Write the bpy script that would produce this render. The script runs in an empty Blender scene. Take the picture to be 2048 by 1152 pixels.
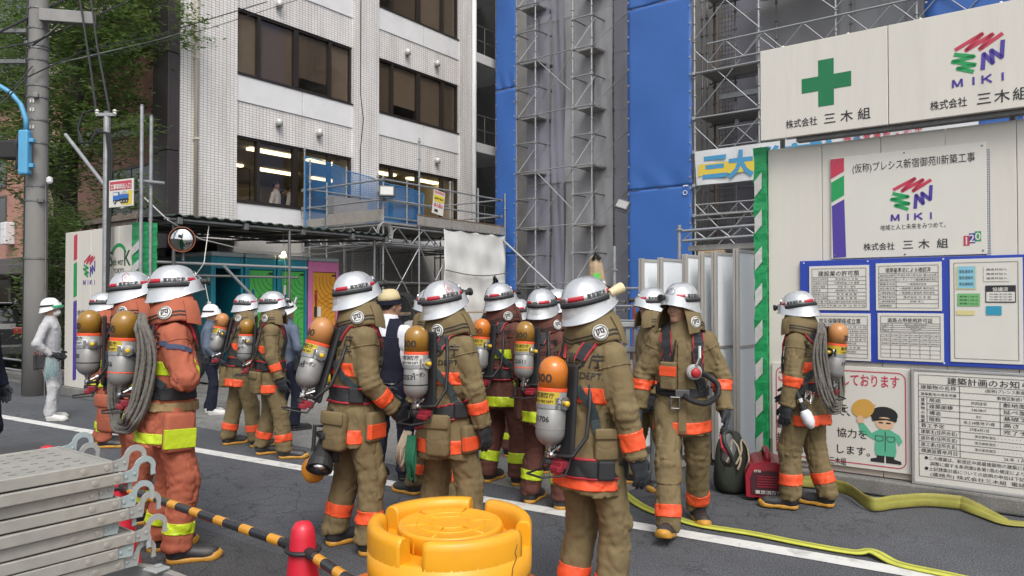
import bpy, bmesh, math, random
import numpy as np
from mathutils import Vector, Matrix
from mathutils.bvhtree import BVHTree

random.seed(7)
RNG = np.random.default_rng(7)
S = bpy.context.scene
COL = S.collection
R = math.radians

# ------------------------------------------------------------------ camera, world, sun, exposure
cam = bpy.data.cameras.new('camera')
cam.lens = 25.7
cam.sensor_width = 36.0
cam.clip_start = 0.05
cam.clip_end = 600
camo = bpy.data.objects.new('camera', cam)
COL.objects.link(camo)
EYE = 1.65
camo.location = (0, 0, EYE)
camo.rotation_euler = (R(90.94), 0, 0)
S.camera = camo

SUN_EL, SUN_AZ = R(52), R(168)          # azimuth measured from +Y towards +X: behind the camera, a little to the right
w = bpy.data.worlds.new('World')
S.world = w
w.use_nodes = True
nt = w.node_tree
for n in list(nt.nodes):
 nt.nodes.remove(n)
sky = nt.nodes.new('ShaderNodeTexSky')
sky.sky_type = 'NISHITA'
sky.sun_disc = False
sky.sun_elevation = SUN_EL
sky.sun_rotation = SUN_AZ
sky.dust_density = 4.0
sky.air_density = 1.2
hs = nt.nodes.new('ShaderNodeHueSaturation')      # an overcast sky: the blue is veiled
hs.inputs['Saturation'].default_value = 0.30
bg = nt.nodes.new('ShaderNodeBackground')
bg.inputs['Strength'].default_value = 0.15
wo = nt.nodes.new('ShaderNodeOutputWorld')
nt.links.new(sky.outputs[0], hs.inputs['Color'])
nt.links.new(hs.outputs[0], bg.inputs['Color'])
nt.links.new(bg.outputs[0], wo.inputs['Surface'])

sl = bpy.data.lights.new('sun', 'SUN')
sl.energy = 1.15
sl.angle = R(22)
sl.color = (1.0, 0.96, 0.90)
so = bpy.data.objects.new('sun', sl)
COL.objects.link(so)
sd = Vector((math.sin(SUN_AZ) * math.cos(SUN_EL), math.cos(SUN_AZ) * math.cos(SUN_EL), math.sin(SUN_EL)))
so.rotation_euler = sd.to_track_quat('Z', 'Y').to_euler()
so.location = sd * 50

S.view_settings.view_transform = 'Standard'
S.view_settings.look = 'None'
S.view_settings.exposure = 0.46
S.view_settings.gamma = 1.0
S.view_settings.use_curve_mapping = False
S.cycles.max_bounces = 8
S.cycles.transparent_max_bounces = 16
S.cycles.caustics_reflective = False
S.cycles.caustics_refractive = False
S.cycles.use_denoising = True

# ------------------------------------------------------------------ frames: u along the street (to the right), v into the site
AU = math.atan2(-0.6013, 0.799)
EU = Vector((0.799, -0.6013, 0))
EV = Vector((0.6013, 0.799, 0))
F0 = 1462.0


def UV(u=0, v=0, z=0, yaw=0):
 p = EU * u + EV * v
 return Matrix.Translation((p.x, p.y, z)) @ Matrix.Rotation(AU + yaw, 4, 'Z')


def on_v(px, py, v):
 """the photograph's direction (px, py) met with the wall plane v: (u, z)"""
 r = (px - 1024) / F0
 Z = v / (0.6013 * r + 0.799)
 return Z * (0.799 * r - 0.6013), EYE + (600 - py) / F0 * Z


def on_u(px, py, u):
 r = (px - 1024) / F0
 Z = u / (0.799 * r - 0.6013)
 return Z * (0.6013 * r + 0.799), EYE + (600 - py) / F0 * Z


def at(px, py, Z):
 return Vector(((px - 1024) / F0 * Z, Z, EYE + (600 - py) / F0 * Z))


def gnd(px, py, z=0.0):
 Z = F0 * (EYE - z) / (py - 600)
 return Vector(((px - 1024) / F0 * Z, Z, z))


def to_uv(p):
 return p.x * EU.x + p.y * EU.y, p.x * EV.x + p.y * EV.y


# ------------------------------------------------------------------ materials
MATS = {}


def mat(name, col, rough=0.6, metal=0.0, var=0.12, vs=5.0, bump=0.0, bs=60.0, bd=0.01, stain=None, sam=0.4, ss=3.0,
  coat=0.0, spec=0.5, alpha=1.0, stretch=None, rvar=0.0, emit=None, estr=0.0, fine=0.0, fs=300.0):
 """principled material; colour varied by noise, optional stains of another colour, optional relief"""
 if name in MATS:
  return MATS[name]
 m = bpy.data.materials.new(name)
 m.use_nodes = True
 t = m.node_tree
 b = t.nodes['Principled BSDF']
 N, L = t.nodes.new, t.links.new
 b.inputs['Roughness'].default_value = rough
 b.inputs['Metallic'].default_value = metal
 b.inputs['Specular IOR Level'].default_value = spec
 b.inputs['Coat Weight'].default_value = coat
 tc = N('ShaderNodeTexCoord')
 src = tc.outputs['Object']
 if stretch:
  mp = N('ShaderNodeMapping')
  mp.inputs['Scale'].default_value = stretch
  L(src, mp.inputs['Vector'])
  src = mp.outputs[0]
 c = (*col, 1)
 if var > 0 or stain:
  no = N('ShaderNodeTexNoise')
  no.inputs['Scale'].default_value = vs
  no.inputs['Detail'].default_value = 5
  no.inputs['Roughness'].default_value = 0.65
  L(src, no.inputs['Vector'])
  rp = N('ShaderNodeValToRGB')
  rp.color_ramp.elements[0].position = 0.3
  rp.color_ramp.elements[1].position = 0.7
  rp.color_ramp.elements[0].color = (*[x * (1 - var) for x in col], 1)
  rp.color_ramp.elements[1].color = (*[min(1, x * (1 + var)) for x in col], 1)
  L(no.outputs['Fac'], rp.inputs[0])
  out = rp.outputs[0]
  if fine > 0:
   n3 = N('ShaderNodeTexNoise')
   n3.inputs['Scale'].default_value = fs
   n3.inputs['Detail'].default_value = 2
   L(src, n3.inputs['Vector'])
   r3 = N('ShaderNodeValToRGB')
   r3.color_ramp.elements[0].position = 0.35
   r3.color_ramp.elements[1].position = 0.65
   a, z = 1 - fine, 1 + fine
   r3.color_ramp.elements[0].color = (a, a, a, 1)
   r3.color_ramp.elements[1].color = (z, z, z, 1)
   L(n3.outputs['Fac'], r3.inputs[0])
   mx = N('ShaderNodeMix')
   mx.data_type = 'RGBA'
   mx.blend_type = 'MULTIPLY'
   mx.inputs[0].default_value = 1
   L(out, mx.inputs[6])
   L(r3.outputs[0], mx.inputs[7])
   out = mx.outputs[2]
  if stain:
   n2 = N('ShaderNodeTexNoise')
   n2.inputs['Scale'].default_value = ss
   n2.inputs['Detail'].default_value = 8
   n2.inputs['Roughness'].default_value = 0.7
   L(src, n2.inputs['Vector'])
   r2 = N('ShaderNodeValToRGB')
   r2.color_ramp.elements[0].position = 0.52
   r2.color_ramp.elements[1].position = 0.75
   r2.color_ramp.elements[0].color = (0, 0, 0, 1)
   r2.color_ramp.elements[1].color = (sam, sam, sam, 1)
   L(n2.outputs['Fac'], r2.inputs[0])
   mx = N('ShaderNodeMix')
   mx.data_type = 'RGBA'
   L(r2.outputs[0], mx.inputs[0])
   L(out, mx.inputs[6])
   mx.inputs[7].default_value = (*stain, 1)
   out = mx.outputs[2]
  L(out, b.inputs['Base Color'])
  if rvar > 0:
   mr = N('ShaderNodeMapRange')
   mr.inputs['To Min'].default_value = max(0.02, rough - rvar)
   mr.inputs['To Max'].default_value = min(1, rough + rvar)
   L(no.outputs['Fac'], mr.inputs['Value'])
   L(mr.outputs[0], b.inputs['Roughness'])
 else:
  b.inputs['Base Color'].default_value = c
 if bump > 0:
  nb = N('ShaderNodeTexNoise')
  nb.inputs['Scale'].default_value = bs
  nb.inputs['Detail'].default_value = 4
  L(src, nb.inputs['Vector'])
  bu = N('ShaderNodeBump')
  bu.inputs['Strength'].default_value = bump
  bu.inputs['Distance'].default_value = bd
  L(nb.outputs['Fac'], bu.inputs['Height'])
  L(bu.outputs[0], b.inputs['Normal'])
 if emit:
  b.inputs['Emission Color'].default_value = (*emit, 1)
  b.inputs['Emission Strength'].default_value = estr
 if alpha < 1:
  b.inputs['Alpha'].default_value = alpha
 MATS[name] = m
 return m


def cloth(name, col, var=0.12, folds=0.36, rough=0.85):
 """woven cloth: faded patches, soiling, creases of two sizes"""
 m = mat(name, col, rough, 0, var, 7, stain=tuple(x * 0.45 for x in col), sam=0.5, ss=3.2, spec=0.25, fine=0.08, fs=420)
 t = m.node_tree
 N, L = t.nodes.new, t.links.new
 tc = N('ShaderNodeTexCoord')
 mp = N('ShaderNodeMapping')
 mp.inputs['Scale'].default_value = (6, 6, 3.5)
 mp.inputs['Rotation'].default_value = (0.7, 0.5, 0.2)
 L(tc.outputs['Object'], mp.inputs['Vector'])
 n1 = N('ShaderNodeTexNoise')
 n1.inputs['Scale'].default_value = 1.0
 n1.inputs['Detail'].default_value = 3
 n1.inputs['Distortion'].default_value = 0.7
 L(mp.outputs[0], n1.inputs['Vector'])
 ab = N('ShaderNodeMath')                   # |n - .5| gives crease lines
 ab.operation = 'SUBTRACT'
 ab.inputs[1].default_value = 0.5
 L(n1.outputs['Fac'], ab.inputs[0])
 a2 = N('ShaderNodeMath')
 a2.operation = 'ABSOLUTE'
 L(ab.outputs[0], a2.inputs[0])
 b1 = N('ShaderNodeBump')
 b1.inputs['Strength'].default_value = folds
 b1.inputs['Distance'].default_value = 0.05
 L(a2.outputs[0], b1.inputs['Height'])
 n2 = N('ShaderNodeTexNoise')
 n2.inputs['Scale'].default_value = 500
 L(tc.outputs['Object'], n2.inputs['Vector'])
 b2 = N('ShaderNodeBump')
 b2.inputs['Strength'].default_value = 0.12
 b2.inputs['Distance'].default_value = 0.002
 L(n2.outputs['Fac'], b2.inputs['Height'])
 L(b1.outputs[0], b2.inputs['Normal'])
 L(b2.outputs[0], t.nodes['Principled BSDF'].inputs['Normal'])
 return m


def sheer(name, col, alpha, scale=0.0):
 """net or mesh sheet: an open weave that lets part of the light through"""
 m = bpy.data.materials.new(name)
 m.use_nodes = True
 t = m.node_tree
 b = t.nodes['Principled BSDF']
 N, L = t.nodes.new, t.links.new
 b.inputs['Roughness'].default_value = 0.8
 tc = N('ShaderNodeTexCoord')
 no = N('ShaderNodeTexNoise')
 no.inputs['Scale'].default_value = 0.8
 no.inputs['Detail'].default_value = 5
 L(tc.outputs['Object'], no.inputs['Vector'])
 rp = N('ShaderNodeValToRGB')
 rp.color_ramp.elements[0].color = (*[x * 0.8 for x in col], 1)
 rp.color_ramp.elements[1].color = (*[x * 1.2 for x in col], 1)
 L(no.outputs['Fac'], rp.inputs[0])
 L(rp.outputs[0], b.inputs['Base Color'])
 mr = N('ShaderNodeMapRange')
 mr.inputs['To Min'].default_value = alpha - 0.12
 mr.inputs['To Max'].default_value = alpha + 0.12
 L(no.outputs['Fac'], mr.inputs['Value'])
 L(mr.outputs[0], b.inputs['Alpha'])
 MATS[name] = m
 return m


# ------------------------------------------------------------------ meshes
def mk(name, V, Fc, m=None, smooth=False):
 me = bpy.data.meshes.new(name)
 if isinstance(Fc, np.ndarray):
  V = np.asarray(V, dtype=np.float32)
  k = Fc.shape[1]
  me.vertices.add(len(V))
  me.vertices.foreach_set('co', V.ravel())
  me.loops.add(Fc.size)
  me.loops.foreach_set('vertex_index', Fc.astype(np.int32).ravel())
  me.polygons.add(len(Fc))
  me.polygons.foreach_set('loop_start', np.arange(0, Fc.size, k, dtype=np.int32))
  me.polygons.foreach_set('loop_total', np.full(len(Fc), k, dtype=np.int32))
  me.update(calc_edges=True)
  me.validate()
 else:
  me.from_pydata([tuple(v) for v in V], [], Fc)
  me.update()
 if m:
  me.materials.append(m)
 if smooth:
  me.polygons.foreach_set('use_smooth', [True] * len(me.polygons))
 return me


class MB:
 """collects simple solids as vertices and faces"""

 def __init__(s):
  s.V, s.F = [], []

 def add(s, V, Fc, M=None):
  o = len(s.V)
  s.V += [tuple(M @ Vector(v)) for v in V] if M else [tuple(v) for v in V]
  s.F += [tuple(i + o for i in f) for f in Fc]
  return s

 def box(s, x0, x1, y0, y1, z0, z1, M=None, bev=0.0):
  if bev > 0:
   bm = bmesh.new()
   bmesh.ops.create_cube(bm, size=1)
   for v in bm.verts:
    v.co = Vector(((x0 + x1) / 2 + v.co.x * (x1 - x0), (y0 + y1) / 2 + v.co.y * (y1 - y0), (z0 + z1) / 2 + v.co.z * (z1 - z0)))
   bmesh.ops.bevel(bm, geom=list(bm.edges), offset=bev, segments=2, affect='EDGES', profile=0.5)
   bm.verts.ensure_lookup_table()
   V = [v.co.copy() for v in bm.verts]
   Fc = [[v.index for v in f.verts] for f in bm.faces]
   bm.free()
   return s.add(V, Fc, M)
  V = [(x, y, z) for x in (x0, x1) for y in (y0, y1) for z in (z0, z1)]
  return s.add(V, [(0, 1, 3, 2), (4, 6, 7, 5), (0, 4, 5, 1), (2, 3, 7, 6), (0, 2, 6, 4), (1, 5, 7, 3)], M)

 def tube(s, pts, r, n=8, caps=True, closed=False):
  """tube along points; r a number or one radius per point"""
  P = [Vector(p) for p in pts]
  k = len(P)
  rr = [r] * k if not hasattr(r, '__len__') else r
  o = len(s.V)
  up = None
  for i in range(k):
   a, b = P[i - 1 if (i > 0 or closed) else 0], P[(i + 1) % k if (i < k - 1 or closed) else i]
   t = (b - a)
   t = t.normalized() if t.length > 1e-9 else Vector((0, 0, 1))
   if up is None:
    up = Vector((0, 0, 1)) if abs(t.z) < 0.9 else Vector((1, 0, 0))
   x = up - t * up.dot(t)
   if x.length < 1e-5:
    x = t.orthogonal()
   x.normalize()
   up = x
   y = t.cross(x)
   for j in range(n):
    f = 2 * math.pi * j / n
    s.V.append(tuple(P[i] + (x * math.cos(f) + y * math.sin(f)) * rr[i]))
  for i in range(k if closed else k - 1):
   for j in range(n):
    a, b = o + i * n, o + ((i + 1) % k) * n
    s.F.append((a + j, a + (j + 1) % n, b + (j + 1) % n, b + j))
  if caps and not closed:
   s.F.append(tuple(o + j for j in reversed(range(n))))
   s.F.append(tuple(o + (k - 1) * n + j for j in range(n)))
  return s

 def lathe(s, prof, n=24, M=None, a0=0.0, a1=2 * math.pi):
  """profile of (radius, z) turned about z"""
  full = abs(a1 - a0 - 2 * math.pi) < 1e-6
  m = n if full else n + 1
  V, Fc = [], []
  for (r, z) in prof:
   for j in range(m):
    f = a0 + (a1 - a0) * j / n
    V.append((r * math.cos(f), r * math.sin(f), z))
  for i in range(len(prof) - 1):
   for j in range(n):
    a, b = i * m, (i + 1) * m
    j2 = (j + 1) % m
    Fc.append((a + j, a + j2, b + j2, b + j))
  if full:
   if prof[0][0] > 1e-6:
    Fc.append(tuple(reversed(range(n))))
   if prof[-1][0] > 1e-6:
    Fc.append(tuple((len(prof) - 1) * m + j for j in range(n)))
  return s.add(V, Fc, M)

 def prism(s, pts, d0, d1, M=None):
  """polygon in x, y pushed along z from d0 to d1"""
  n = len(pts)
  V = [(x, y, d0) for x, y in pts] + [(x, y, d1) for x, y in pts]
  Fc = [tuple(reversed(range(n))), tuple(range(n, 2 * n))] + [(i, (i + 1) % n, n + (i + 1) % n, n + i) for i in range(n)]
  return s.add(V, Fc, M)

 def mesh(s, name, m, smooth=False):
  return mk(name, s.V, s.F, m, smooth)


USED = {}


class Thing:
 """an Empty at the thing's base; parts are children given in the thing's own frame (off = where that frame's base lies)"""

 def __init__(s, name, label, cat, M=None, group=None, off=(0, 0, 0), scale=1.0, kind=None):
  s.off = Vector(off)
  o = bpy.data.objects.new(name, None)
  o.empty_display_size = 0.2
  COL.objects.link(o)
  s.M0 = (M or Matrix()) @ Matrix.Scale(scale, 4)
  o.matrix_world = s.M0 @ Matrix.Translation(s.off)
  s.W = s.M0 @ Matrix.Translation(s.off)
  if label:
   o['label'] = label
  if cat:
   o['category'] = cat
  if group:
   o['group'] = group
  if kind:
   o['kind'] = kind
  s.o = o

 def part(s, name, V, Fc=None, m=None, parent=None, smooth=False, label=None, kind=None):
  if isinstance(V, MB):
   V, Fc, m2 = V.V, V.F, Fc
   m = m2 if m2 is not None else m
  if isinstance(V, np.ndarray):
   V = V - np.array(s.off)
  else:
   V = [Vector(v) - s.off for v in V]
  me = mk(name, V, Fc, m, smooth)
  return s.inst(name, me, Matrix.Translation(s.off), parent, label, kind)

 def inst(s, name, me, M=None, parent=None, label=None, kind=None):
  """a part whose mesh may be shared; M places it in the thing's frame"""
  o = bpy.data.objects.new(name, me)
  COL.objects.link(o)
  o.parent = parent or s.o
  M = M or Matrix()
  L = Matrix.Translation(-s.off) @ M
  LOCAL[o.name] = L
  o.matrix_basis = LOCAL[parent.name].inverted() @ L if parent is not None and parent.name in LOCAL else L
  if label:
   o['label'] = label
  if kind:
   o['kind'] = kind
  return o


LOCAL = {}


def single(name, label, cat, me, M=None, group=None, kind=None):
 o = bpy.data.objects.new(name, me)
 COL.objects.link(o)
 if M is not None:
  o.matrix_world = M
 if label:
  o['label'] = label
 if cat:
  o['category'] = cat
 if group:
  o['group'] = group
 if kind:
  o['kind'] = kind
 return o


def struct(name, me, M=None):
 return single(name, None, None, me, M, kind='structure')


_UNIT = {}


def unit_pipe(m, n=10):
 k = (m.name, n)
 if k not in _UNIT:
  _UNIT[k] = MB().lathe([(1, 0), (1, 1)], n).mesh('pipe', m, False)
  for p in _UNIT[k].polygons:
   p.use_smooth = len(p.vertices) == 4
 return _UNIT[k]


_CPL = {}


def pipe(t, name, a, b, r, m, parent=None, n=10):
 a, b = Vector(a), Vector(b)
 if name in ('ledger', 'guard_rail') and r > .02:          # clamps where the tube meets the uprights
  k = m.name
  if k not in _CPL:
   _CPL[k] = MB().box(-.045, .045, -.05, .05, -.045, .045, bev=.012).mesh('coupler', m)
  for q in (a, b):
   t.inst('coupler', _CPL[k], Matrix.Translation(q))
 d = b - a
 q = d.to_track_quat('Z', 'Y').to_matrix().to_4x4()
 M = Matrix.Translation(a) @ q @ Matrix.Diagonal((r, r, d.length, 1))
 return t.inst(name, unit_pipe(m, n), M, parent)


_POST = {}


def post(t, name, a, L, m, r=0.0243, parent=None):
 """upright scaffold tube with its rings"""
 k = (m.name, round(L, 2))
 if k not in _POST:
  prof = [(r, 0)]
  z = 0.2
  while z < L - 0.05:
   prof += [(r, z - 0.012), (r * 2.0, z - 0.01), (r * 2.0, z + 0.01), (r, z + 0.012)]
   z += 0.475
  prof.append((r, L))
  _POST[k] = MB().lathe(prof, 10).mesh('upright', m)
 return t.inst(name, _POST[k], Matrix.Translation(a), parent)


# ------------------------------------------------------------------ lettering
_TXT = {}
_fc = bpy.data.curves.new('lettering_source', 'FONT')
_fo = bpy.data.objects.new('lettering_source', _fc)
COL.objects.link(_fo)


def txt(body, size=0.1, align='LEFT', width=None, bold=0.0, res=2, cell=None):
 """flat lettering as (N,2) points and faces; size is about the height of a full character"""
 k = (body, bold, res)
 if k not in _TXT:
  _fc.body = body
  _fc.resolution_u = res
  _fc.size = 1.0
  _fc.offset = bold
  _fc.fill_mode = 'FRONT'
  _fc.dimensions = '2D'
  dg = bpy.context.evaluated_depsgraph_get()
  dg.update()
  ev = _fo.evaluated_get(dg)
  me = ev.to_mesh()
  V = np.empty(len(me.vertices) * 3)
  me.vertices.foreach_get('co', V)
  V = V.reshape(-1, 3)[:, :2].copy()
  Fc = [tuple(p.vertices) for p in me.polygons]
  ev.to_mesh_clear()
  _TXT[k] = (V, Fc)
 V, Fc = _TXT[k]
 V = V.copy() * size
 if len(V):
  x0, x1 = V[:, 0].min(), V[:, 0].max()
  if width:
   V[:, 0] = (V[:, 0] - x0) * width / max(1e-6, x1 - x0)
   x0, x1 = 0, width
  if align == 'CENTER':
   V[:, 0] -= (x0 + x1) / 2
  elif align == 'RIGHT':
   V[:, 0] -= x1
  else:
   V[:, 0] -= x0
 return V, Fc


def cut_cells(V, Fc, cell):
 """splits flat lettering along a grid so that it can follow a curved surface"""
 bm = bmesh.new()
 vs = [bm.verts.new((x, y, 0)) for x, y in V]
 for f in Fc:
  try:
   bm.faces.new([vs[i] for i in f])
  except ValueError:
   pass
 for ax in (0, 1):
  lo, hi = V[:, ax].min(), V[:, ax].max()
  c = lo + cell
  while c < hi:
   co = [0, 0, 0]
   no = [0, 0, 0]
   co[ax] = c
   no[ax] = 1
   bmesh.ops.bisect_plane(bm, geom=list(bm.verts) + list(bm.edges) + list(bm.faces), plane_co=co, plane_no=no)
   c += cell
 bm.verts.index_update()
 V2 = np.array([v.co[:2] for v in bm.verts])
 F2 = [tuple(v.index for v in f.verts) for f in bm.faces]
 bm.free()
 return V2, F2


class Board:
 """flat print on a board: x right, y up, z out of the board; one mesh per colour"""

 def __init__(s, t, M):
  s.t, s.M, s.L = t, M, {}

 def _b(s, m, name):
  return s.L.setdefault((name, m.name), (m, MB()))[1]

 def text(s, x, y, body, size, m, align='LEFT', width=None, d=0.003, bold=0.0, name='lettering', rot=0, vert=False):
  if vert:
   for i, ch in enumerate(body):
    s.text(x, y - i * size * 1.12, ch, size, m, 'CENTER', None, d, bold, name)
   return
  if size > .055:                      # large writing: every line a part of its own
   s.n = getattr(s, 'n', 0) + 1
   b_ = s.L.setdefault((name, m.name + str(s.n)), (m, MB()))[1]
  else:
   b_ = s._b(m, name)
  V, Fc = txt(body, size, align, width, bold)
  c, q = math.cos(rot), math.sin(rot)
  b_.add([(x + a * c - b * q, y + a * q + b * c, d) for a, b in V], Fc)

 def rect(s, x0, y0, x1, y1, m, d=0.002, name='printed_panel', th=0.0):
  if th:
   s._b(m, name).box(x0, x1, y0, y1, d, d + th)
  else:
   s.n = getattr(s, 'n', 0) + 1
   s.L.setdefault((name, m.name + str(s.n)), (m, MB()))[1].add([(x0, y0, d), (x1, y0, d), (x1, y1, d), (x0, y1, d)], [(0, 1, 2, 3)])

 def poly(s, pts, m, d=0.002, name='printed_panel'):
  s._b(m, name).add([(x, y, d) for x, y in pts], [tuple(range(len(pts)))])

 def line(s, pts, wd, m, d=0.003, name='printed_line'):
  b = s._b(m, name)
  for (x0, y0), (x1, y1) in zip(pts, pts[1:]):
   l = math.hypot(x1 - x0, y1 - y0) or 1
   nx, ny = -(y1 - y0) / l * wd / 2, (x1 - x0) / l * wd / 2
   b.add([(x0 + nx, y0 + ny, d), (x0 - nx, y0 - ny, d), (x1 - nx, y1 - ny, d), (x1 + nx, y1 + ny, d)], [(0, 1, 2, 3)])

 def brush(s, pts, wd, m, d=0.003, name='emblem'):
  """a fat smooth stroke"""
  P = [Vector((*p, 0)) for p in pts]
  Q = []
  for i in range(len(P) - 1):
   p0, p1, p2, p3 = P[max(0, i - 1)], P[i], P[i + 1], P[min(len(P) - 1, i + 2)]
   for k in range(6):
    t = k / 6
    Q.append(0.5 * ((2 * p1) + (p2 - p0) * t + (2 * p0 - 5 * p1 + 4 * p2 - p3) * t * t + (3 * p1 - p0 - 3 * p2 + p3) * t ** 3))
  Q.append(P[-1])
  b = s._b(m, name)
  V = []
  for i, q in enumerate(Q):
   a = (Q[min(i + 1, len(Q) - 1)] - Q[max(0, i - 1)]).normalized()
   n = Vector((-a.y, a.x, 0)) * wd / 2
   V += [(q.x + n.x, q.y + n.y, d), (q.x - n.x, q.y - n.y, d)]
  b.add(V, [(2 * i, 2 * i + 1, 2 * i + 3, 2 * i + 2) for i in range(len(Q) - 1)])

 def done(s, parent=None):
  for (name, _), (m, b) in s.L.items():
   if b.F:
    s.t.inst(name, b.mesh(name, m), s.M, parent)


def disc(cx, cy, rx, ry=None, n=20):
 ry = ry or rx
 return [(cx + rx * math.cos(2 * math.pi * i / n), cy + ry * math.sin(2 * math.pi * i / n)) for i in range(n)]
# ------------------------------------------------------------------ shared materials
M_STEEL = mat('galvanised_tube', (0.34, 0.35, 0.36), 0.5, 0.6, 0.2, 8)
M_STEELD = mat('weathered_tube', (0.20, 0.20, 0.20), 0.5, 0.6, 0.25, 8)
M_RUST = mat('rusty_steel', (0.20, 0.12, 0.08), 0.75, 0.2, 0.35, 6)
M_DARK = mat('black_rubber', (0.018, 0.018, 0.019), 0.55, 0, 0.2, 20)
M_PLATE = mat('scaffold_plate', (0.36, 0.35, 0.33), 0.5, 0.45, 0.2, 9, stain=(0.25, 0.16, 0.1), sam=0.5, ss=5)
M_PANEL = mat('cream_panel', (0.64, 0.61, 0.55), 0.42, 0, 0.035, 2, stain=(0.36, 0.33, 0.29), sam=0.16, ss=2.2, stretch=(3, 3, 0.35))
M_SIGNW = mat('sign_white', (0.64, 0.625, 0.575), 0.35, 0, 0.03, 2, stain=(0.5, 0.47, 0.42), sam=0.2, ss=2.5)
M_INK = mat('black_print', (0.02, 0.02, 0.022), 0.5, 0, 0)
M_RED = mat('red_print', (0.50, 0.045, 0.085), 0.45, 0, 0.05)
M_GRN = mat('green_print', (0.015, 0.30, 0.09), 0.45, 0, 0.05)
M_PUR = mat('violet_print', (0.075, 0.045, 0.30), 0.45, 0, 0.05)
M_BLUB = mat('blue_board', (0.022, 0.055, 0.36), 0.4, 0, 0.05)
M_CROSS = mat('dark_green_print', (0.008, 0.17, 0.06), 0.4, 0, 0.04)
M_BLUE = mat('blue_sheet', (0.034, 0.118, 0.385), 0.5, 0, 0.08, 0.6, bump=0.16, bs=2.2, bd=0.05)
M_CONC = mat('concrete', (0.27, 0.265, 0.255), 0.85, 0, 0.15, 1.5, bump=0.2, bs=20, stain=(0.13, 0.125, 0.12), sam=0.5, ss=1.2)
M_GLASSB = mat('tinted_glass', (0.085, 0.066, 0.052), 0.06, 0, 0.12, 0.6, spec=0.8)
M_BRONZE = mat('bronze_frame', (0.035, 0.028, 0.026), 0.4, 0.3, 0.1)
M_WPANEL = mat('white_spandrel', (0.70, 0.70, 0.71), 0.55, 0, 0.05, 1.5, stain=(0.45, 0.44, 0.42), sam=0.35, ss=1.3)

# ------------------------------------------------------------------ ground


def asphalt(name, base, crack=0.6, wet=0.0):
 m = mat(name, base, 0.88, 0, 0.22, 0.9, fine=0.62, fs=105, stain=tuple(x * 0.55 for x in base), sam=0.6, ss=0.55, spec=0.35)
 t = m.node_tree
 N, L = t.nodes.new, t.links.new
 b = t.nodes['Principled BSDF']
 tc = N('ShaderNodeTexCoord')
 wn = N('ShaderNodeTexNoise')
 wn.inputs['Scale'].default_value = 3.0
 wn.inputs['Detail'].default_value = 5
 L(tc.outputs['Object'], wn.inputs['Vector'])
 mx = N('ShaderNodeMix')
 mx.data_type = 'VECTOR'
 mx.inputs[0].default_value = 0.30
 L(tc.outputs['Object'], mx.inputs[4])
 L(wn.outputs['Color'], mx.inputs[5])
 vo = N('ShaderNodeTexVoronoi')
 vo.feature = 'DISTANCE_TO_EDGE'
 vo.inputs['Scale'].default_value = 6.5
 L(mx.outputs[1], vo.inputs['Vector'])
 rp = N('ShaderNodeValToRGB')
 rp.color_ramp.elements[0].position = 0.004
 rp.color_ramp.elements[1].position = 0.03
 rp.color_ramp.elements[0].color = (1 - crack, 1 - crack, 1 - crack, 1)
 L(vo.outputs['Distance'], rp.inputs[0])
 n2 = N('ShaderNodeTexNoise')            # cracks only in worn places
 n2.inputs['Scale'].default_value = 0.45
 L(tc.outputs['Object'], n2.inputs['Vector'])
 r2 = N('ShaderNodeValToRGB')
 r2.color_ramp.elements[0].position = 0.45
 r2.color_ramp.elements[1].position = 0.54
 L(n2.outputs['Fac'], r2.inputs[0])
 m2 = N('ShaderNodeMix')
 m2.data_type = 'RGBA'
 L(r2.outputs[0], m2.inputs[0])
 m2.inputs[6].default_value = (1, 1, 1, 1)
 L(rp.outputs[0], m2.inputs[7])
 src = b.inputs['Base Color'].links[0].from_socket
 m3 = N('ShaderNodeMix')
 m3.data_type = 'RGBA'
 m3.blend_type = 'MULTIPLY'
 m3.inputs[0].default_value = 1
 L(src, m3.inputs[6])
 L(m2.outputs[2], m3.inputs[7])
 L(m3.outputs[2], b.inputs['Base Color'])
 vb = N('ShaderNodeTexVoronoi')
 vb.inputs['Scale'].default_value = 85
 L(tc.outputs['Object'], vb.inputs['Vector'])
 bu = N('ShaderNodeBump')
 bu.inputs['Strength'].default_value = 0.55
 bu.inputs['Distance'].default_value = 0.008
 L(vb.outputs['Distance'], bu.inputs['Height'])
 L(bu.outputs[0], b.inputs['Normal'])
 if wet > 0:
  r4 = N('ShaderNodeValToRGB')
  r4.color_ramp.elements[0].position = 0.48
  r4.color_ramp.elements[1].position = 0.60
  r4.color_ramp.elements[0].color = (0.9, 0.9, 0.9, 1)
  r4.color_ramp.elements[1].color = (0.9 - wet, 0.9 - wet, 0.9 - wet, 1)
  L(wn.outputs['Fac'], r4.inputs[0])
  L(r4.outputs[0], b.inputs['Roughness'])
 return m


M_ROAD = asphalt('asphalt', (0.085, 0.089, 0.099), 0.55)
M_APRON = asphalt('site_apron', (0.19, 0.188, 0.18), 0.5, 0.55)


def sheet_uv(name, u0, u1, v0, v1, z, m, nu=1):
 struct(name, mk(name, [(u0, v0, 0), (u1, v0, 0), (u1, v1, 0), (u0, v1, 0)], [(0, 1, 2, 3)], m), UV(0, 0, z))


sheet_uv('ground', -160, 60, -60, 160, -0.008, M_ROAD)
sheet_uv('road', -90, 30, -9, 5.75, 0.0, M_ROAD)
sheet_uv('pavement', -90, -11.2, 5.75, 9.2, 0.004, M_APRON)
sheet_uv('site_ground', -11.2, -3.0, 5.15, 22, 0.004, M_APRON)

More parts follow.
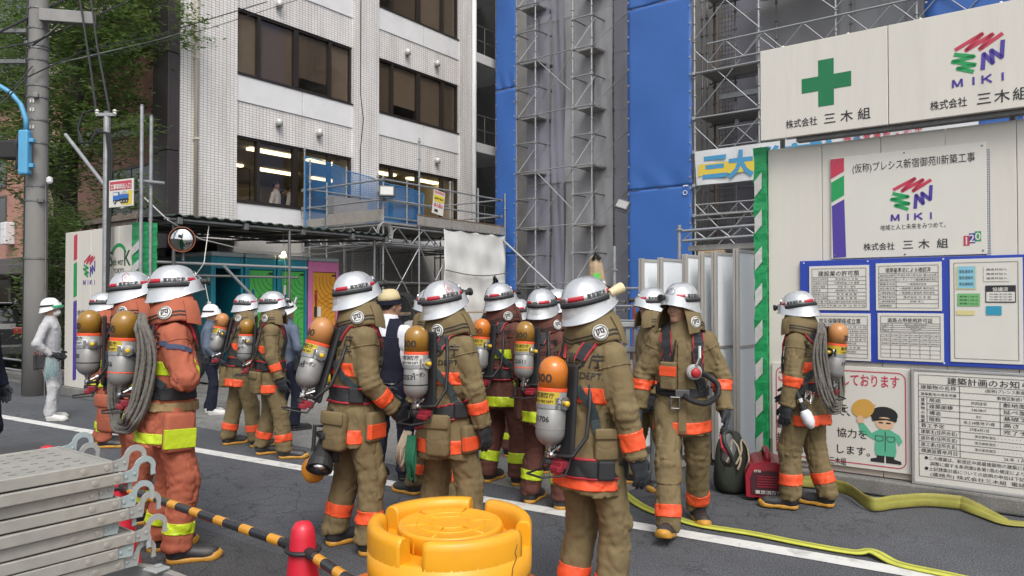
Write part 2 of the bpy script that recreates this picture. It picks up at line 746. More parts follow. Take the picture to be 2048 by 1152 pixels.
# worn white edge line, 5.7 degrees off the fence line
ml = mat('line_paint', (0.60, 0.60, 0.58), 0.75, 0, 0.1, 6, stain=(0.13, 0.13, 0.13), sam=0.75, ss=5.5, bump=0.4, bs=90, bd=0.005)
b = MB()
for i in range(-20, 4):
 u0, u1 = i, i + 1
 f = lambda u: 4.98 + (u + 0.9) * 0.094
 a = 0.02 * math.sin(i * 2.1)
 b.add([(u0, f(u0) - 0.075, 0), (u1, f(u1) - 0.075, 0), (u1, f(u1) + 0.085, 0), (u0, f(u0) + 0.085, 0)], [(0, 1, 2, 3)])
struct('road_marking', b.mesh('road_marking', ml), UV(0, 0, 0.004))
mdp = asphalt('asphalt_repair', (0.066, 0.067, 0.071), 0.5)
sheet_uv('road_strip', -9.5, -6.2, 2.6, 3.5, 0.004, mdp)
sheet_uv('road_strip', -5.6, -2.9, 1.7, 2.9, 0.004, mdp)

# ------------------------------------------------------------------ the hoarding on the right, with its kerb
VF = 6.9
b = MB().box(-2.35, 6, VF - 0.10, VF + 0.3, 0, 0.13, bev=0.015)
struct('kerb', b.mesh('kerb', mat('kerb_concrete', (0.17, 0.165, 0.155), 0.9, 0, 0.25, 3, bump=0.5, bs=60, fine=0.3, fs=120,
                                  stain=(0.06, 0.06, 0.055), sam=0.6, ss=2)), UV())

t = Thing('site_fence', 'tall cream panel hoarding along the right side of the street, carrying the notice boards', 'fence', UV(), off=(-0.2, VF, 0.13))
M_PAN2 = mat('cream_panel_lower', (0.50, 0.44, 0.38), 0.5, 0, 0.06, 2, stain=(0.3, 0.25, 0.2), sam=0.3, ss=2)
pm = MB().box(0, 0.476, 0, 0.035, 0, 2.70, bev=0.004).mesh('panel', M_PANEL)
sm = MB().box(0, 0.955, 0, 0.03, 0, 0.21, bev=0.004).mesh('skirting_panel', M_PAN2)
u = -2.19
i = 0
while u < 5.5:
 t.inst('panel', pm, Matrix.Translation((u, VF + 0.002 * (i % 2), 0.355)))
 if i % 2 == 0:
  t.inst('skirting_panel', sm, Matrix.Translation((u, VF + 0.008, 0.14)))
 u += 0.48
 i += 1
for z in (0.6, 1.7, 2.8):
 pipe(t, 'rail', (-2.2, VF + 0.09, z), (5.4, VF + 0.09, z), 0.024, M_STEELD)
for u in (-2.1, -0.3, 1.5, 3.3):
 pipe(t, 'upright', (u, VF + 0.15, 0.1), (u, VF + 0.15, 3.9), 0.024, M_STEELD)


def striped_post(M, label, w, z0, z1, wx, step, z_first, hi, slant=0.08):
 """post wrapped in green sheet with slanted white bands on the faces"""
 t = Thing('striped_post', label, 'post', M, off=(0, 0, z0))
 mg = mat('green_sheet', (0.012, 0.27, 0.085), 0.42, 0, 0.15, 3, bump=0.6, bs=9, bd=0.03)
 mw = mat('silver_band', (0.50, 0.50, 0.48), 0.4, 0, 0.12, 6, bump=0.4, bs=14, bd=0.02)
 b = MB()
 nz = 40
 V, Fc = [], []
 for k in range(nz + 1):
  z = z0 + (z1 - z0) * k / nz
  for c, (sx, sy) in enumerate(((0, 0), (1, 0), (1, 1), (0, 1))):
   j = 0.006 * math.sin(k * 1.7 + c * 2.3) + RNG.normal(0, 0.002)
   V.append((sx * w + j, sy * w + 0.004 * math.sin(k * 2.3 + c), z))
 for k in range(nz):
  for c in range(4):
   a, d = k * 4 + c, k * 4 + (c + 1) % 4
   Fc.append((a, d, d + 4, a + 4))
 Fc += [(3, 2, 1, 0), tuple(nz * 4 + c for c in range(4))]
 t.part('green_cover', b.add(V, Fc), mg)
 z = z_first
 while z < z1 - hi - slant:
  bb = MB().prism([(wx[0], z), (wx[1], z + slant), (wx[1], z + slant + hi), (wx[0], z + hi)], 0.007, 0.011,
      Matrix(((1, 0, 0, 0), (0, 0, -1, 0), (0, 1, 0, 0), (0, 0, 0, 1))))
  t.part('white_band', bb, mw)
  z += step


striped_post(UV(-2.31, VF - 0.04), 'green sheet wrapped post with silver bands at the open end of the cream hoarding', 0.115, 0.14, 3.08, (0.008, 0.075), 0.345, 0.2, 0.15)


def flat_thing(name, label, cat, v, pxs, th, m, group=None):
 """board on the wall plane v whose corners were measured in the photograph: returns Thing, Board"""
 pts = [on_v(x, y, v) for x, y in pxs]
 u0, u1 = min(p[0] for p in pts), max(p[0] for p in pts)
 z0, z1 = min(p[1] for p in pts), max(p[1] for p in pts)
 t = Thing(name, label, cat, UV(), group, off=((u0 + u1) / 2, v, z0))
 t.part('panel', MB().box(u0, u1, v, v + th, z0, z1, bev=min(0.004, th / 3)), m)
 M = Matrix(((1, 0, 0, 0), (0, 0, -1, v), (0, 1, 0, 0), (0, 0, 0, 1)))
 return t, Board(t, M), u0, u1, z0, z1


def logo(bd, cx, cy, r):
 for m, pts in ((M_RED, ((-.86, .29), (.19, .81), (-.43, .19), (.57, .71), (.1, .14), (.95, .67))),
                   (M_GRN, ((-.9, .1), (-.14, -.14), (-.95, -.22), (-.1, -.52), (-.76, -.57), (-.14, -.83))),
                   (M_PUR, ((.19, -.81), (.24, -.1), (.57, -.57), (.52, 0), (.9, -.38), (.95, .38)))):
  P = []
  for a, c in zip(pts, pts[1:]):
   P += [a, (a[0] * .8 + c[0] * .2, a[1] * .8 + c[1] * .2), (a[0] * .2 + c[0] * .8, a[1] * .2 + c[1] * .8)]
  P.append(pts[-1])
  bd.brush([(cx + x * r, cy + y * r) for x, y in P], r * 0.17, m)
 h = r * .36
 y = cy - 1.42 * r
 for x, st in ((-.96, [[(0, 0), (.04, 1), (.5, .1), (.96, 1), (1, 0)]]), (-.25, [[(.25, 0), (.25, 1)]]), (.18, [[(0, 0), (0, 1)], [(.9, 1), (.05, .42)], [(.28, .6), (.95, 0)]]), (.82, [[(.3, 0), (.3, 1)]])):
  for l in st:
   bd.line([(cx + x * r + a * h, y + c * h) for a, c in l], h * .24, M_PUR, name='emblem')


# big overhead board
t, bd, u0, u1, z0, z1 = flat_thing('company_sign', 'long cream signboard above the hoarding with green cross and red green violet emblem', 'sign', 6.74,
                                   [(1523, 107), (1527, 283)], 0.05, M_PANEL)
for o in list(t.o.children):
 bpy.data.objects.remove(o)
z0, z1 = 3.115, 3.945
for a, c in ((u0, u0 + 1.06), (u0 + 1.065, u0 + 2.3), (u0 + 2.305, u0 + 4.2), (u0 + 4.205, u0 + 6.2)):
 t.part('sign_panel', MB().box(a, c, 6.74, 6.79, z0, z1, bev=0.004), M_PANEL)
t.part('support_beam', MB().box(u0 + 0.3, u0 + 6, 6.80, 6.9, 3.08, 3.13), M_STEELD)
for k in range(5):
 t.part('bolt_cap', MB().lathe([(0.012, 0), (0.010, 0.012), (0, 0.016)], 8, Matrix.Translation((u0 + 0.2 + k * 0.55, 6.76, z1))), M_SIGNW)
cx, cz = on_v(1655, 163, 6.74)
a, h = 0.065, 0.205
bd.poly([(cx - a, cz - h), (cx + a, cz - h), (cx + a, cz - a), (cx + h, cz - a), (cx + h, cz + a), (cx + a, cz + a), (cx + a, cz + h),
         (cx - a, cz + h), (cx - a, cz + a), (cx - h, cz + a), (cx - h, cz - a), (cx - a, cz - a)], M_CROSS, name='green_cross')
for p0, p1, p2, p3, y in (((1574, 262), (1637, 254), (1650, 252), (1744, 240), 3.20), ((1864, 222), (1938, 212), (1957, 210), (2062, 196), 3.185)):
 ua, ub, uc, ud = [on_v(*p, 6.74)[0] for p in (p0, p1, p2, p3)]
 bd.text(ua, y, '株式会社', 0.082, M_INK, width=ub - ua, bold=0.008)
 wd = (ud - uc)
 for ch, k in zip('三木組', (0.0, 0.5, 1.0)):
  bd.text(uc + 0.05 + k * (wd - 0.1), y - 0.005, ch, 0.105, M_INK, 'CENTER', bold=0.008)
cx, cz = on_v(1960, 108, 6.74)
logo(bd, cx, cz + 0.02, 0.175)
bd.done()

# company sign on the hoarding
t, bd, u0, u1, z0, z1 = flat_thing('project_sign', 'cream project signboard with emblem and red green violet stripe on the hoarding', 'sign', VF - 0.02,
                                   [(1663, 316), (1667, 517), (1972, 293), (1976, 508)], 0.015, M_SIGNW)
v = VF - 0.02
for m, q in ((M_RED, ((1663, 318), (1690, 315), (1690, 342), (1663, 358))), (M_GRN, ((1664, 365), (1690, 350), (1690, 390), (1664, 405))),
             (M_PUR, ((1665, 412), (1690, 398), (1693, 514), (1667, 516)))):
 bd.poly([on_v(x, y, v) for x, y in reversed(q)], m, name='colour_stripe')
a, c = on_v(1707, 342, v), on_v(1953, 322, v)
bd.text(a[0], a[1] - 0.01, '(仮称)プレシス新宿御苑Ⅱ新築工事', 0.085, M_INK, width=c[0] - a[0])
cx, cz = on_v(1824, 392, v)
logo(bd, cx, cz + 0.02, 0.155)
a, c = on_v(1762, 460, v), on_v(1893, 455, v)
bd.text(a[0], a[1], '地域と人と未来をみつめて。', 0.05, M_INK, width=c[0] - a[0])
a, c = on_v(1728, 500, v), on_v(1790, 498, v)
bd.text(a[0], a[1], '株式会社', 0.068, M_INK, width=c[0] - a[0], bold=0.008)
for ch, x in zip('三木組', (1817, 1849, 1886)):
 bd.text(on_v(x, 495, v)[0], a[1], ch, 0.085, M_INK, 'CENTER', bold=0.008)
for ch, x, m, dz in (('1', 1934, M_RED, 0), ('2', 1945, M_PUR, 0.02), ('0', 1957, M_GRN, 0.035)):
 q = on_v(x, 490, v)
 bd.rect(q[0] - 0.02, q[1] - 0.005 + dz, q[0] + 0.022, q[1] + 0.075 + dz, m, 0.002)
 bd.text(q[0], q[1] + dz + 0.005, ch, 0.085, M_SIGNW, 'CENTER', d=0.004, bold=0.01)
bd.done()
mb = mat('screw_heads', (0.25, 0.25, 0.25), 0.4, 0.8, 0)
for q in ((u0 + .03, z1 - .03), (u1 - .03, z1 - .03), (u1 - .03, z0 + .03), (u0 + .03, z0 + .03), ((u0 + u1) / 2, z1 - .02), ((u0 + u1) / 2, z0 + .02)):
 t.part('screw', MB().lathe([(0.008, 0), (0.006, 0.004), (0, 0.005)], 8, Matrix.Translation((q[0], v, q[1])) @ Matrix.Rotation(R(90), 4, 'X')), mb)

# perforated steel strips between the boards


def perforated(name):
 m = mat(name, (0.5, 0.52, 0.56), 0.4, 0.3, 0)
 t = m.node_tree
 N, L = t.nodes.new, t.links.new
 tc = N('ShaderNodeTexCoord')
 vo = N('ShaderNodeTexVoronoi')
 vo.inputs['Scale'].default_value = 75
 vo.inputs['Randomness'].default_value = 0.05
 L(tc.outputs['Object'], vo.inputs['Vector'])
 rp = N('ShaderNodeValToRGB')
 rp.color_ramp.interpolation = 'CONSTANT'
 rp.color_ramp.elements[0].color = (0.05, 0.05, 0.06, 1)
 rp.color_ramp.elements[1].position = 0.36
 rp.color_ramp.elements[1].color = (0.5, 0.52, 0.56, 1)
 L(vo.outputs['Distance'], rp.inputs[0])
 L(rp.outputs[0], t.nodes['Principled BSDF'].inputs['Base Color'])
 return m


mp = perforated('perforated_steel')
ua, ub = on_v(1973, 300, VF)[0], on_v(1983, 300, VF)[0]
single('perforated_strip', 'upright perforated steel strip at the right edge of the project signboard', 'steel strip',
       MB().box(0, ub - ua, -0.012, 0, 0, 0.86, bev=0.002).mesh('perforated_strip', mp), UV(ua, VF, 1.99))
ua, ub = on_v(1913, 740, VF)[0], on_v(1998, 740, VF)[0]
single('perforated_strip', 'perforated steel strip lying level under the blue notice board', 'steel strip',
       MB().box(0, ub - ua, -0.012, 0, 0, 0.05, bev=0.002).mesh('perforated_strip', mp), UV(ua, VF, 1.045))

# blue notice board with five white plates
v = VF - 0.03
t, bd, u0, u1, z0, z1 = flat_thing('notice_board', 'long blue notice board of white permit plates behind the firefighter with the rope', 'notice board', v,
                                   [(1600, 524), (1602, 718), (2062, 508), (2062, 737)], 0.02, M_BLUB)


def plate(bd, x0, x1, y0, y1, name='permit_plate'):
 (a, zb), (c, zt) = on_v(x0, y1, v), on_v(x1, y0, v)
 zt = on_v(x0, y0, v)[1]
 bd.t.part(name, MB().box(a, c, v - 0.008, v, zb, zt, bev=0.002), M_SIGNW)
 return a, c, zb, zt


def table(bd, a, c, zb, zt, title, rows, split=0.3, d=0.011, tsz=0.05, lw=0.003, sizes=None):
 """printed form: frame, title, ruled rows of two cells"""
 m = 0.05 * (c - a)
 a, c, zb, zt = a + m, c - m, zb + m, zt - m
 bd.line([(a, zb), (c, zb), (c, zt), (a, zt), (a, zb)], lw, M_INK, d)
 th = tsz * 1.5
 bd.text((a + c) / 2, zt - th * 0.82, title, tsz, M_INK, 'CENTER', (c - a) * 0.76, d, 0.004)
 h = (zt - th - zb) / len(rows)
 xs = a + (c - a) * split
 bd.line([(xs, zb), (xs, zt - th)], lw, M_INK, d)
 for i, (l, r) in enumerate(rows):
  y = zt - th - h * (i + 1)
  bd.line([(a, y + h), (c, y + h)], lw, M_INK, d)
  sz = min(0.032, h * 0.55)
  if l:
   bd.text(a + 0.008, y + h * 0.28, l, sz, M_INK, 'LEFT', min((xs - a) - 0.016, len(l) * sz * 1.15), d, 0)
  if r:
   bd.text((xs + c) / 2, y + h * 0.28, r, sz, M_INK, 'CENTER', min((c - xs) - 0.02, len(r) * sz * 1.0), d, 0)


table(bd, *plate(bd, 1619, 1739, 533, 620), '建設業の許可票',
      [('商号又は名称', '株式会社 三 木 組'), ('代表者の氏名', '代表取締役 三木 康郎'), ('専任の有無', '折原 洋二 専任'), ('資格名', '1級建築施工管理技士'),
       ('建設業の区分', '特 定 建 設 業'), ('許可を受けた建設業', '建 築 工 事 業'), ('許 可 番 号', '国土交通大臣許可(特-29)第2439号'), ('許可年月日', '平成 29 年 12 月 7 日')])
table(bd, *plate(bd, 1752, 1884, 527, 621), '建築基準法による確認済',
      [('確認年月日番号', '平成27年1月20日 第1472号'), ('確認済証交付者', 'ユーディーアイ確認検査株式会社'), ('建築主氏名', '一建設株式会社'), ('設計者氏名', '一級建築士事務所 株式会社'),
       ('工事監理者氏名', '一級建築士事務所 株式会社'), ('工事施工者氏名', '株式会社 三 木 組'), ('工事現場管理者', '折原 洋二'), ('建築確認', '')], tsz=0.042)
table(bd, *plate(bd, 1620, 1741, 626, 717), '労災保険関係成立票',
      [('成立年月日', '平成 30 年 12 月 10 日'), ('労働保険番号', '13-1-08-812500-001'), ('工事の期間', '30 年 12 月 10 日から'), ('', '32 年 12 月 21 日まで'),
       ('事業主の住所', '横浜市神奈川区'), ('氏名', '株式会社 三 木 組'), ('注文者', '一建設株式会社'), ('', '')])
a, c, zb, zt = plate(bd, 1755, 1887, 626, 719)
table(bd, a, c, zb + (zt - zb) * 0.55, zt, '道路占用使用許可証', [('工 事 名', '(仮称)プレシス新宿御苑Ⅱ新築工事'), ('占用場所', '東京都新宿区新宿1丁目26-2'), ('住所', '株式会社 三木組'), ('工事責任者', '折原 洋二')], 0.2, tsz=0.04)
m_ = 0.05 * (c - a)
a, c, zb, zt = a + m_, c - m_, zb + m_, zb + (zt - zb) * 0.585
for k in range(7):
 y = zb + (zt - zb) * k / 6
 bd.line([(a, y), (c, y)], 0.0025, M_INK, 0.011)
 x = a + (c - a) * k / 6
 bd.line([(x, zb), (x, zt)], 0.0025, M_INK, 0.011)
for k in range(6):
 for j, s_ in enumerate(('許可', '占用', '道路')):
  bd.text(a + (c - a) * (k + 0.5) / 6, zt - (zt - zb) * (j + 0.7) / 6, s_ + '番号', 0.014, M_INK, 'CENTER', (c - a) / 7, 0.011)
a, c, zb, zt = plate(bd, 1900, 2046, 519, 723, 'blank_plate')
bd.line([(a + .03, zb + .03), (c - .03, zb + .03), (c - .03, zt - .03), (a + .03, zt - .03), (a + .03, zb + .03)], 0.003, M_INK, 0.011)
m_cy = mat('cyan_sticker', (0.22, 0.50, 0.62), 0.4, 0, 0.03)
m_gn = mat('green_sticker', (0.16, 0.42, 0.16), 0.4, 0, 0.03)
m_ye = mat('yellow_sticker', (0.62, 0.55, 0.24), 0.4, 0, 0.03)
m_te = mat('teal_sticker', (0.03, 0.28, 0.42), 0.4, 0, 0.03)
for (x0, x1, y0, y1, m, s_) in ((1913, 1953, 533, 579, m_ye, ''), (1916, 1951, 533, 577, m_cy, '緊急連絡先'), (1968, 2020, 532, 563, M_SIGNW, '建退共加入'), (1915, 1960, 587, 612, m_gn, '新宿1-26-2'),
        (1971, 2032, 571, 605, M_INK, ''), (1973, 2030, 584, 603, M_SIGNW, '作業主任者'), (1913, 1949, 621, 630, m_ye, ''), (1972, 2003, 612, 630, m_te, '')):
 (p, q), (r, s) = on_v(x0, y1, v), on_v(x1, y0, v)
 s = on_v(x0, y0, v)[1]
 d = 0.012 + (0.001 if x0 in (1916, 1973) else 0)
 bd.rect(p, q, r, s, m, d, name='sticker')
 if s_:
  for k in range(3):
   bd.text((p + r) / 2, s - (s - q) * (0.3 + 0.28 * k), s_, (s - q) * 0.16, M_INK, 'CENTER', (r - p) * 0.8, d + 0.0015)
p = on_v(2001, 582, v)
bd.text(p[0], p[1], '協議済', 0.035, M_SIGNW, 'CENTER', d=0.014, bold=0.01)
for x in (0.02, 0.33, 0.66, 0.99):
 for z in (z0 + 0.02, z1 - 0.02):
  t.part('screw', MB().lathe([(0.008, 0), (0.006, 0.004), (0, 0.005)], 8, Matrix.Translation((u0 + (u1 - u0) * x, v, z)) @ Matrix.Rotation(R(90), 4, 'X')), M_SIGNW)
bd.done()

# apology sign with a bowing workman
v = VF - 0.022
t, bd, u0, u1, z0, z1 = flat_thing('apology_sign', 'white sign with red border and a bowing green workman, behind the rope carrying firefighter', 'sign', v,
                                   [(1543, 733), (1546, 905), (1818, 738), (1820, 948)], 0.016, M_SIGNW)
z0 = on_v(1818, 948, v)[1]
r_ = 0.06
pts = []
for cxx, czz, a0 in ((u1 - .1, z1 - .1, 0), (u0 + .1, z1 - .1, 90), (u0 + .1, z0 + .1, 180), (u1 - .1, z0 + .1, 270)):
 pts += [(cxx + r_ * math.cos(R(a0 + 15 * k)), czz + r_ * math.sin(R(a0 + 15 * k))) for k in range(7)]
bd.line(pts + [pts[0]], 0.008, M_RED, 0.003, 'border')
q = on_v(1797, 775, v)
bd.text(q[0], q[1], 'ご迷惑をお掛けしております', 0.115, M_RED, 'RIGHT', (q[0] - u0) - 0.06, bold=0.012)
for y, l, r in ((846, '暫くの間', 'で、'), (872, 'お客様の', '協力を'), (895, 'お願い', 'します。')):
 a = on_v(1551, y + 6, v)
 bd.text(a[0], a[1], l, 0.085, M_INK, bold=0.006)
 a = on_v(1672, y + (-18 if y == 846 else -2 if y == 872 else 8), v)
 bd.text(a[0], a[1], r, 0.085, M_INK, bold=0.006)
a = on_v(1678, 822, v)
bd.text(a[0], a[1], 'を', 0.085, M_INK, bold=0.006)
a = on_v(1609, 918, v)
bd.text(a[0], a[1], '株式会社 三木組', 0.07, M_INK, width=on_v(1690, 900, v)[0] - a[0], bold=0.006)
# workman: plain figure, hat raised
k_ = on_v(1764, 840, v)
S_ = 0.0043
P = lambda x, y: (k_[0] + (x - 1764) * S_ * 0.98, k_[1] + (840 - y) * S_ * 0.97)
mgw = mat('mint_print', (0.10, 0.42, 0.27), 0.5, 0, 0)
mye = mat('ochre_print', (0.58, 0.33, 0.07), 0.5, 0, 0)
msk = mat('skin_print', (0.66, 0.44, 0.28), 0.5, 0, 0)


def el(cx, cy, rx, ry, m, d, rot=0):
 bd.poly([P(cx + rx * math.cos(R(a)) * math.cos(rot) - ry * math.sin(R(a)) * math.sin(rot), cy - rx * math.cos(R(a)) * math.sin(rot) - ry * math.sin(R(a)) * math.cos(rot)) for a in range(0, 360, 15)], m, d, 'printed_figure')


def po(pts, m, d):
 bd.poly([P(*q) for q in reversed(pts)], m, d, 'printed_figure')


po([(1743, 868), (1758, 858), (1776, 858), (1794, 868), (1799, 880), (1792, 890), (1787, 876), (1788, 904), (1748, 904), (1749, 882), (1722, 868), (1718, 852), (1728, 849)], mgw, 0.003)
po([(1749, 903), (1787, 903), (1786, 912), (1750, 912)], mgw, 0.0035)
po([(1752, 910), (1766, 910), (1766, 926), (1740, 926), (1741, 920), (1752, 917)], M_INK, 0.003)
po([(1769, 910), (1784, 910), (1784, 917), (1796, 920), (1797, 926), (1769, 926)], M_INK, 0.003)
el(1767, 846, 17, 13, msk, 0.0045)
el(1766, 829, 25, 17, M_INK, 0.004)
po([(1743, 836), (1790, 836), (1788, 842), (1770, 839), (1745, 843)], M_INK, 0.005)
for cx in (1760, 1774):
 bd.line([P(cx - 4, 845), P(cx + 4, 845)], 0.012, M_INK, 0.006, 'printed_figure')
el(1727, 819, 22, 19, mye, 0.005, 0.5)
po([(1718, 836), (1744, 812), (1750, 808), (1750, 813), (1722, 842)], mye, 0.0055)
el(1722, 842, 7, 8, msk, 0.006)
bd.line([P(1768, 862), P(1768, 903)], 0.005, M_INK, 0.006, 'printed_figure')
for cx in (1757, 1778):
 bd.line([P(cx - 7, 872), P(cx + 7, 872), P(cx + 7, 880), P(cx, 883), P(cx - 7, 880), P(cx - 7, 872)], 0.004, M_INK, 0.006, 'printed_figure')
bd.done()

# framed building plan notice
v = VF - 0.05
t, bd, u0, u1, z0, z1 = flat_thing('plan_notice', 'large white building plan notice in an aluminium frame at the right edge', 'notice', v,
                                   [(1826, 741), (1836, 962)], 0.03, M_SIGNW)
for o in list(t.o.children):
 bpy.data.objects.remove(o)
z1, z0 = on_v(1826, 741, v)[1], on_v(1836, 962, v)[1]
u1 = u0 + 1.16
t.part('panel', MB().box(u0, u1, v, v + 0.03, z0, z1, bev=0.004), M_SIGNW)
m_al = mat('aluminium', (0.46, 0.46, 0.45), 0.4, 0.55, 0.1, 6)
for q in ((u0 - .02, u0, z0 - .02, z1 + .02), (u1, u1 + .02, z0 - .02, z1 + .02), (u0, u1, z1, z1 + .02), (u0, u1, z0 - .02, z0)):
 t.part('frame_bar', MB().box(q[0], q[1], v - 0.006, v + 0.032, q[2], q[3], bev=0.003), m_al)
a, c = u0 + 0.035, u1 - 0.035
zt = z1 - 0.03
lw = 0.0035
bd.line([(a, z0 + .05), (c, z0 + .05), (c, zt), (a, zt), (a, z0 + .05)], lw, M_INK)
bd.text((a + c) / 2 - 0.03, zt - 0.062, '建築計画のお知らせ', 0.06, M_INK, 'CENTER', 0.62, bold=0.006)
x1 = a + 0.29
h = 0.052
rows = [('建築物の名称', '(仮称)プレシス新宿御苑Ⅱ新築工事', 1), ('建築敷地の地名地番', '新宿区新宿1丁目26番2', 1), ('用途', '共同住宅', 2), ('建築面積', '540.08㎡', 2), ('構造', 'RC', 2), ('階数', '地上18階/地下1階', 2),
  ('着工予定', '27年6月1日', 3), ('建築主(住所氏名)', '', 4), ('設計者(住所氏名)', '', 4), ('施工者(住所氏名)', '', 4), ('標識設置年月日', '26 年  1 月  31 日', 1)]
r2 = ['敷地面積', '延べ面積', '基礎工法', '高さ', '完了予定']
r3 = ['1002.49㎡', '9158.80㎡', '杭', '55.05m', '30年']
y = zt - 0.075
for i, (l, r, k) in enumerate(rows):
 bd.line([(a + (0.06 if 2 < i < 6 else 0), y), (c, y)], lw, M_INK)
 xl = a + 0.075 if k == 2 else a + 0.015
 bd.text(xl, y - h * 0.72, l, 0.036 if i != 1 else 0.026, M_INK, width=min(x1 - 0.02 - xl, len(l) * 0.042), bold=0.003)
 if k in (2, 3):
  bd.text(x1 + 0.13, y - h * 0.68, r, 0.027, M_INK, 'CENTER', bold=0.004)
  bd.text(x1 + 0.29, y - h * 0.72, r2[i - 2], 0.036, M_INK, width=min(.24, len(r2[i - 2]) * .05), bold=0.003)
  bd.text(c - 0.12, y - h * 0.68, r3[i - 2], 0.027, M_INK, 'CENTER', bold=0.004)
 elif k == 4:
  bd.text(x1 + 0.1, y - h * 0.68, '東京都新宿区・・・・・・・', 0.024, M_INK, width=0.3)
  bd.text(c - 0.32, y - h * 0.7, '電話(03)5363', 0.03, M_INK, width=0.27, bold=0.004)
 else:
  bd.text((x1 + c) / 2, y - h * 0.68, r, 0.03, M_INK, 'CENTER', bold=0.004)
 y -= h
bd.line([(a, y), (c, y)], lw, M_INK)
bd.line([(x1, y), (x1, zt - 0.075)], lw, M_INK)
bd.line([(a + 0.06, zt - 0.075 - 2 * h), (a + 0.06, zt - 0.075 - 6 * h)], lw, M_INK)
bd.line([(x1 + 0.27, zt - 0.075 - 2 * h), (x1 + 0.27, zt - 0.075 - 7 * h)], lw, M_INK)
bd.line([(x1 + 0.55, zt - 0.075 - 2 * h), (x1 + 0.55, zt - 0.075 - 7 * h)], lw, M_INK)
bd.text(a + 0.03, zt - 0.075 - 2 * h - 0.035, '建築物の概要', 0.031, M_INK, vert=True, bold=0.006)
for i, l in enumerate(('●この標識は、新宿区中高層建築物の建築に係る紛争の予防と', '調整に関する条例第5条第1項の規定により設置したものです。', '●上記建築計画についての説明の申出は下記へ御連絡下さい。', '(連絡先) 株式会社三木組  電話(03)6458-0045')):
 bd.text(a + (0.04 if i % 2 == 0 else 0.08), y - 0.042 - 0.043 * i, l, 0.034, M_INK, width=0.92, bold=0.002)
bd.done()

# ------------------------------------------------------------------ folded panel gate behind the end of the hoarding
t = Thing('panel_gate', 'silver panel gate folded into a stack of white leaves behind the green striped post', 'gate', UV(), off=(-2.9, 7.5, 0))
M_GATE = mat('gate_sheet', (0.84, 0.87, 0.89), 0.22, 0.0, 0.05, 1.5)
M_GFR = mat('gate_stile', (0.50, 0.47, 0.43), 0.4, 0.4, 0.06, 4)
for k, (px, top) in enumerate(((1281, 517), (1319, 515), (1368, 508), (1401, 505), (1427, 503), (1471, 497))):
 u, zt = on_v(px, top, 7.05)
 yaw = R(-4 if k % 2 else -11)
 M = Matrix.Translation((u, 7.05, 0.06)) @ Matrix.Rotation(yaw, 4, 'Z')
 h = zt - 0.06
 lf = t.inst('gate_leaf', MB().box(-0.012, 0.012, 0.04, 0.86, 0.03, h - 0.02).mesh('gate_leaf', M_GATE), M)
 sb = MB()
 for y in (0, 0.86):
  sb2 = MB().box(-0.028, -0.003, y, y + 0.04, 0, h, bev=0.004).box(0.003, 0.03, y - 0.004, y + 0.036, 0, h, bev=0.004)
  t.inst('stile', sb2.mesh('stile', M_GFR), M, lf)
 for z in (0.0, h - 0.035, h * 0.53):
  t.inst('rail', MB().box(-0.02, 0.02, 0.04, 0.86, z, z + 0.03, bev=0.003).mesh('rail', M_GFR), M, lf)
 t.inst('caster', MB().lathe([(0.03, -0.012), (0.03, 0.012)], 12, Matrix.Translation((0, 0.1, -0.03)) @ Matrix.Rotation(R(90), 4, 'Y')).mesh('caster', M_DARK), M, lf)
# ------------------------------------------------------------------ white tiled office building
def tile_mat(name, col, joint, sy, sz, wear):
 m = bpy.data.materials.new(name)
 m.use_nodes = True
 t = m.node_tree
 N, L = t.nodes.new, t.links.new
 b = t.nodes['Principled BSDF']
 b.inputs['Roughness'].default_value = 0.35
 tc = N('ShaderNodeTexCoord')
 sp = N('ShaderNodeSeparateXYZ')
 L(tc.outputs['Object'], sp.inputs[0])
 ad = N('ShaderNodeMath')
 L(sp.outputs[0], ad.inputs[0])
 L(sp.outputs[1], ad.inputs[1])
 cb = N('ShaderNodeCombineXYZ')
 L(ad.outputs[0], cb.inputs[0])
 L(sp.outputs[2], cb.inputs[1])
 br = N('ShaderNodeTexBrick')
 br.offset = 0
 br.inputs['Scale'].default_value = 1
 br.inputs['Brick Width'].default_value = sy
 br.inputs['Row Height'].default_value = sz
 br.inputs['Mortar Size'].default_value = 0.0055
 br.inputs['Mortar Smooth'].default_value = 0.2
 br.inputs['Color1'].default_value = (*col, 1)
 br.inputs['Color2'].default_value = (*[x * 0.93 for x in col], 1)
 br.inputs['Mortar'].default_value = (*joint, 1)
 L(cb.outputs[0], br.inputs['Vector'])
 mp = N('ShaderNodeMapping')
 mp.inputs['Scale'].default_value = (2.5, 2.5, 0.35)
 L(tc.outputs['Object'], mp.inputs['Vector'])
 no = N('ShaderNodeTexNoise')
 no.inputs['Scale'].default_value = 1.3
 no.inputs['Detail'].default_value = 7
 L(mp.outputs[0], no.inputs['Vector'])
 rp = N('ShaderNodeValToRGB')
 rp.color_ramp.elements[0].position = 0.42
 rp.color_ramp.elements[1].position = 0.75
 rp.color_ramp.elements[0].color = (1, 1, 1, 1)
 rp.color_ramp.elements[1].color = (wear, wear * 0.97, wear * 0.94, 1)
 L(no.outputs['Fac'], rp.inputs[0])
 mx = N('ShaderNodeMix')
 mx.data_type = 'RGBA'
 mx.blend_type = 'MULTIPLY'
 mx.inputs[0].default_value = 1
 L(br.outputs['Color'], mx.inputs[6])
 L(rp.outputs[0], mx.inputs[7])
 L(mx.outputs[2], b.inputs['Base Color'])
 bu = N('ShaderNodeBump')
 bu.invert = True
 bu.inputs['Strength'].default_value = 0.6
 bu.inputs['Distance'].default_value = 0.004
 L(br.outputs['Fac'], bu.inputs['Height'])
 L(bu.outputs[0], b.inputs['Normal'])
 return m


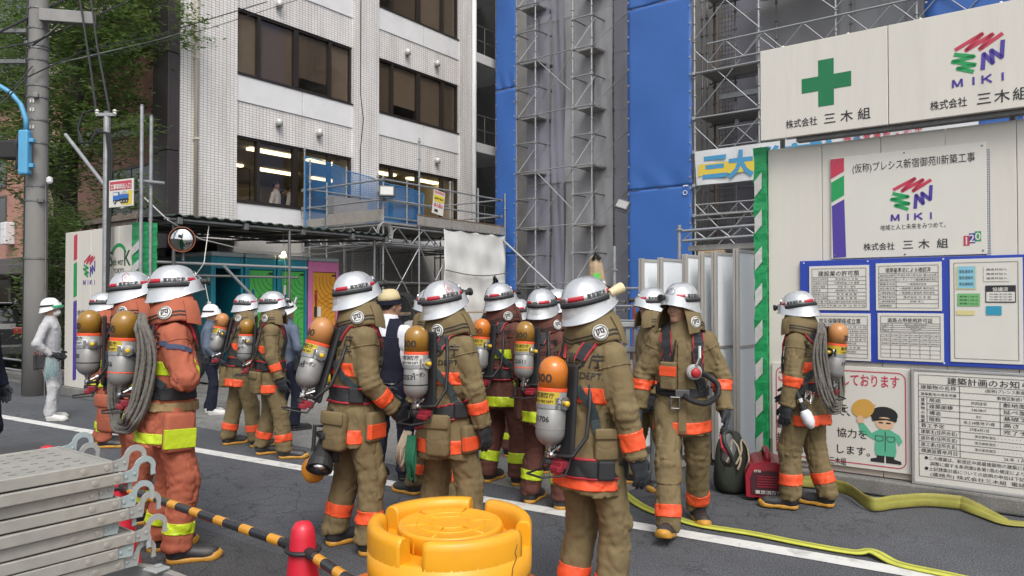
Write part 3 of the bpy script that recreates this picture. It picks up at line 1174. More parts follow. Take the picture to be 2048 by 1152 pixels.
M_TILE = tile_mat('white_tile', (0.80, 0.785, 0.77), (0.27, 0.235, 0.235), 0.105, 0.066, 0.80)
UB = -17.1
t = Thing('office_building', 'white tiled office building with wide brown windows, two men at a lit window', 'building', UV(), off=(UB - 4, 14, 0))
ST = 3.36
bays = ((on_u(472, 300, UB)[0], on_u(707, 300, UB)[0]), (on_u(757, 300, UB)[0], on_u(920, 300, UB)[0]))
VE = on_u(952, 300, UB)[0]
D0 = UB - 0.09                       # bay walls sit 9 cm behind the piers
ZT = 15.0
for a, c, z in ((9.3, bays[0][0], 3.2), (bays[0][1], bays[1][0], 0), (bays[1][1], VE, 0)):
 t.part('tile_pier', MB().box(UB - 1.0, UB, a, c, z, ZT), M_TILE)
M_SASH = M_BRONZE
mroom = mat('room_wall', (0.55, 0.50, 0.40), 0.8, 0, 0.1, 2)
m_clear = bpy.data.materials.new('clear_glass')
m_clear.use_nodes = True
_t = m_clear.node_tree
_g = _t.nodes.new('ShaderNodeBsdfGlossy')
_g.inputs['Roughness'].default_value = 0.02
_tr = _t.nodes.new('ShaderNodeBsdfTransparent')
_tr.inputs[0].default_value = (0.88, 0.85, 0.80, 1)
_lw = _t.nodes.new('ShaderNodeLayerWeight')
_fr = _t.nodes.new('ShaderNodeMapRange')
_pw = _t.nodes.new('ShaderNodeMath')
_pw.operation = 'POWER'
_pw.inputs[1].default_value = 4
_fr.inputs['To Min'].default_value = 0.05
_fr.inputs['To Max'].default_value = 0.6
_t.links.new(_lw.outputs['Facing'], _pw.inputs[0])
_t.links.new(_pw.outputs[0], _fr.inputs[0])
_mx = _t.nodes.new('ShaderNodeMixShader')
_t.links.new(_fr.outputs[0], _mx.inputs[0])
_t.links.new(_tr.outputs[0], _mx.inputs[1])
_t.links.new(_g.outputs[0], _mx.inputs[2])
_t.links.new(_mx.outputs[0], _t.nodes['Material Output'].inputs['Surface'])
m_blind = mat('drawn_blind', (0.155, 0.125, 0.105), 0.7, 0, 0.12, 1.2, stretch=(1, 1, 0.2))
m_bl3 = [m_blind, mat('blind_bright_reflection', (0.20, 0.165, 0.14), 0.7, 0, 0.12, 1.2), mat('blind_dim_reflection', (0.11, 0.088, 0.075), 0.7, 0, 0.15, 1.2)]  # blind tones differ per pane, standing in for varied reflections in the glass
mul_px = ((472, 517, 592, 660, 707), (757, 785, 838, 886, 920))
mg_ = mat('vent_white', (0.55, 0.55, 0.54), 0.4, 0.2, 0.1)
cowl = MB()
cowl.lathe([(0.13, -0.14), (0.13, 0.02), (0.115, 0.08), (0.07, 0.125), (0, 0.14)], 16, Matrix.Translation((0.1, 0, 0)))
cowl.tube([(-0.05, 0, 0), (0.1, 0, 0)], 0.09, 12)
cowl_m = cowl.mesh('vent_cowl', mg_, True)
grime = mat('vent_stain', (0.30, 0.28, 0.26), 0.6, 0, 0.3, 9)
for bi, (va, vb) in enumerate(bays):
 for k in range(4):
  z0w, z1w = 4.24 + ST * k, 5.97 + ST * k
  zt_ = z1w + 1.0 if k < 3 else ZT
  t.part('tile_wall', MB().box(D0 - 0.8, D0, va, vb, z1w, min(ZT, z0w + ST - 0.73)), M_TILE)
  vm = va + (vb - va) * 0.53
  for a, c in ((va, vm - 0.006), (vm + 0.006, vb)):
   t.part('spandrel_panel', MB().box(D0 - 0.8, D0 + 0.03, a + 0.002, c - 0.002, z0w - 0.73, z0w - 0.04, bev=0.006), M_WPANEL)
  t.part('window_sill', MB().box(D0 - 0.7, D0 + 0.06, va, vb, z0w - 0.04, z0w, bev=0.004), M_BRONZE)
  vs = [on_u(p, 300, D0)[0] for p in mul_px[bi]]
  vs[0], vs[-1] = va, vb
  fr = MB().box(D0 - 0.16, D0 - 0.04, va, vb, z1w - 0.07, z1w).box(D0 - 0.16, D0 - 0.04, va, vb, z0w, z0w + 0.06)
  fr.box(D0 - 0.16, D0 - 0.04, va, va + 0.06, z0w + 0.06, z1w - 0.07).box(D0 - 0.16, D0 - 0.04, vb - 0.06, vb, z0w + 0.06, z1w - 0.07)
  win = t.part('window', fr, M_SASH)
  for j, x in enumerate(vs[1:-1]):
   wd = 0.075 if j == 1 else 0.045
   t.part('mullion', MB().box(D0 - 0.17, D0 - 0.03, x - wd, x + wd, z0w + 0.06, z1w - 0.07), M_SASH, parent=win)
  for j, (x0, x1) in enumerate(zip(vs, vs[1:])):
   dd = 0.02 * (j % 2)
   t.part('pane', MB().box(D0 - 0.125 + dd, D0 - 0.118 + dd, x0 + 0.045, x1 - 0.045, z0w + 0.06, z1w - 0.07), m_clear, parent=win)
   if k > 0:
    zb = z0w + 0.05 + (0.35 if (j + k + bi) % 4 == 3 else 0)
    t.part('roller_blind', MB().box(D0 - 0.16, D0 - 0.15, x0 + 0.02, x1 - 0.02, zb, z1w), m_bl3[(j * 2 + k + bi) % 3], parent=win)
 t.part('wall', MB().box(D0 - 0.8, D0 - 0.005, va, vb, 0, 3.5), mat('plinth_wall', (0.40, 0.385, 0.36), 0.7, 0, 0.1, 1.2, stain=(0.2, 0.19, 0.17), sam=0.4))
for px, py in ((557, 243), (638, 264), (815, 101), (874, 124), (875, 320), (556, 4), (1000, 1000)):
 if px < 1000:
  vv, zz = on_u(px, py, UB)
  t.inst('vent_cowl', cowl_m, Matrix.Translation((D0 + 0.02, vv, zz)) @ Matrix.Scale(.72, 4))
# the lit room behind the second floor windows
rb = MB().box(UB - 8, UB - 7.9, 10.0, VE, 3.3, 6.3).box(UB - 8, UB - 0.9, 10.0, 10.1, 3.3, 6.3).box(UB - 8, UB - 0.9, VE - 0.1, VE, 3.3, 6.3)
t.part('room_wall', rb, mroom)
t.part('room_floor', MB().box(UB - 8, UB - 0.9, 9.5, VE, 3.2, 3.3), mat('room_floor', (0.15, 0.14, 0.13), 0.6))
t.part('room_ceiling', MB().box(UB - 8, UB - 0.9, 9.5, VE, 6.1, 6.3), mat('room_ceiling', (0.45, 0.44, 0.40), 0.8))
m_lit = mat('lit_tube', (0.9, 0.85, 0.7), 0.5, 0, 0, emit=(1.0, 0.86, 0.55), estr=3.2)
for vv in (13.1, 15.2, 17.4, 19.6):
 for uu in (-18.9, -21.6):
  t.part('ceiling_light', MB().box(uu - 0.12, uu + 0.12, vv - 0.75, vv + 0.75, 6.03, 6.095), m_lit)
m_coat = mat('hung_coat', (0.02, 0.02, 0.025), 0.9, 0, 0.2)
t.part('coat_rack', MB().tube([(-18.6, 10.9, 3.3), (-18.6, 10.9, 5.4), (-18.6, 12.2, 5.4), (-18.6, 12.2, 3.3)], 0.025, 8), M_DARK)
t.part('hung_coat', MB().lathe([(0.05, 0.55), (0.22, 0.35), (0.26, -0.2), (0.30, -0.6), (0.2, -0.62)], 12, Matrix.Translation((-18.6, 11.3, 4.8)) @ Matrix.Diagonal((0.7, 1, 1, 1))), m_coat, smooth=True)
t.part('cabinet', MB().box(-22.5, -21.9, 12, 18, 3.3, 4.5, bev=0.02), mat('office_cabinet', (0.45, 0.36, 0.18), 0.6))
# floors above, closed off
t.part('floor_slab', MB().box(UB - 8, UB - 0.9, 9.4, VE, 6.35, 6.5).box(UB - 8, UB - 0.9, 9.4, VE, 9.7, 9.9).box(UB - 8, UB - 0.9, 9.4, VE, 13.0, 13.2), mroom)
t.part('back_wall', MB().box(UB - 8.2, UB - 8.0, 9.3, VE + 3, 0, ZT), mroom)
# drain pipes
mp_ = mat('cream_pipe', (0.56, 0.50, 0.42), 0.45, 0, 0.1, 4)
vv = on_u(390, 300, UB + 0.08)[0]
t.part('drain_pipe', MB().tube([(UB + 0.08, vv, 3.1), (UB + 0.08, vv, ZT)], 0.05, 12), mp_, smooth=True)
for z in (3.6, 5.6, 7.6, 9.6):
 t.part('pipe_bracket', MB().box(UB, UB + 0.15, vv - 0.06, vv + 0.06, z, z + 0.05, bev=0.01), mp_)
vv = on_u(948, 300, UB + 0.1)[0]
t.part('drain_pipe', MB().tube([(UB + 0.1, vv, 0), (UB + 0.1, vv, ZT)], 0.085, 12), M_WPANEL, smooth=True)
vv = on_u(720, 300, UB + 0.03)[0]
t.part('cable', MB().tube([(UB + 0.02, vv, 3.5), (UB + 0.02, vv, 6.2), (UB + 0.02, vv + 0.12, 7.2), (UB + 0.02, vv, 8), (UB + 0.02, vv, ZT)], 0.012, 6), M_DARK)
# dark pier on the street corner
md_ = mat('dark_cladding', (0.055, 0.045, 0.045), 0.3, 0.2, 0.15, 1.2)
for u0_, u1_ in ((-18.05, -17.62), (-17.58, -17.12)):
 z = 2.9
 while z < 14:
  t.part('cladding_panel', MB().box(u0_, u1_, 9.0 if u0_ > -17.6 else 9.1, 9.29, z, z + 2.36, bev=0.01), md_)
  z += 2.375
# stair tower beside the blue sheet: landings with railings
t.part('stair_wall', MB().box(-22, -19.5, VE, VE + 5, 0, ZT), mat('stair_concrete', (0.17, 0.165, 0.155), 0.8, 0, 0.15, 1.2, bump=0.3, bs=12))
for k in range(4):
 z = 4.15 + 2.06 * k * ST / 2.06
 t.part('landing', MB().box(-19.5, -17.3, VE + 0.05, VE + 3, z - 0.35, z, bev=0.01), M_WPANEL)
 t.part('stair_window', MB().box(-19.5, -19.44, VE + 0.25, VE + 1.6, z + 0.3, z + 2.0), M_GLASSB)
 for zz in (z + 0.5, z + 1.05):
  pipe(t, 'railing', (-17.35, VE + 0.1, zz), (-17.35, VE + 3, zz), 0.022, M_STEELD)
 for q in (0.15, 0.8, 1.45, 2.1):
  pipe(t, 'baluster', (-17.35, VE + q, z), (-17.35, VE + q, z + 1.05), 0.016, M_STEELD)

# ------------------------------------------------------------------ the building under construction
t = Thing('unfinished_building', 'grey concrete building under construction behind scaffolding and mesh', 'building', UV(), off=(-6, 22, 0))
t.part('wall', MB().box(-16.9, 9, 21.6, 22, 0, 22), M_CONC)
t.part('column', MB().box(-11.9, -11.0, 20.6, 21.6, 0, 22, bev=0.02), mat('pale_concrete', (0.40, 0.40, 0.39), 0.8, 0, 0.1, 0.8))
mform = mat('formwork_panel', (0.44, 0.45, 0.46), 0.5, 0.1, 0.12, 1.0, stretch=(1, 1, 0.3))
for k in range(15):
 for z0_, z1_ in ((2.6, 4.0), (5.0, 7.3), (7.9, 10.4), (10.7, 13.5)):
  if k > 2:
   t.part('cladding_panel', MB().box(-6.9 + 0.62 * k, -6.9 + 0.62 * k + 0.59, 21.4, 21.58, z0_, z1_), mform)
t.part('side_wall', MB().box(-17.0, -16.85, 21.55, 30, 0, 22), M_CONC)
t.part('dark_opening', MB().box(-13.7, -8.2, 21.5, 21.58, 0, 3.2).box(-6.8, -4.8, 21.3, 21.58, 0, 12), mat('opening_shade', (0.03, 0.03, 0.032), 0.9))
t.part('roof_slab', MB().box(-16.9, 9, 18.5, 30, 22, 22.3), M_CONC)

M_MESH = sheer('grey_mesh_sheet', (0.38, 0.38, 0.40), 0.66)
M_MESHD = sheer('dark_mesh_sheet', (0.25, 0.25, 0.31), 0.70)


def cloth_sheet(n1, n2, f):
 """sheet as a grid: f(a, b) gives a point for a, b in 0..1"""
 V = [f(i / n1, j / n2) for i in range(n1 + 1) for j in range(n2 + 1)]
 Fc = [(i * (n2 + 1) + j, (i + 1) * (n2 + 1) + j, (i + 1) * (n2 + 1) + j + 1, i * (n2 + 1) + j + 1) for i in range(n1) for j in range(n2)]
 return V, Fc


VS = 18.0
ur = lambda px, v=VS: on_v(px, 300, v)[0]


def blue_sheet(u0, u1, z0, z1, label, v=VS, seed=0):
 """stiff blue sheet laced to the scaffold, slightly bellied, 3 cm of scalloped edge"""
 def f(a, c):
  z = z0 + (z1 - z0) * c
  bel = 0.02 * math.sin(a * math.pi) * math.sin(c * math.pi) + 0.012 * math.sin(c * 9 + seed) * math.sin(a * 5 + c * 3)
  ed = 0.018 * abs(math.sin(c * 30)) * (1 if a in (0, 1) else 0)
  wr = 0.02 * math.sin(a * 14 + 3 * math.sin(c * 8)) * max(0, 1 - c * 8)
  return (u0 + (u1 - u0) * a + (ed if a == 0 else -ed), v - bel - wr, z)
 V, Fc = cloth_sheet(16, 60, f)
 t = Thing('blue_sheet', label, 'tarpaulin', UV(), 'blue sheets laced to the scaffold', off=((u0 + u1) / 2, v, z0))
 o = t.part('sheet', V, [tuple(reversed(q)) for q in Fc], M_BLUE, smooth=True)
 if not hasattr(blue_sheet, 'ey'):
  blue_sheet.ey = MB().lathe([(.010, 0), (.024, .002), (.026, .006), (.010, .008)], 10, Matrix.Rotation(R(90), 4, 'X')).mesh('eyelet', M_STEEL)
 z = z0 + .2
 while z < min(z1, 10):
  for u in (u0 + .05, u1 - .05):
   t.inst('eyelet', blue_sheet.ey, Matrix.Translation((u, v - .03, z)))
  z += .45
 so_ = o.modifiers.new('thickness', 'SOLIDIFY')
 so_.thickness = 0.006
 return t


zs = on_v(1316, 377, VS)[1]
blue_sheet(ur(1256), ur(1386), 0.3, zs, 'lower blue sheet of the wide column, right of the floodlight', seed=1)
blue_sheet(ur(1256), ur(1386), zs + 0.015, zs + 5.0, 'tall upper blue sheet hanging on the scaffold between the mesh bays', seed=2)
blue_sheet(ur(1256), ur(1386), zs + 5.02, zs + 10, 'blue sheet cut off by the top of the picture above the wide column', seed=3)
for k, (za, zb_, lb) in enumerate(((0.3, 3.05, 'lowest sheet of the narrow blue column beside the white tarpaulin'), (3.07, 8.2, 'middle sheet of the narrow blue column beside the stair tower'),
                                   (8.22, 13.4, 'top sheet of the narrow blue column beside the stair tower'))):
 blue_sheet(ur(991), ur(1032), za, zb_, lb, seed=k + 4)
ua = ur(1853)
blue_sheet(ua, ua + 4, 2.5, 8.3, 'blue sheet showing below and above the overhead signboard at right', seed=9)
blue_sheet(ua, ua + 4, 8.32, 14, 'blue sheet at the top right corner above the overhead signboard', seed=10)
# white lacing marks on the wide sheet
q = on_v(1371, 385, VS - 0.03)
t = Thing('sheet_emblem', 'small white ring mark printed at the seam of the wide blue sheet', 'mark', UV(), off=(q[0], VS - 0.03, q[1]))
b = MB()
for k in range(14):
 a = math.pi * (0.35 + 1.75 * k / 13)
 b.tube([(q[0] + 0.055 * math.cos(a), VS - 0.035, q[1] + 0.055 * math.sin(a)), (q[0] + 0.055 * math.cos(a + 0.42), VS - 0.035, q[1] + 0.055 * math.sin(a + 0.42))], 0.011, 6)
t.part('ring', b, M_WPANEL)
t.part('tag', MB().box(q[0] - 0.05, q[0] + 0.09, VS - 0.04, VS - 0.03, q[1] + 0.17, q[1] + 0.20), M_WPANEL)

# scaffold with mesh, left bays
t = Thing('mesh_scaffold', 'tall tube scaffold with grey mesh between the two blue sheet columns', 'scaffold', UV(), off=(-11.5, 18.6, 0))
xs = (1033, 1071, 1146, 1184, 1250)
us = [ur(x, 18.35) for x in xs]
for k, u in enumerate(us):
 if k < 4:
  post(t, 'upright', (u, 18.35, 0.1), 15, M_STEEL)
 post(t, 'upright', (u + 0.1, 19.45, 0.1), 15, M_STEELD)
zz0 = on_v(1070, 455, 18.35)[1]
for k in range(-1, 6):
 z = zz0 + 1.74 * k
 for (a, c) in ((0, 1), (2, 3)):
  pipe(t, 'ledger', (us[a], 18.35, z), (us[c], 18.35, z), 0.0215, M_STEEL)
  pipe(t, 'ledger', (us[a], 18.35, z + 0.9), (us[c], 18.35, z + 0.9), 0.0215, M_STEEL)
  for u in (us[a], us[c]):
   pipe(t, 'transom', (u, 18.35, z), (u + 0.08, 19.45, z), 0.0215, M_STEEL)
   pipe(t, 'transom', (u, 18.35, z + 0.9), (u + 0.08, 19.45, z + 0.9), 0.0215, M_STEELD)
  t.part('deck_board', MB().box(us[a] + 0.05, us[c] + 0.05, 18.5, 19.3, z - 0.05, z - 0.005, bev=0.008), M_PLATE)
  pipe(t, 'brace', (us[a], 18.4, z), (us[c], 19.4, z + 1.74), 0.014, M_STEEL)
 pipe(t, 'brace', (us[1], 18.36, z), (us[2], 18.37, z + 1.5 * (-1) ** k + 0.2), 0.014, M_STEEL)
 pipe(t, 'brace', (us[3], 18.36, z), (us[4], 19.3, z + 1.3), 0.014, M_STEELD)
 pipe(t, 'ledger', (us[1], 18.35, z), (us[2], 18.35, z + 0.02), 0.018, M_STEEL)
 pipe(t, 'ledger', (us[3], 19.4, z), (us[4] + 0.1, 19.45, z), 0.0215, M_STEELD)
# mesh sheets behind the outer tubes, each hung separately
cols = ((us[0], us[1] + 0.15, M_MESHD, 18.9), (us[1] + 0.16, us[1] + 0.62, M_MESHD, 19.0), (us[1] + 0.64, us[2] + 0.3, M_MESH, 19.05), (us[2] + 0.32, us[3] + 0.3, M_MESH, 19.05), (us[3] + 0.32, us[4] + 0.35, M_MESHD, 19.15))
for k, (a, c, m, v) in enumerate(cols):
 for j in range(3):
  z0_ = 0.2 + 5.1 * j
  V, Fc = cloth_sheet(8, 26, lambda x, y: (a + (c - a) * x, v - 0.05 * math.sin(x * 3.1 + k) * math.sin(y * 5 + j) - 0.02 * math.sin(x * 11 + y * 7), z0_ + 5.08 * y))
  t.part('mesh_sheet', V, Fc, m, smooth=True)
for z in (1.05, 1.35, 1.6, 2.0):
 pipe(t, 'guard_rail', (us[0], 18.1, z), (us[4] + 0.1, 18.1, z), 0.024 if z < 1.9 else 0.018, M_STEELD)

# scaffold on the right, around the stair of steel mesh
t = Thing('open_scaffold', 'open tube scaffold with lattice girders left of the overhead signboard', 'scaffold', UV(), off=(-5, 18, 0))
up = [ur(x) for x in (1391, 1520, 1675, 1838)] + [ur(1838) + 1.9]
for k, u in enumerate(up):
 post(t, 'upright', (u, VS, 0.1), 14, M_STEEL)
 post(t, 'upright', (u + 0.1, VS + 1.1, 0.1), 14, M_STEELD)
for x in (1406, 1416, 1432, 1473):
 post(t, 'upright', (ur(x, 19), 19, 0.1), 14, M_RUST if x == 1432 else M_STEELD)


def girder(t, a, c, h, r, m, n, rc=0.012):
 """lattice girder: two chords and zigzag webs between points a and c"""
 a, c = Vector(a), Vector(c)
 pipe(t, 'chord', a, c, r, m)
 pipe(t, 'chord', a + Vector((0, 0, h)), c + Vector((0, 0, h)), r, m)
 for i in range(n):
  p = a.lerp(c, i / n)
  q = a.lerp(c, (i + 1) / n)
  if i % 2:
   p, q = p + Vector((0, 0, h)), q
  else:
   q = q + Vector((0, 0, h))
  pipe(t, 'web', p, q, rc, m, n=8)


zg = on_v(1520, 105, VS)[1]
girder(t, (up[1] - 1.3, VS - 0.06, zg), (up[4], VS - 0.06, zg), 0.5, 0.024, M_STEEL, 14)
for k, z in enumerate((zg - 0.2, on_v(1390, 237, VS)[1], on_v(1390, 305, VS)[1], on_v(1390, 372, VS)[1], on_v(1390, 432, VS)[1], zg + 1.9)):
 pipe(t, 'ledger', (up[0], VS - 0.05, z), (up[4], VS - 0.05, z), 0.0243, M_STEEL)
 pipe(t, 'ledger', (up[0], VS + 1.1, z + 0.03), (up[4], VS + 1.1, z + 0.03), 0.0243, M_STEELD)
 if k in (0, 1, 4, 5):
  t.part('deck_board', MB().box(up[0] + 0.1, up[4], VS + 0.15, VS + 0.65, z + 0.03, z + 0.07, bev=0.008), M_PLATE)
  t.part('deck_board', MB().box(up[0] + 0.1, up[4], VS + 0.67, VS + 1.05, z + 0.03, z + 0.07, bev=0.008), M_PLATE)
zh = on_v(1400, 237, VS)[1]
girder(t, (up[0] + 0.6, VS + 0.1, zh - 0.75), (up[4], VS + 0.1, zh - 0.75), 0.45, 0.02, M_STEEL, 14)
zh = on_v(1400, 440, VS)[1]
girder(t, (up[0], VS, zh), (up[2], VS, zh), 0.4, 0.02, M_STEEL, 9)
for k in range(5):
 z = 2.4 + 2.0 * k
 pipe(t, 'brace', (up[0], VS - 0.03, z), (up[1], VS - 0.03, z + 1.75), 0.015, M_STEEL)
 pipe(t, 'brace', (up[0], VS - 0.01, z + 1.75), (up[1], VS - 0.01, z), 0.015, M_STEEL)
 pipe(t, 'brace', (up[1], VS - 0.03, z + 1.75), (up[2], VS - 0.03, z), 0.015, M_STEEL)
 pipe(t, 'brace', (up[2], VS - 0.03, z), (up[3], VS - 0.03, z + 1.75), 0.015, M_STEEL)
# steel mesh shaft
mwire = mat('brown_wire', (0.13, 0.11, 0.09), 0.6, 0.3, 0.2)
u0_, u1_ = ur(1440, 19.6), ur(1472, 19.6)
b = MB()
z = 1.0
while z < 13:
 b.box(u0_, u1_, 19.6, 19.608, z, z + 0.012)
 z += 0.13
for k in range(6):
 u = u0_ + (u1_ - u0_) * k / 5
 b.box(u, u + 0.012, 19.59, 19.6, 1.0, 13)
t.part('wire_mesh', b, mwire, kind='stuff')
for k in range(3):
 z0_ = 0.4 + 4.6 * k
 V, Fc = cloth_sheet(24, 20, lambda x, y: (up[0] + 1.18 + (up[4] - up[0] - 1.2) * x, VS + 1.3 + 0.05 * math.sin(x * 15 + y * 6 + k), z0_ + 4.55 * y))
 t.part('mesh_sheet', V, Fc, M_MESH, smooth=True)
 V, Fc = cloth_sheet(8, 20, lambda x, y: (up[0] + 0.05 + 1.1 * x, 19.9 + 0.04 * math.sin(x * 5 + y * 6 + k), z0_ + 4.55 * y))
 t.part('mesh_sheet', V, Fc, M_MESHD, smooth=True)
t.part('junction_box', MB().box(ur(1471, 18.6), ur(1478, 18.6), 18.6, 18.7, 6.2, 6.35, bev=0.01), M_WPANEL)
t.part('channel_beam', MB().box(ur(1440, 18.8), up[4], 18.8, 18.9, zg - 0.75, zg - 0.6, bev=0.01), M_STEEL)

# banner
M_BANW = mat('banner_cloth', (0.62, 0.63, 0.64), 0.6, 0, 0.06, 2, bump=0.4, bs=3, bd=0.03)
t = Thing('banner', 'white banner with blue characters on yellow tied to the scaffold, cut by the green post', 'banner', UV(), off=(up[0] + 1, VS - 0.12, 5.0))
z0_, z1_ = on_v(1392, 371, VS - .1)[1], on_v(1392, 303, VS - .1)[1]
uu0, uu1 = ur(1391, VS - .1), ur(1391, VS - .1) + 6.2
sag = lambda x: 0.05 * math.sin(x * 9) * (1 - x)
V, Fc = cloth_sheet(40, 6, lambda x, y: (uu0 + (uu1 - uu0) * x + 0.05 * (1 - y) * (x < .01), VS - 0.12 - 0.02 * math.sin(x * 30), z0_ + (z1_ - z0_) * y))
t.part('banner_cloth', V, [tuple(q) for q in Fc], M_BANW, smooth=True)
bd = Board(t, Matrix(((1, 0, 0, 0), (0, 0, -1, VS - 0.145), (0, 1, 0, 0), (0, 0, 0, 1))))
mby = mat('banner_yellow', (0.66, 0.50, 0.06), 0.6, 0, 0)
mbb = mat('banner_blue', (0.06, 0.27, 0.48), 0.6, 0, 0)
h = z1_ - z0_
bd.poly([(uu0 + 0.1, z0_ + h * .25), (uu0 + 2.6, z0_ + h * .25), (uu0 + 2.6, z0_ + h * .6), (uu0 + 0.12, z0_ + h * .6)], mby, 0.002)
for k, ch in enumerate('三大災害防止'):
 bd.text(uu0 + 0.55 + 0.66 * k, z0_ + h * 0.2, ch, h * 0.78, mbb, 'CENTER', h * 0.75, 0.006, 0.045)
bd.text(uu0 + 3.6, z1_ - 0.18, '無 災 害 運 動 実 施 中', 0.16, M_RED, d=0.006, bold=0.02)
bd.done()

# gate girder at the end of the hoarding
t = Thing('gate_girder', 'bright lattice girder on an upright tube above the folded panel gate', 'girder', UV(), off=(-3.5, 9.0, 0))
a, c = on_v(1366, 482, 9.0), on_v(1560, 470, 9.0)
girder(t, (a[0], 9.0, a[1]), (c[0] + .2, 9.0, a[1] + 0.03), 0.13, 0.02, M_STEEL, 9, 0.011)
u = on_v(1359, 500, 9.0)[0]
post(t, 'upright', (u, 9.0, 0), on_v(1359, 450, 9.0)[1], M_STEEL)
t.part('beam', MB().box(u + 0.1, u + 1.2, 9.05, 9.15, a[1] - 0.13, a[1] - 0.06, bev=0.005), M_PLATE)
t.part('timber_block', MB().box(u + 0.25, u + 0.6, 9.0, 9.1, a[1] - 0.36, a[1] - 0.14, bev=0.01), mat('timber', (0.36, 0.26, 0.15), 0.8, 0, 0.25, 3, stretch=(1, 8, 8)))


def floodlight(M, label, s=1.0):
 t = Thing('floodlight', label, 'lamp', M, scale=s)
 t.part('housing', MB().box(-0.13, 0.13, 0.0, 0.06, -0.095, 0.095, bev=0.012), mat('lamp_housing', (0.10, 0.10, 0.10), 0.5, 0.4))
 t.part('glass', MB().box(-0.105, 0.105, -0.006, 0.001, -0.07, 0.07), mat('lamp_glass', (0.36, 0.36, 0.35), 0.25, 0.2, 0.1, 12))
 t.part('bracket', MB().tube([(-0.14, 0.05, 0), (-0.14, 0.12, -0.1), (0.14, 0.12, -0.1), (0.14, 0.05, 0)], 0.01, 6), M_STEELD)
 return t


q = at(1245, 408, 18.2)
floodlight(Matrix.Translation(q) @ Matrix.Rotation(R(-30), 4, 'Z') @ Matrix.Rotation(R(20), 4, 'Y') @ Matrix.Rotation(R(-20), 4, 'X'), 'white floodlight clamped at the left edge of the wide blue sheet', 1.35)

# ------------------------------------------------------------------ loading stage in front of the office
UC, VC0, VC1, ZD = -13.76, 12.85, 17.7, 3.66
t = Thing('loading_stage', 'tube loading stage with railings in front of the office windows', 'scaffold', UV(), off=(-15.3, 15, 0))
vp = [on_u(x, 400, UC)[0] for x in (766, 838, 900, 956, 1010)]
tops = (4.82, 6.0, 5.0, 4.95, 4.95)
for k, (v, zt) in enumerate(zip(vp, tops)):
 post(t, 'upright', (UC, v, 0), zt, M_STEEL)
 post(t, 'upright', (UC - 1.5, v, 0), 3.6, M_STEELD)
 post(t, 'upright', (UC - 2.95, v, 0), 5.55 if k < 4 else 3.6, M_STEEL)
ul = on_v(653, 400, VC0)[0]
post(t, 'upright', (ul, VC0, 2.8), 2.05, M_STEEL)
post(t, 'upright', (UC - 3.2, VC0, 2.8), 3.15, M_STEEL)
for z in (ZD + 0.55, ZD + 1.06):
 pipe(t, 'guard_rail', (UC, VC0, z), (UC - 3.25, VC0, z), 0.0243, M_STEEL)
 pipe(t, 'guard_rail', (UC, VC0, z), (UC, VC1, z), 0.0243, M_STEEL)
 pipe(t, 'guard_rail', (UC - 2.95, VC0, z), (UC - 2.95, VC1, z), 0.0243, M_STEEL)
 pipe(t, 'guard_rail', (UC, VC1, z), (UC - 2.95, VC1, z), 0.0243, M_STEEL)
for k in range(7):
 u = UC - 0.02 - 0.46 * (k + 1)
 t.part('deck_board', MB().box(u, u + 0.44, VC0 + 0.1, VC1, ZD - 0.06, ZD - 0.01, bev=0.006), M_PLATE)
M_TOE = mat('toe_board', (0.38, 0.36, 0.33), 0.5, 0.4, 0.12, 5, stain=(0.22, 0.13, 0.07), sam=0.6, ss=4)
t.part('toe_board', MB().box(UC - 3.2, ul - 0.05, VC0 - 0.05, VC0 - 0.02, ZD, ZD + 0.22, bev=0.006), M_TOE)
t.part('toe_board', MB().box(ul + 0.05, UC, VC0 - 0.05, VC0 - 0.02, ZD, ZD + 0.30, bev=0.006), M_TOE)
for a, c in ((vp[1] - 0.1, vp[2]), (vp[2] + 0.02, vp[3]), (vp[3] + 0.02, VC1 + 0.1)):
 t.part('toe_board', MB().box(UC + 0.03, UC + 0.06, a, c, ZD - 0.02, ZD + 0.24, bev=0.006), M_TOE)
 t.part('toe_cap', MB().box(UC + 0.0, UC + 0.07, a, c, ZD + 0.245, ZD + 0.27, bev=0.004), M_RUST)
girder(t, (UC - 3.2, VC0, ZD - 0.55), (UC, VC0, ZD - 0.55), 0.45, 0.022, M_STEEL, 8, 0.014)
girder(t, (UC, VC0, ZD - 0.55), (UC, VC1, ZD - 0.55), 0.42, 0.022, M_STEEL, 10, 0.014)
girder(t, (UC - 1.5, VC0, ZD - 0.55), (UC - 1.5, VC1, ZD - 0.55), 0.42, 0.02, M_STEELD, 10, 0.014)
for a, c in ((0, 1), (1, 2), (2, 3)):
 for z in (1.25,):
  pipe(t, 'brace', (UC, vp[a], z), (UC, vp[c], z + 1.8), 0.016, M_STEEL)
  pipe(t, 'brace', (UC + 0.03, vp[a], z + 1.8), (UC + 0.03, vp[c], z), 0.016, M_STEEL)
for z in (0.45, 1.25, 2.1, 3.05):
 pipe(t, 'ledger', (UC, vp[0] - 1.0, z), (UC, VC1, z), 0.0243, M_STEELD)
 pipe(t, 'ledger', (UC - 1.5, vp[0] - 1.2, z), (UC - 1.5, VC1, z), 0.0243, M_STEELD)
 for v in vp:
  pipe(t, 'transom', (UC, v, z), (UC - 2.95, v, z), 0.0243, M_STEELD)
for z in (1.2, 2.05):
 t.part('shelf_board', MB().box(UC - 1.4, UC - 0.9, vp[0] - 1.0, VC1 - 0.5, z + 0.03, z + 0.07, bev=0.006), M_PLATE)
 t.part('shelf_board', MB().box(UC - 0.85, UC - 0.35, vp[0] - 1.0, VC1 - 0.5, z + 0.03, z + 0.07, bev=0.006), M_PLATE)
pipe(t, 'raking_strut', (UC, VC1, ZD - 0.1), (UC + 2.6, VC1 + 0.3, 1.35), 0.03, M_STEEL)
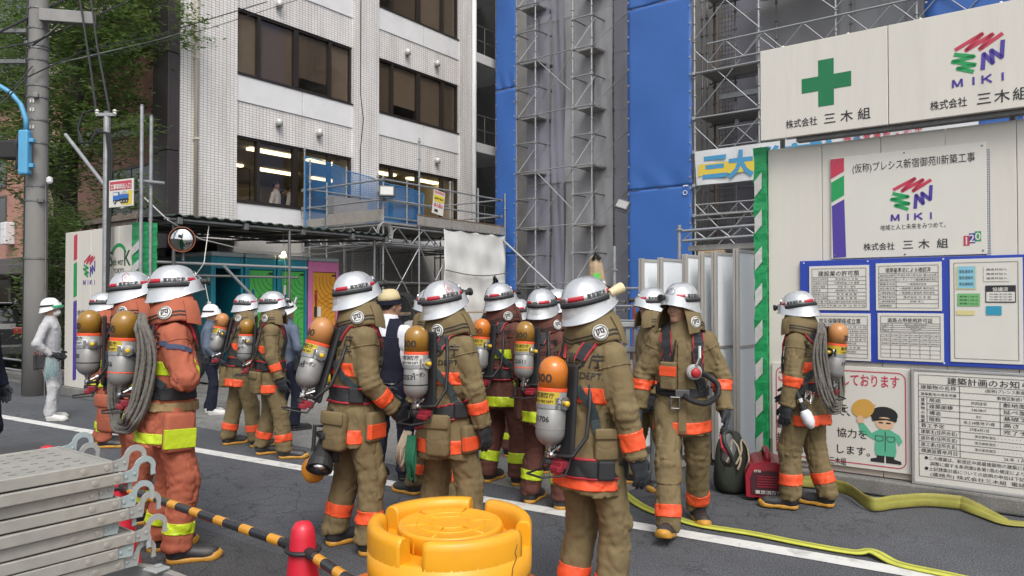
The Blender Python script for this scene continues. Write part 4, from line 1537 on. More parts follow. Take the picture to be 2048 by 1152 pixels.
# hanging cable coil
b = MB()
q = (UC + 0.05, vp[0] - 0.05, 3.35)
for k in range(6):
 r_ = 0.22 + 0.02 * (k % 3)
 b.tube([(q[0] + 0.02 * k, q[1] + r_ * math.cos(a) * 0.95, q[2] + r_ * math.sin(a)) for a in np.linspace(0, 2 * math.pi, 22)[:-1]], 0.011, 6, closed=True)
single('cable_coil', 'grey cable coil hung on the near corner post of the loading stage', 'cable', b.mesh('cable_coil', mat('grey_cable', (0.33, 0.33, 0.32), 0.5)), UV())
# blue net on the office side
M_NET = sheer('blue_net', (0.025, 0.17, 0.42), 0.50)


def netf(x, y):
 v = VC0 - 0.1 + 4.75 * x
 zt = 5.72 - 0.62 * (x ** 1.0) + 0.05 * abs(math.sin(x * 9.4)) - 0.05
 if x > 0.5:
  zt += 0.22 * (x - 0.5)
 return (UC - 3.05 - 0.06 * math.sin(x * 13) * math.sin(y * 3), v, ZD - 0.02 + (zt - ZD) * y)


V, Fc = cloth_sheet(40, 12, netf)
t = Thing('safety_net', 'blue safety net strung along the far railing of the loading stage', 'net', UV(), off=(UC - 3.05, 15, ZD))
t.part('net', V, Fc, M_NET, smooth=True)
t.part('edge_rope', MB().tube([netf(k / 40, 1) for k in range(41)], 0.015, 6).tube([netf(1, k / 10) for k in range(11)], 0.015, 6).tube([netf(0, k / 10) for k in range(11)], 0.015, 6),
       mat('blue_rope', (0.05, 0.22, 0.45), 0.7))
# loose grey boards and bundles on the stage
t = Thing('board_stack', 'grey boards leaning behind the net on the loading stage', 'boards', UV(), off=(UC - 2.6, 15, ZD))
for k in range(5):
 t.part('board', MB().box(UC - 2.75 + 0.05 * k, UC - 2.72 + 0.05 * k, vp[0] + 0.4 + 0.02 * k, vp[0] + 1.6 + 0.03 * k, ZD, ZD + 0.95 - 0.02 * k), mat('grey_board', (0.22, 0.22, 0.23), 0.7, 0, 0.1))
q = at(773, 381, 18.3)
floodlight(Matrix.Translation(q) @ Matrix.Rotation(R(12), 4, 'Z') @ Matrix.Rotation(R(-12), 4, 'X'), 'floodlight on the near corner post of the loading stage', 1.5)
# poster
t = Thing('warning_poster', 'tilted yellow white warning poster tied to the railing of the loading stage', 'poster', UV(UC + 0.05, on_u(874, 396, UC)[0], ZD + 0.67, R(90)))
bd = Board(t, Matrix(((1, 0, 0, 0), (0, 0, -1, 0), (0, 1, 0, 0), (0, 0, 0, 1))) @ Matrix.Rotation(R(-8), 4, 'Z'))
t.part('sheet', [(-.23, 0.0, -.33), (.23, 0.0, -.33), (.23, 0.0, .33), (-.23, 0.0, .33)], [(0, 1, 2, 3)], M_SIGNW)
t.o.children[0].matrix_basis = Matrix.Rotation(R(8), 4, 'Y')
bd.rect(-.2, .02, .2, .2, mat('poster_yellow', (0.68, 0.55, 0.05), 0.5, 0, 0), 0.008)
bd.text(0, .08, '足場関係者以外', 0.06, M_INK, 'CENTER', 0.37, 0.012, 0.03)
bd.text(0, -.12, '立入禁止', 0.11, M_RED, 'CENTER', 0.37, 0.012, 0.03)
for k in range(8):
 bd.poly([(-.2 + .05 * k, .24), (-.17 + .05 * k, .24), (-.15 + .05 * k, .31), (-.18 + .05 * k, .31)], M_RED, 0.008)
bd.rect(-.14, -.27, .0, -.2, M_INK, 0.008)
bd.done()
# white tarpaulin with a torn opening


def tarp(x, y):
 v = vp[2] - 0.35 + (VC1 + 0.1 - vp[2] + 0.35) * x
 z = 0.9 + 2.72 * y
 fold = 0.022 * math.sin(x * 13 + 2.5 * math.sin(y * 4)) + 0.012 * math.sin(x * 31 + y * 9) + 0.02 * math.sin(y * 23 + x * 4)
 z -= 0.05 * abs(math.sin(x * 12.5)) * (y > 0.99)
 return (UC + 0.1 + fold * (1.1 - y * 0.6), v, z)


V, Fc = cloth_sheet(60, 50, tarp)
Fk = []
for q in Fc:
 x = sum(V[i][1] for i in q) / 4
 z = sum(V[i][2] for i in q) / 4
 x = (x - (vp[2] - 0.35)) / (VC1 + 0.1 - vp[2] + 0.35)
 if z < 2.45 and abs(x - 0.82) < (2.45 - z) * 0.17 + 0.01 * math.sin(z * 20):
  continue
 Fk.append(q)
t = Thing('white_tarpaulin', 'white tarpaulin with a torn triangular opening hung under the loading stage', 'tarpaulin', UV(), off=(UC, 16.5, 0.9))
o = t.part('sheet', V, Fk, mat('white_tarp', (0.66, 0.66, 0.64), 0.6, 0, 0.06, 1.5, bump=0.3, bs=14, bd=0.02, stain=(0.42, 0.40, 0.36), sam=0.35, ss=2), smooth=True)
o.modifiers.new('thickness', 'SOLIDIFY').thickness = 0.004
t.part('tie_rope', MB().tube([(UC + 0.2, vp[2] - 0.4 + (VC1 + .5 - vp[2]) * k / 12, 2.48 - 0.12 * math.sin(math.pi * k / 12)) for k in range(13)], 0.015, 6), M_STEELD)
t.part('edge_lacing', MB().tube([(UC + 0.14, vp[2] - 0.35 + (VC1 + .45 - vp[2]) * k / 40, 3.66 + 0.03 * math.sin(k * 2.2)) for k in range(41)], 0.008, 5), M_STEEL)

# ------------------------------------------------------------------ canopy, toilets
t = Thing('site_canopy', 'low dark green corrugated canopy on steel tubes over the toilets', 'canopy', UV(), off=(-14, 9, 0))
mcor = mat('dark_green_sheet', (0.045, 0.065, 0.055), 0.5, 0.2, 0.2, 2, stain=(0.12, 0.11, 0.1), sam=0.4)
n = 90
V, Fc = [], []
for k in range(n + 1):
 v = 6.5 + 5.2 * k / n
 dz = 0.018 if (k // 2) % 2 else -0.018
 for u, z in ((-12.25, 3.12), (-16.9, 3.28)):
  V.append((u, v, z + dz))
for k in range(n):
 Fc.append((2 * k, 2 * k + 1, 2 * k + 3, 2 * k + 2))
o = t.part('roof_sheet', V, Fc, mcor)
o.modifiers.new('thickness', 'SOLIDIFY').thickness = 0.012
for u, z in ((-12.35, 3.06), (-12.9, 3.08), (-13.9, 3.11), (-15.4, 3.17), (-16.6, 3.21)):
 pipe(t, 'purlin', (u, 6.45, z), (u, 11.8, z), 0.0243, M_STEELD if u < -12.4 else M_STEEL)
for v in (6.7, 8.0, 9.3, 10.6, 11.6):
 pipe(t, 'rafter', (-12.3, v, 3.01), (-16.9, v, 3.17), 0.0243, M_STEELD)
 t.part('clamp', MB().box(-12.42, -12.28, v - 0.05, v + 0.05, 2.97, 3.1, bev=0.015), M_STEELD)
for u, v in ((-12.6, 6.75), (-12.35, 9.0), (-12.5, 11.4)):
 pipe(t, 'upright', (u, v, 0), (u, v, 3.06), 0.03, M_STEELD)
pipe(t, 'rail', (-12.75, 6.3, 2.32), (-12.3, 9.4, 2.30), 0.028, M_STEEL)
pipe(t, 'rail', (-12.85, 6.5, 2.1), (-12.35, 9.2, 2.1), 0.0243, M_STEELD)
pipe(t, 'rail', (-12.6, 6.3, 2.75), (-15, 6.5, 2.8), 0.028, M_STEELD)
pipe(t, 'brace', (-12.4, 7.6, 2.28), (-12.2, 8.75, 1.1), 0.03, M_STEEL)
pipe(t, 'brace', (-12.25, 9.1, 1.7), (-12.2, 8.5, 0.2), 0.03, M_STEEL)
t.part('knotted_rag', MB().lathe([(0.02, -0.12), (0.09, -0.05), (0.12, 0), (0.08, 0.06), (0.02, 0.1)], 9, Matrix.Translation((-12.18, 8.85, 1.3))), mat('tan_cloth', (0.30, 0.18, 0.07), 0.8), smooth=True)

M_TEAL = mat('teal_plastic', (0.012, 0.20, 0.27), 0.4, 0, 0.08, 3)
M_TGRN = mat('green_door', (0.075, 0.42, 0.08), 0.4, 0, 0.06, 2)
M_PINK = mat('pink_plastic', (0.56, 0.16, 0.34), 0.4, 0, 0.06, 3)
M_ORNG = mat('orange_door', (0.62, 0.28, 0.02), 0.4, 0, 0.06, 2)
M_TROOF = mat('toilet_roof', (0.32, 0.36, 0.37), 0.5)
M_FIG = mat('sign_blue', (0.03, 0.06, 0.35), 0.5, 0, 0)


def toilet(v0, v1, body, door, label, mfig, closed=True):
 """portable toilet whose front looks down +u; door with pressed rings"""
 U = -13.2
 t = Thing('portable_toilet', label, 'toilet', UV(), 'row of portable toilets under the canopy', off=(U - 0.7, (v0 + v1) / 2, 0))
 a, c = v0 + 0.015, v1 - 0.015
 t.part('base', MB().box(U - 1.45, U, a, c, 0.03, 0.3, bev=0.02), mat('toilet_base', (0.34, 0.35, 0.36), 0.5))
 b = MB().box(U - 1.4, U - 1.36, a, c, 0.3, 2.5).box(U - 1.36, U - 0.002, a, a + 0.04, 0.3, 2.5).box(U - 1.36, U - 0.002, c - 0.04, c, 0.3, 2.5)
 t.part('shell', b, body)
 w_ = c - a
 d0, d1 = a + 0.16 * w_, c - 0.10 * w_
 for q in ((a, d0 - 0.01, 0.3, 2.5), (d1 + 0.01, c, 0.3, 2.5), (d0 - 0.01, d1 + 0.01, 2.27, 2.5)):
  t.part('front_frame', MB().box(U - 0.03, U + 0.03, q[0], q[1], q[2], q[3], bev=0.015), body)
 t.part('roof', MB().box(U - 1.48, U + 0.05, a - 0.005, c + 0.005, 2.5, 2.6, bev=0.04), M_TROOF)
 if closed:
  dr = t.part('door', MB().box(U - 0.02, U + 0.012, d0, d1, 0.35, 2.26, bev=0.01), door)
  ring = MB()
  for cz_ in (2.1, 1.15):
   for k in range(6):
    r_ = 0.14 + 0.1 * k
    arc = []
    for q in range(25):
     f = R(90 + 180 * q / 24)
     y = d1 - 0.02 + r_ * math.cos(f)
     z = cz_ + r_ * math.sin(f)
     if d0 + 0.03 < y < d1 - 0.01 and (1.2 if cz_ > 2 else 0.4) < z < (2.2 if cz_ > 2 else 1.78):
      arc.append((U + 0.012, y, z))
    if len(arc) > 3:
     ring.tube(arc, 0.008, 5)
  t.part('pressed_ring', ring, mat(door.name + '_groove', tuple(x * 0.55 for x in (MATS[door.name] and {'green_door': (0.075, 0.42, 0.08), 'orange_door': (0.62, 0.28, 0.02)}[door.name])), 0.5), parent=dr, kind='stuff')
  t.part('latch', MB().box(U + 0.013, U + 0.04, d0 + 0.03, d0 + 0.10, 0.98, 1.16, bev=0.008), mat('latch_grey', (0.10, 0.11, 0.12), 0.4), parent=dr)
  t.part('hinge', MB().box(U + 0.013, U + 0.03, d1 - 0.10, d1 - 0.01, 2.18, 2.22, bev=0.004), M_DARK, parent=dr)
  fig = MB().lathe([(0, 0.045), (0.024, 0.032), (0.03, 0.0), (0.024, -0.02), (0, -0.03)], 10, Matrix.Translation((U + 0.022, d0 + 0.075, 1.83)) @ Matrix.Diagonal((0.3, 1, 1, 1)))
  fig.box(U + 0.013, U + 0.022, d0 + 0.04, d0 + 0.11, 1.62, 1.79, bev=0.004).box(U + 0.013, U + 0.022, d0 + 0.05, d0 + 0.07, 1.5, 1.62).box(U + 0.013, U + 0.022, d0 + 0.08, d0 + 0.10, 1.5, 1.62)
  t.part('figure_sign', fig, mfig, parent=dr)
 return t


v_ = [on_u(x, 600, -13.2)[0] for x in (419, 487, 552, 614, 677)]
toilet(v_[0], v_[1], M_TEAL, M_TGRN, 'teal portable toilet without a door, dark inside, at the near end of the row', M_FIG, False)
toilet(v_[1], v_[2], M_TEAL, M_TGRN, 'teal portable toilet with the left one of the two green doors', M_FIG)
toilet(v_[2], v_[3], M_TEAL, M_TGRN, 'teal portable toilet with green door, beside the pink one', M_FIG)
tp = toilet(v_[3], v_[4], M_PINK, M_ORNG, 'pink portable toilet with orange door and red figure sign', mat('sign_maroon', (0.25, 0.02, 0.04), 0.5, 0, 0))
tp.part('notice', MB().box(-13.19, -13.175, v_[3] + 0.27, v_[3] + 0.36, 1.28, 1.5), M_SIGNW)
tp.part('notice', MB().box(-13.19, -13.175, v_[3] + 0.18, v_[3] + 0.25, 1.28, 1.5), M_INK)
# hanging bulb and cable
t = Thing('hanging_bulb', 'lit bare bulb hanging from the canopy in front of the green doors', 'lamp', UV(), off=(-12.5, 9.4, 2.5))
q = at(567, 509, 15.4)
uu, vv = to_uv(q)
t.part('bulb', MB().lathe([(0, -0.06), (0.04, -0.04), (0.05, 0), (0.035, 0.04), (0.02, 0.06)], 12, Matrix.Translation((uu, vv, q.z))), mat('bulb_glow', (1, 0.9, 0.7), 0.4, 0, 0, emit=(1, 0.83, 0.5), estr=14), smooth=True)
t.part('cord', MB().tube([(uu, vv, q.z + 0.05), (uu + .02, vv, q.z + 0.2), (uu - .05, vv, 3.06)], 0.008, 6), M_SIGNW)
t.part('drop_cord', MB().tube([(uu, vv, q.z), (uu + 0.05, vv + 0.02, q.z - 0.3), (uu, vv + 0.04, q.z - 0.6)], 0.006, 6), M_SIGNW)
t.part('switch_box', MB().box(uu - .02, uu + .02, vv, vv + .05, q.z - 0.85, q.z - 0.65, bev=0.008), M_SIGNW)
pts = [at(x, y, Z) for x, y, Z in ((287, 395, 12.6), (335, 440, 12.6), (400, 478, 13.2), (500, 502, 14.3), (570, 508, 15.3), (640, 508, 16), (720, 495, 16.8), (775, 478, 17.2))]
single('power_cable', 'pale cable sagging along the front of the canopy', 'cable', MB().tube(pts, 0.012, 6).mesh('power_cable', mat('pale_cable', (0.5, 0.5, 0.48), 0.5)))
b_ = MB().box(-12.2, -12.14, 7.15, 7.2, 1.42, 1.62, bev=0.01)
t = Thing('outlet_box', 'white hanging outlet box on a looped cord beside the dark toilet', 'outlet', UV(), off=(-12.17, 7.17, 1.42))
t.part('box', b_, M_SIGNW)
t.part('cord', MB().tube([(-12.17, 7.17, 1.62), (-12.2, 7.1, 2.0), (-12.3, 7.0, 2.1), (-12.25, 7.12, 2.3), (-12.4, 7.3, 3.0)], 0.008, 6), M_SIGNW)

# convex mirror
q = at(363, 479, 12.6)
t = Thing('traffic_mirror', 'round convex traffic mirror with an orange rim in front of the canopy', 'mirror', Matrix.Translation(q) @ Matrix.Rotation(R(12), 4, 'Z') @ Matrix.Rotation(R(90), 4, 'X'))
t.part('mirror_face', MB().lathe([(0.205, 0.0), (0.17, 0.022), (0.12, 0.04), (0.06, 0.05), (0.0, 0.053)], 32), mat('mirror', (0.55, 0.57, 0.58), 0.03, 1.0, 0), smooth=True)
t.part('rim', MB().tube([(0.215 * math.cos(a), 0.215 * math.sin(a), 0) for a in np.linspace(0, 2 * math.pi, 33)[:-1]], 0.009, 8, closed=True), mat('mirror_rim', (0.27, 0.09, 0.05), 0.45), smooth=True)
t.part('back', MB().lathe([(0.2, -0.002), (0.15, -0.06), (0.0, -0.08)], 24), mat('mirror_back', (0.3, 0.08, 0.03), 0.5))
t.part('bracket', MB().tube([(0, 0, -0.07), (0, -0.1, -0.1), (0.0, -0.36, -0.1)], 0.025, 8), M_STEELD)

# ------------------------------------------------------------------ hoarding on the left
VL = 5.5
t = Thing('gate_hoarding', 'short cream hoarding at the left of the site gate with emblem and tricolour stripe', 'fence', UV(), off=(-12.4, VL, 0))
uL, uR = on_v(130, 600, VL)[0], on_v(268, 600, VL)[0]
n = 5
for k in range(n):
 a = uL + (uR - uL) * k / n
 t.part('panel', MB().box(a, uL + (uR - uL) * (k + 1) / n - 0.006, VL, VL + 0.04, 0.16, 2.82, bev=0.006), M_PANEL)
t.part('base_beam', MB().box(uL - 0.02, uR + 0.3, VL - 0.05, VL + 0.08, 0, 0.155, bev=0.01), mat('kerb_concrete', (0.17, 0.165, 0.155)))
bd = Board(t, Matrix(((1, 0, 0, 0), (0, 0, -1, VL), (0, 1, 0, 0), (0, 0, 0, 1))))
a, c = on_v(147, 500, VL)[0], on_v(154, 500, VL)[0]
for m, z1_, z0_ in ((M_RED, 2.75, 2.32), (M_GRN, 2.27, 1.69), (M_PUR, 1.62, 0.27)):
 bd.poly([(a, z0_), (c, z0_ + .03), (c, z1_ + .03), (a, z1_)], m, name='colour_stripe')
q = on_v(178, 532, VL)
logo(bd, q[0], q[1], 0.22)
q0, q1 = on_v(217, 544, VL), on_v(258, 544, VL)
mdg = mat('safe_green', (0.02, 0.07, 0.03), 0.5, 0, 0)
w_ = q1[0] - q0[0]
bd.text(q0[0], q0[1] + 0.09, 'S', 0.34, mdg, bold=0.015)
bd.text(q0[0] + w_ * 0.22, q0[1] + 0.10, 'afe wor', 0.18, mdg, width=w_ * 0.5, bold=0.008)
bd.text(q0[0] + w_ * 0.76, q0[1] + 0.09, 'K', 0.34, mdg, bold=0.015)
bd.text((q0[0] + q1[0]) / 2, q0[1] - 0.02, 'TOKYO', 0.1, M_INK, 'CENTER', bold=0.02)
bd.brush([((q0[0] + q1[0]) / 2 + 0.24 * math.cos(R(k)), q0[1] + 0.22 + 0.2 * math.sin(R(k))) for k in range(20, 161, 20)], 0.06, M_GRN)
for px, py, s_ in ((155, 632, '地域と人と'), (158, 651, '未来をみつめて。'), (153, 737, '株式会社 三木組')):
 q = on_v(px, py, VL)
 bd.text(q[0], q[1], s_, 0.13 if py < 700 else 0.09, M_INK, bold=0.008)
q0, q1 = on_v(212, 612, VL), on_v(250, 575, VL)
bd.rect(q0[0], q0[1], q1[0] + .1, q1[1] + .05, mat('mint_notice', (0.52, 0.60, 0.55), 0.5, 0, 0), 0.004)
bd.text(q0[0] + .08, q1[1] - 0.07, 'ご近隣の皆様へ', 0.1, M_INK, d=0.006, bold=0.01)
for k in range(4):
 bd.line([(q0[0] + .06, q1[1] - 0.12 - 0.05 * k), (q0[0] + 0.4, q1[1] - 0.12 - 0.05 * k)], 0.008, mdg, 0.006)
bd.done()
striped_post(UV(uR + 0.002, VL - 0.04), 'green striped post at the right end of the left hoarding', 0.26, 0.16, 2.84, (0.03, 0.25), 0.29, 0.3, 0.13, 0.1)

# sign of a lorry on a pole, thin poles
t = Thing('lorry_sign', 'site traffic sign showing a blue lorry, fixed to the thin poles above the left hoarding', 'sign', UV(*to_uv(at(241, 386, 10.9)), at(241, 386, 10.9).z, R(10)))
t.part('panel', MB().box(-0.275, 0.275, -0.012, 0.012, -0.205, 0.205, bev=0.006), M_SIGNW)
bd = Board(t, Matrix(((1, 0, 0, 0), (0, 0, -1, -0.012), (0, 1, 0, 0), (0, 0, 0, 1))))
bd.rect(-0.25, 0.05, 0.25, 0.18, M_RED)
bd.text(0, 0.07, '工事車両出入口', 0.085, M_SIGNW, 'CENTER', 0.46, 0.005, 0.03)
bd.poly([(0.02, -0.18), (0.26, -0.18), (0.26, 0.03), (0.18, 0.03)], mby)
bl = mat('lorry_blue', (0.03, 0.13, 0.42), 0.5, 0, 0)
bd.rect(-0.17, -0.1, -0.02, 0.02, bl, 0.005)
bd.rect(-0.16, -0.03, -0.05, 0.01, M_SIGNW, 0.007)
bd.rect(-0.02, -0.085, 0.19, -0.02, bl, 0.005)
bd.rect(-0.17, -0.12, 0.19, -0.085, M_INK, 0.004)
for x in (-0.12, 0.03, 0.09, 0.15):
 bd.poly(disc(x, -0.125, 0.03), M_INK, 0.008)
 bd.poly(disc(x, -0.125, 0.012), M_SIGNW, 0.01)
bd.poly([(0.0, -0.02), (0.17, -0.02), (0.14, 0.02), (0.08, 0.035), (0.04, 0.01)], mat('load_grey', (0.4, 0.4, 0.4), 0.5, 0, 0), 0.005)
bd.done()
for px, top, Z, r_, lb in ((281, 208, 11.0, 0.026, 'bare scaffold tube standing right beside the lorry sign'), (300, 230, 11.2, 0.026, 'bare scaffold tube, the shorter one next to the canopy corner'), (211, 222, 11.6, 0.05, 'steel service pole carrying the drop wires behind the lorry sign')):
 q = at(px, top, Z)
 t = Thing('steel_pole', lb, 'pole', Matrix.Translation((q.x, q.y, 0)), 'thin poles above the left hoarding' if r_ < .03 else None)
 t.part('tube', MB().lathe([(r_, 0), (r_, q.z)], 12), M_STEEL, smooth=False)
 t.part('cap', MB().lathe([(r_ * 1.05, q.z - 0.02), (r_ * 1.05, q.z + 0.004), (0, q.z + 0.012)], 12), M_STEELD)
 if r_ > .03:
  t.part('crossarm', MB().box(-0.16, 0.16, -0.05, -0.02, q.z - 0.08, q.z - 0.03, bev=0.006), M_STEEL)
  for x in (-0.14, 0.14):
   t.part('insulator', MB().lathe([(0.02, -0.04), (0.035, -0.02), (0.02, 0), (0.035, 0.02), (0.01, 0.05)], 10, Matrix.Translation((x, -0.035, q.z - 0.02))), M_SIGNW)
  for k in range(3):
   o_ = 0.03 * k
   t.part('cable_loop', MB().tube([(0.05, -0.06, 0.6), (0.06 + o_, -0.06, q.z - 0.7), (0.02 + o_, -0.06, q.z - 0.35), (-0.12, -0.07, q.z - 0.28 - o_), (-0.22, -0.07, q.z - 0.5), (-0.34 - o_, -0.07, q.z - 0.52), (-0.42, -0.07, q.z - 0.3 + o_), (-0.36, -0.06, q.z - 0.05), (-0.2, -0.04, q.z + 0.02)], 0.016, 7), M_DARK)
q0, q1 = at(275, 361, 11.0), at(326, 366, 11.3)
single('cross_tube', 'short level scaffold tube clamped to the two bare poles', 'tube', MB().tube([q0, q1], 0.026, 10).mesh('cross_tube', M_STEEL))
single('raking_tube', 'slanting tube running down behind the lorry sign from the tree', 'tube', MB().tube([at(128, 268, 12.4), at(245, 418, 11.6)], 0.03, 10).mesh('raking_tube', M_STEEL))
t = Thing('timber_hoarding', 'weathered plank screen behind the left hoarding under the lorry sign', 'fence', UV(), off=(-12, 6.4, 0))
mtw = mat('grey_timber', (0.17, 0.14, 0.115), 0.85, 0, 0.3, 3, stretch=(8, 8, 1))
ua, ub = on_v(195, 440, 6.4)[0], on_v(272, 440, 6.4)[0]
for k in range(8):
 a = ua + (ub - ua) * k / 8
 t.part('plank', MB().box(a + 0.005, a + (ub - ua) / 8 - 0.005, 6.4, 6.43, 0.05, 3.22 + 0.03 * math.sin(k * 2.1), bev=0.004), mtw)
t.part('top_rail', MB().box(ua - 0.5, ub + 0.02, 6.36, 6.398, 3.1, 3.19, bev=0.005), mtw)
# ------------------------------------------------------------------ brown building behind the tree
VB = 9.6
M_BRK = mat('brown_render', (0.40, 0.205, 0.16), 0.75, 0, 0.1, 1.5, bump=0.15, bs=30, stain=(0.14, 0.07, 0.06), sam=0.4, ss=0.8)
M_LEDGE = mat('brown_ledge', (0.10, 0.085, 0.085), 0.5, 0, 0.1)
M_DGL = mat('dark_glass', (0.022, 0.022, 0.025), 0.08, 0, 0.3, 0.7, spec=0.7)
M_WGL = mat('warm_glass', (0.10, 0.06, 0.035), 0.12, 0, 0.4, 0.8, spec=0.6)
t = Thing('brown_building', 'brown rendered building with dark window bands behind the tree', 'building', UV(), off=(-27, VB + 4, 0))
t.part('wall', MB().box(-42, -25.3, VB, VB + 8, 3.05, 8.3).box(-25.3, -18.3, VB, VB + .35, 3.05, 8.3), M_BRK)
t.part('parapet_ledge', MB().box(-42, -18.2, VB - 0.18, VB + 0.5, 8.3, 8.55, bev=0.02), M_LEDGE)
t.part('upper_wall', MB().box(-42, -25.3, VB + 1.2, VB + 8, 8.55, 16).box(-25.3, -18.3, VB + 1.2, VB + 1.4, 8.55, 16), M_DGL)
t.part('string_course', MB().box(-42, -18.3, VB - 0.25, VB, 2.75, 3.05, bev=0.02), M_LEDGE)
t.part('awning', MB().box(-42, -18.3, VB - 0.9, VB + 0.5, 2.45, 2.75, bev=0.02), M_LEDGE)
t.part('shop_back', MB().box(-42, -18.3, VB + 2.4, VB + 2.6, 0, 2.7), mat('shop_back', (0.17, 0.13, 0.085), 0.7, 0, 0.3, 0.8))
for k in range(8):
 u = -41 + 3.0 * k
 t.part('shop_window', MB().box(u, u + 2.8, VB + 0.3, VB + 0.34, 0.3, 2.45), m_clear)
 t.part('shop_mullion', MB().box(u + 2.8, u + 3.0, VB + 0.15, VB + 0.5, 0, 2.45, bev=0.01), M_LEDGE)
t.part('pillar', MB().box(-19.3, -18.9, VB - 1.2, VB - 0.7, 0, 2.45, bev=0.02), M_BRK)
for fl, (z0_, z1_) in enumerate(((3.9, 5.2), (5.6, 7.4))):
 for k in range(9):
  u = -41.2 + 2.5 * k
  if (k == 8 and fl == 1) or k in (5, 6, 7):
   continue
  w_ = t.part('window', MB().box(u, u + 2.2, VB - 0.05, VB + 0.0, z0_ - 0.06, z0_).box(u, u + 2.2, VB - 0.05, VB, z1_, z1_ + 0.06).box(u - 0.05, u, VB - 0.05, VB, z0_ - .06, z1_ + .06).box(u + 2.2, u + 2.25, VB - 0.05, VB, z0_ - .06, z1_ + .06), M_LEDGE)
  for j in range(2):
   t.part('pane', MB().box(u + 1.1 * j + 0.02, u + 1.1 * j + 1.06, VB - 0.02, VB - 0.004, z0_, z1_), M_WGL if (k + fl) % 3 == 0 else M_DGL, parent=w_)
t.part('balcony_rail', MB().box(-26, -18.3, VB + 0.1, VB + 0.14, 8.9, 8.96).box(-26, -18.3, VB + 0.1, VB + 0.14, 8.7, 8.74), M_LEDGE)
for k, uu in enumerate((-19.3, -20.4)):
 t.part('lamp', MB().lathe([(0, -0.12), (0.12, 0), (0, 0.12)], 10, Matrix.Translation((uu, VB + 1.1, 9.3))), mat('globe_lamp', (1, .9, .7), 0.5, 0, 0, emit=(1, .82, .5), estr=1.6), smooth=True)
for x in (-18.9, -18.65):
 t.part('wall_lamp', MB().lathe([(0.0, -0.05), (0.05, 0), (0, 0.05)], 10, Matrix.Translation((x, VB - 0.06, 7.0))), M_WPANEL, smooth=True)
q = on_v(12, 490, VB - 0.1)
t.part('meter_box', MB().box(q[0], q[0] + 0.45, VB - 0.3, VB, q[1], q[1] + 0.75, bev=0.03), M_WPANEL)

t = Thing('pale_building', 'pale grey building glimpsed through the tree at the top left corner', 'building', UV(), off=(-55, 14, 0))
t.part('wall', MB().box(-75, -43, 8.5, 30, 0, 26), mat('pale_wall', (0.42, 0.42, 0.43), 0.7, 0, 0.08, 0.4))
for k in range(6):
 for j in range(5):
  u = -70 + 5 * k
  t.part('window', MB().box(u, u + 3.4, 8.44, 8.5, 3 + 4 * j, 5.2 + 4 * j), M_DGL)
for j in range(5):
 t.part('balcony', MB().box(-74, -43, 7.6, 8.49, 2.0 + 4 * j, 2.7 + 4 * j, bev=0.05), M_WPANEL)

# ------------------------------------------------------------------ tree
def leaf_cloud(blobs, n, size, seed, m):
 """leaves as small folded quads in clumps: dense sprays at the rim of each blob, gaps between"""
 rg = np.random.default_rng(seed)
 V, Fc = [], []
 k = 0
 tot = sum(b[3] ** 2 for b in blobs)
 for (x, y, z, r, sq) in blobs:
  nc = int(n / 22 * r * r / tot)
  d = rg.normal(size=(nc, 3))
  d /= np.linalg.norm(d, axis=1)[:, None]
  rad = r * (0.45 + 0.6 * rg.random(nc) ** 0.5)
  C = d * rad[:, None] * np.array([1, 1, sq]) + np.array([x, y, z])
  for c, dd in zip(C, d):
   ns = 22
   P = c + rg.normal(size=(ns, 3)) * np.array([0.20, 0.20, 0.10])
   for p in P:
    a = rg.random() * 6.283
    t = np.array([math.cos(a), math.sin(a), -0.45 + 0.7 * rg.random()])
    t /= np.linalg.norm(t)
    s_ = np.cross(t, [0, 0, 1.0]) + rg.normal(size=3) * 0.35
    s_ /= np.linalg.norm(s_)
    L_ = size * (0.7 + 0.7 * rg.random())
    W_ = L_ * 0.34
    nrm = np.cross(t, s_)
    V += [p, p + t * L_ * .5 + s_ * W_ * .5 + nrm * L_ * .06, p + t * L_, p + t * L_ * .5 - s_ * W_ * .5 + nrm * L_ * .06]
    Fc.append((k, k + 1, k + 2, k + 3))
    k += 4
 return np.array(V), np.array(Fc)


def leaf_mat(name, col):
 m = mat(name, col, 0.5, 0, 0.45, 1.6, spec=0.4, fine=0.3, fs=14)
 t_ = m.node_tree
 b = t_.nodes['Principled BSDF']
 N, L = t_.nodes.new, t_.links.new
 tr = N('ShaderNodeBsdfTranslucent')
 tr.inputs[0].default_value = (col[0] * 1.3, col[1] * 1.5, col[2], 1)
 mx = N('ShaderNodeMixShader')
 mx.inputs[0].default_value = 0.42
 L(b.outputs[0], mx.inputs[1])
 L(tr.outputs[0], mx.inputs[2])
 L(mx.outputs[0], t_.nodes['Material Output'].inputs['Surface'])
 return m


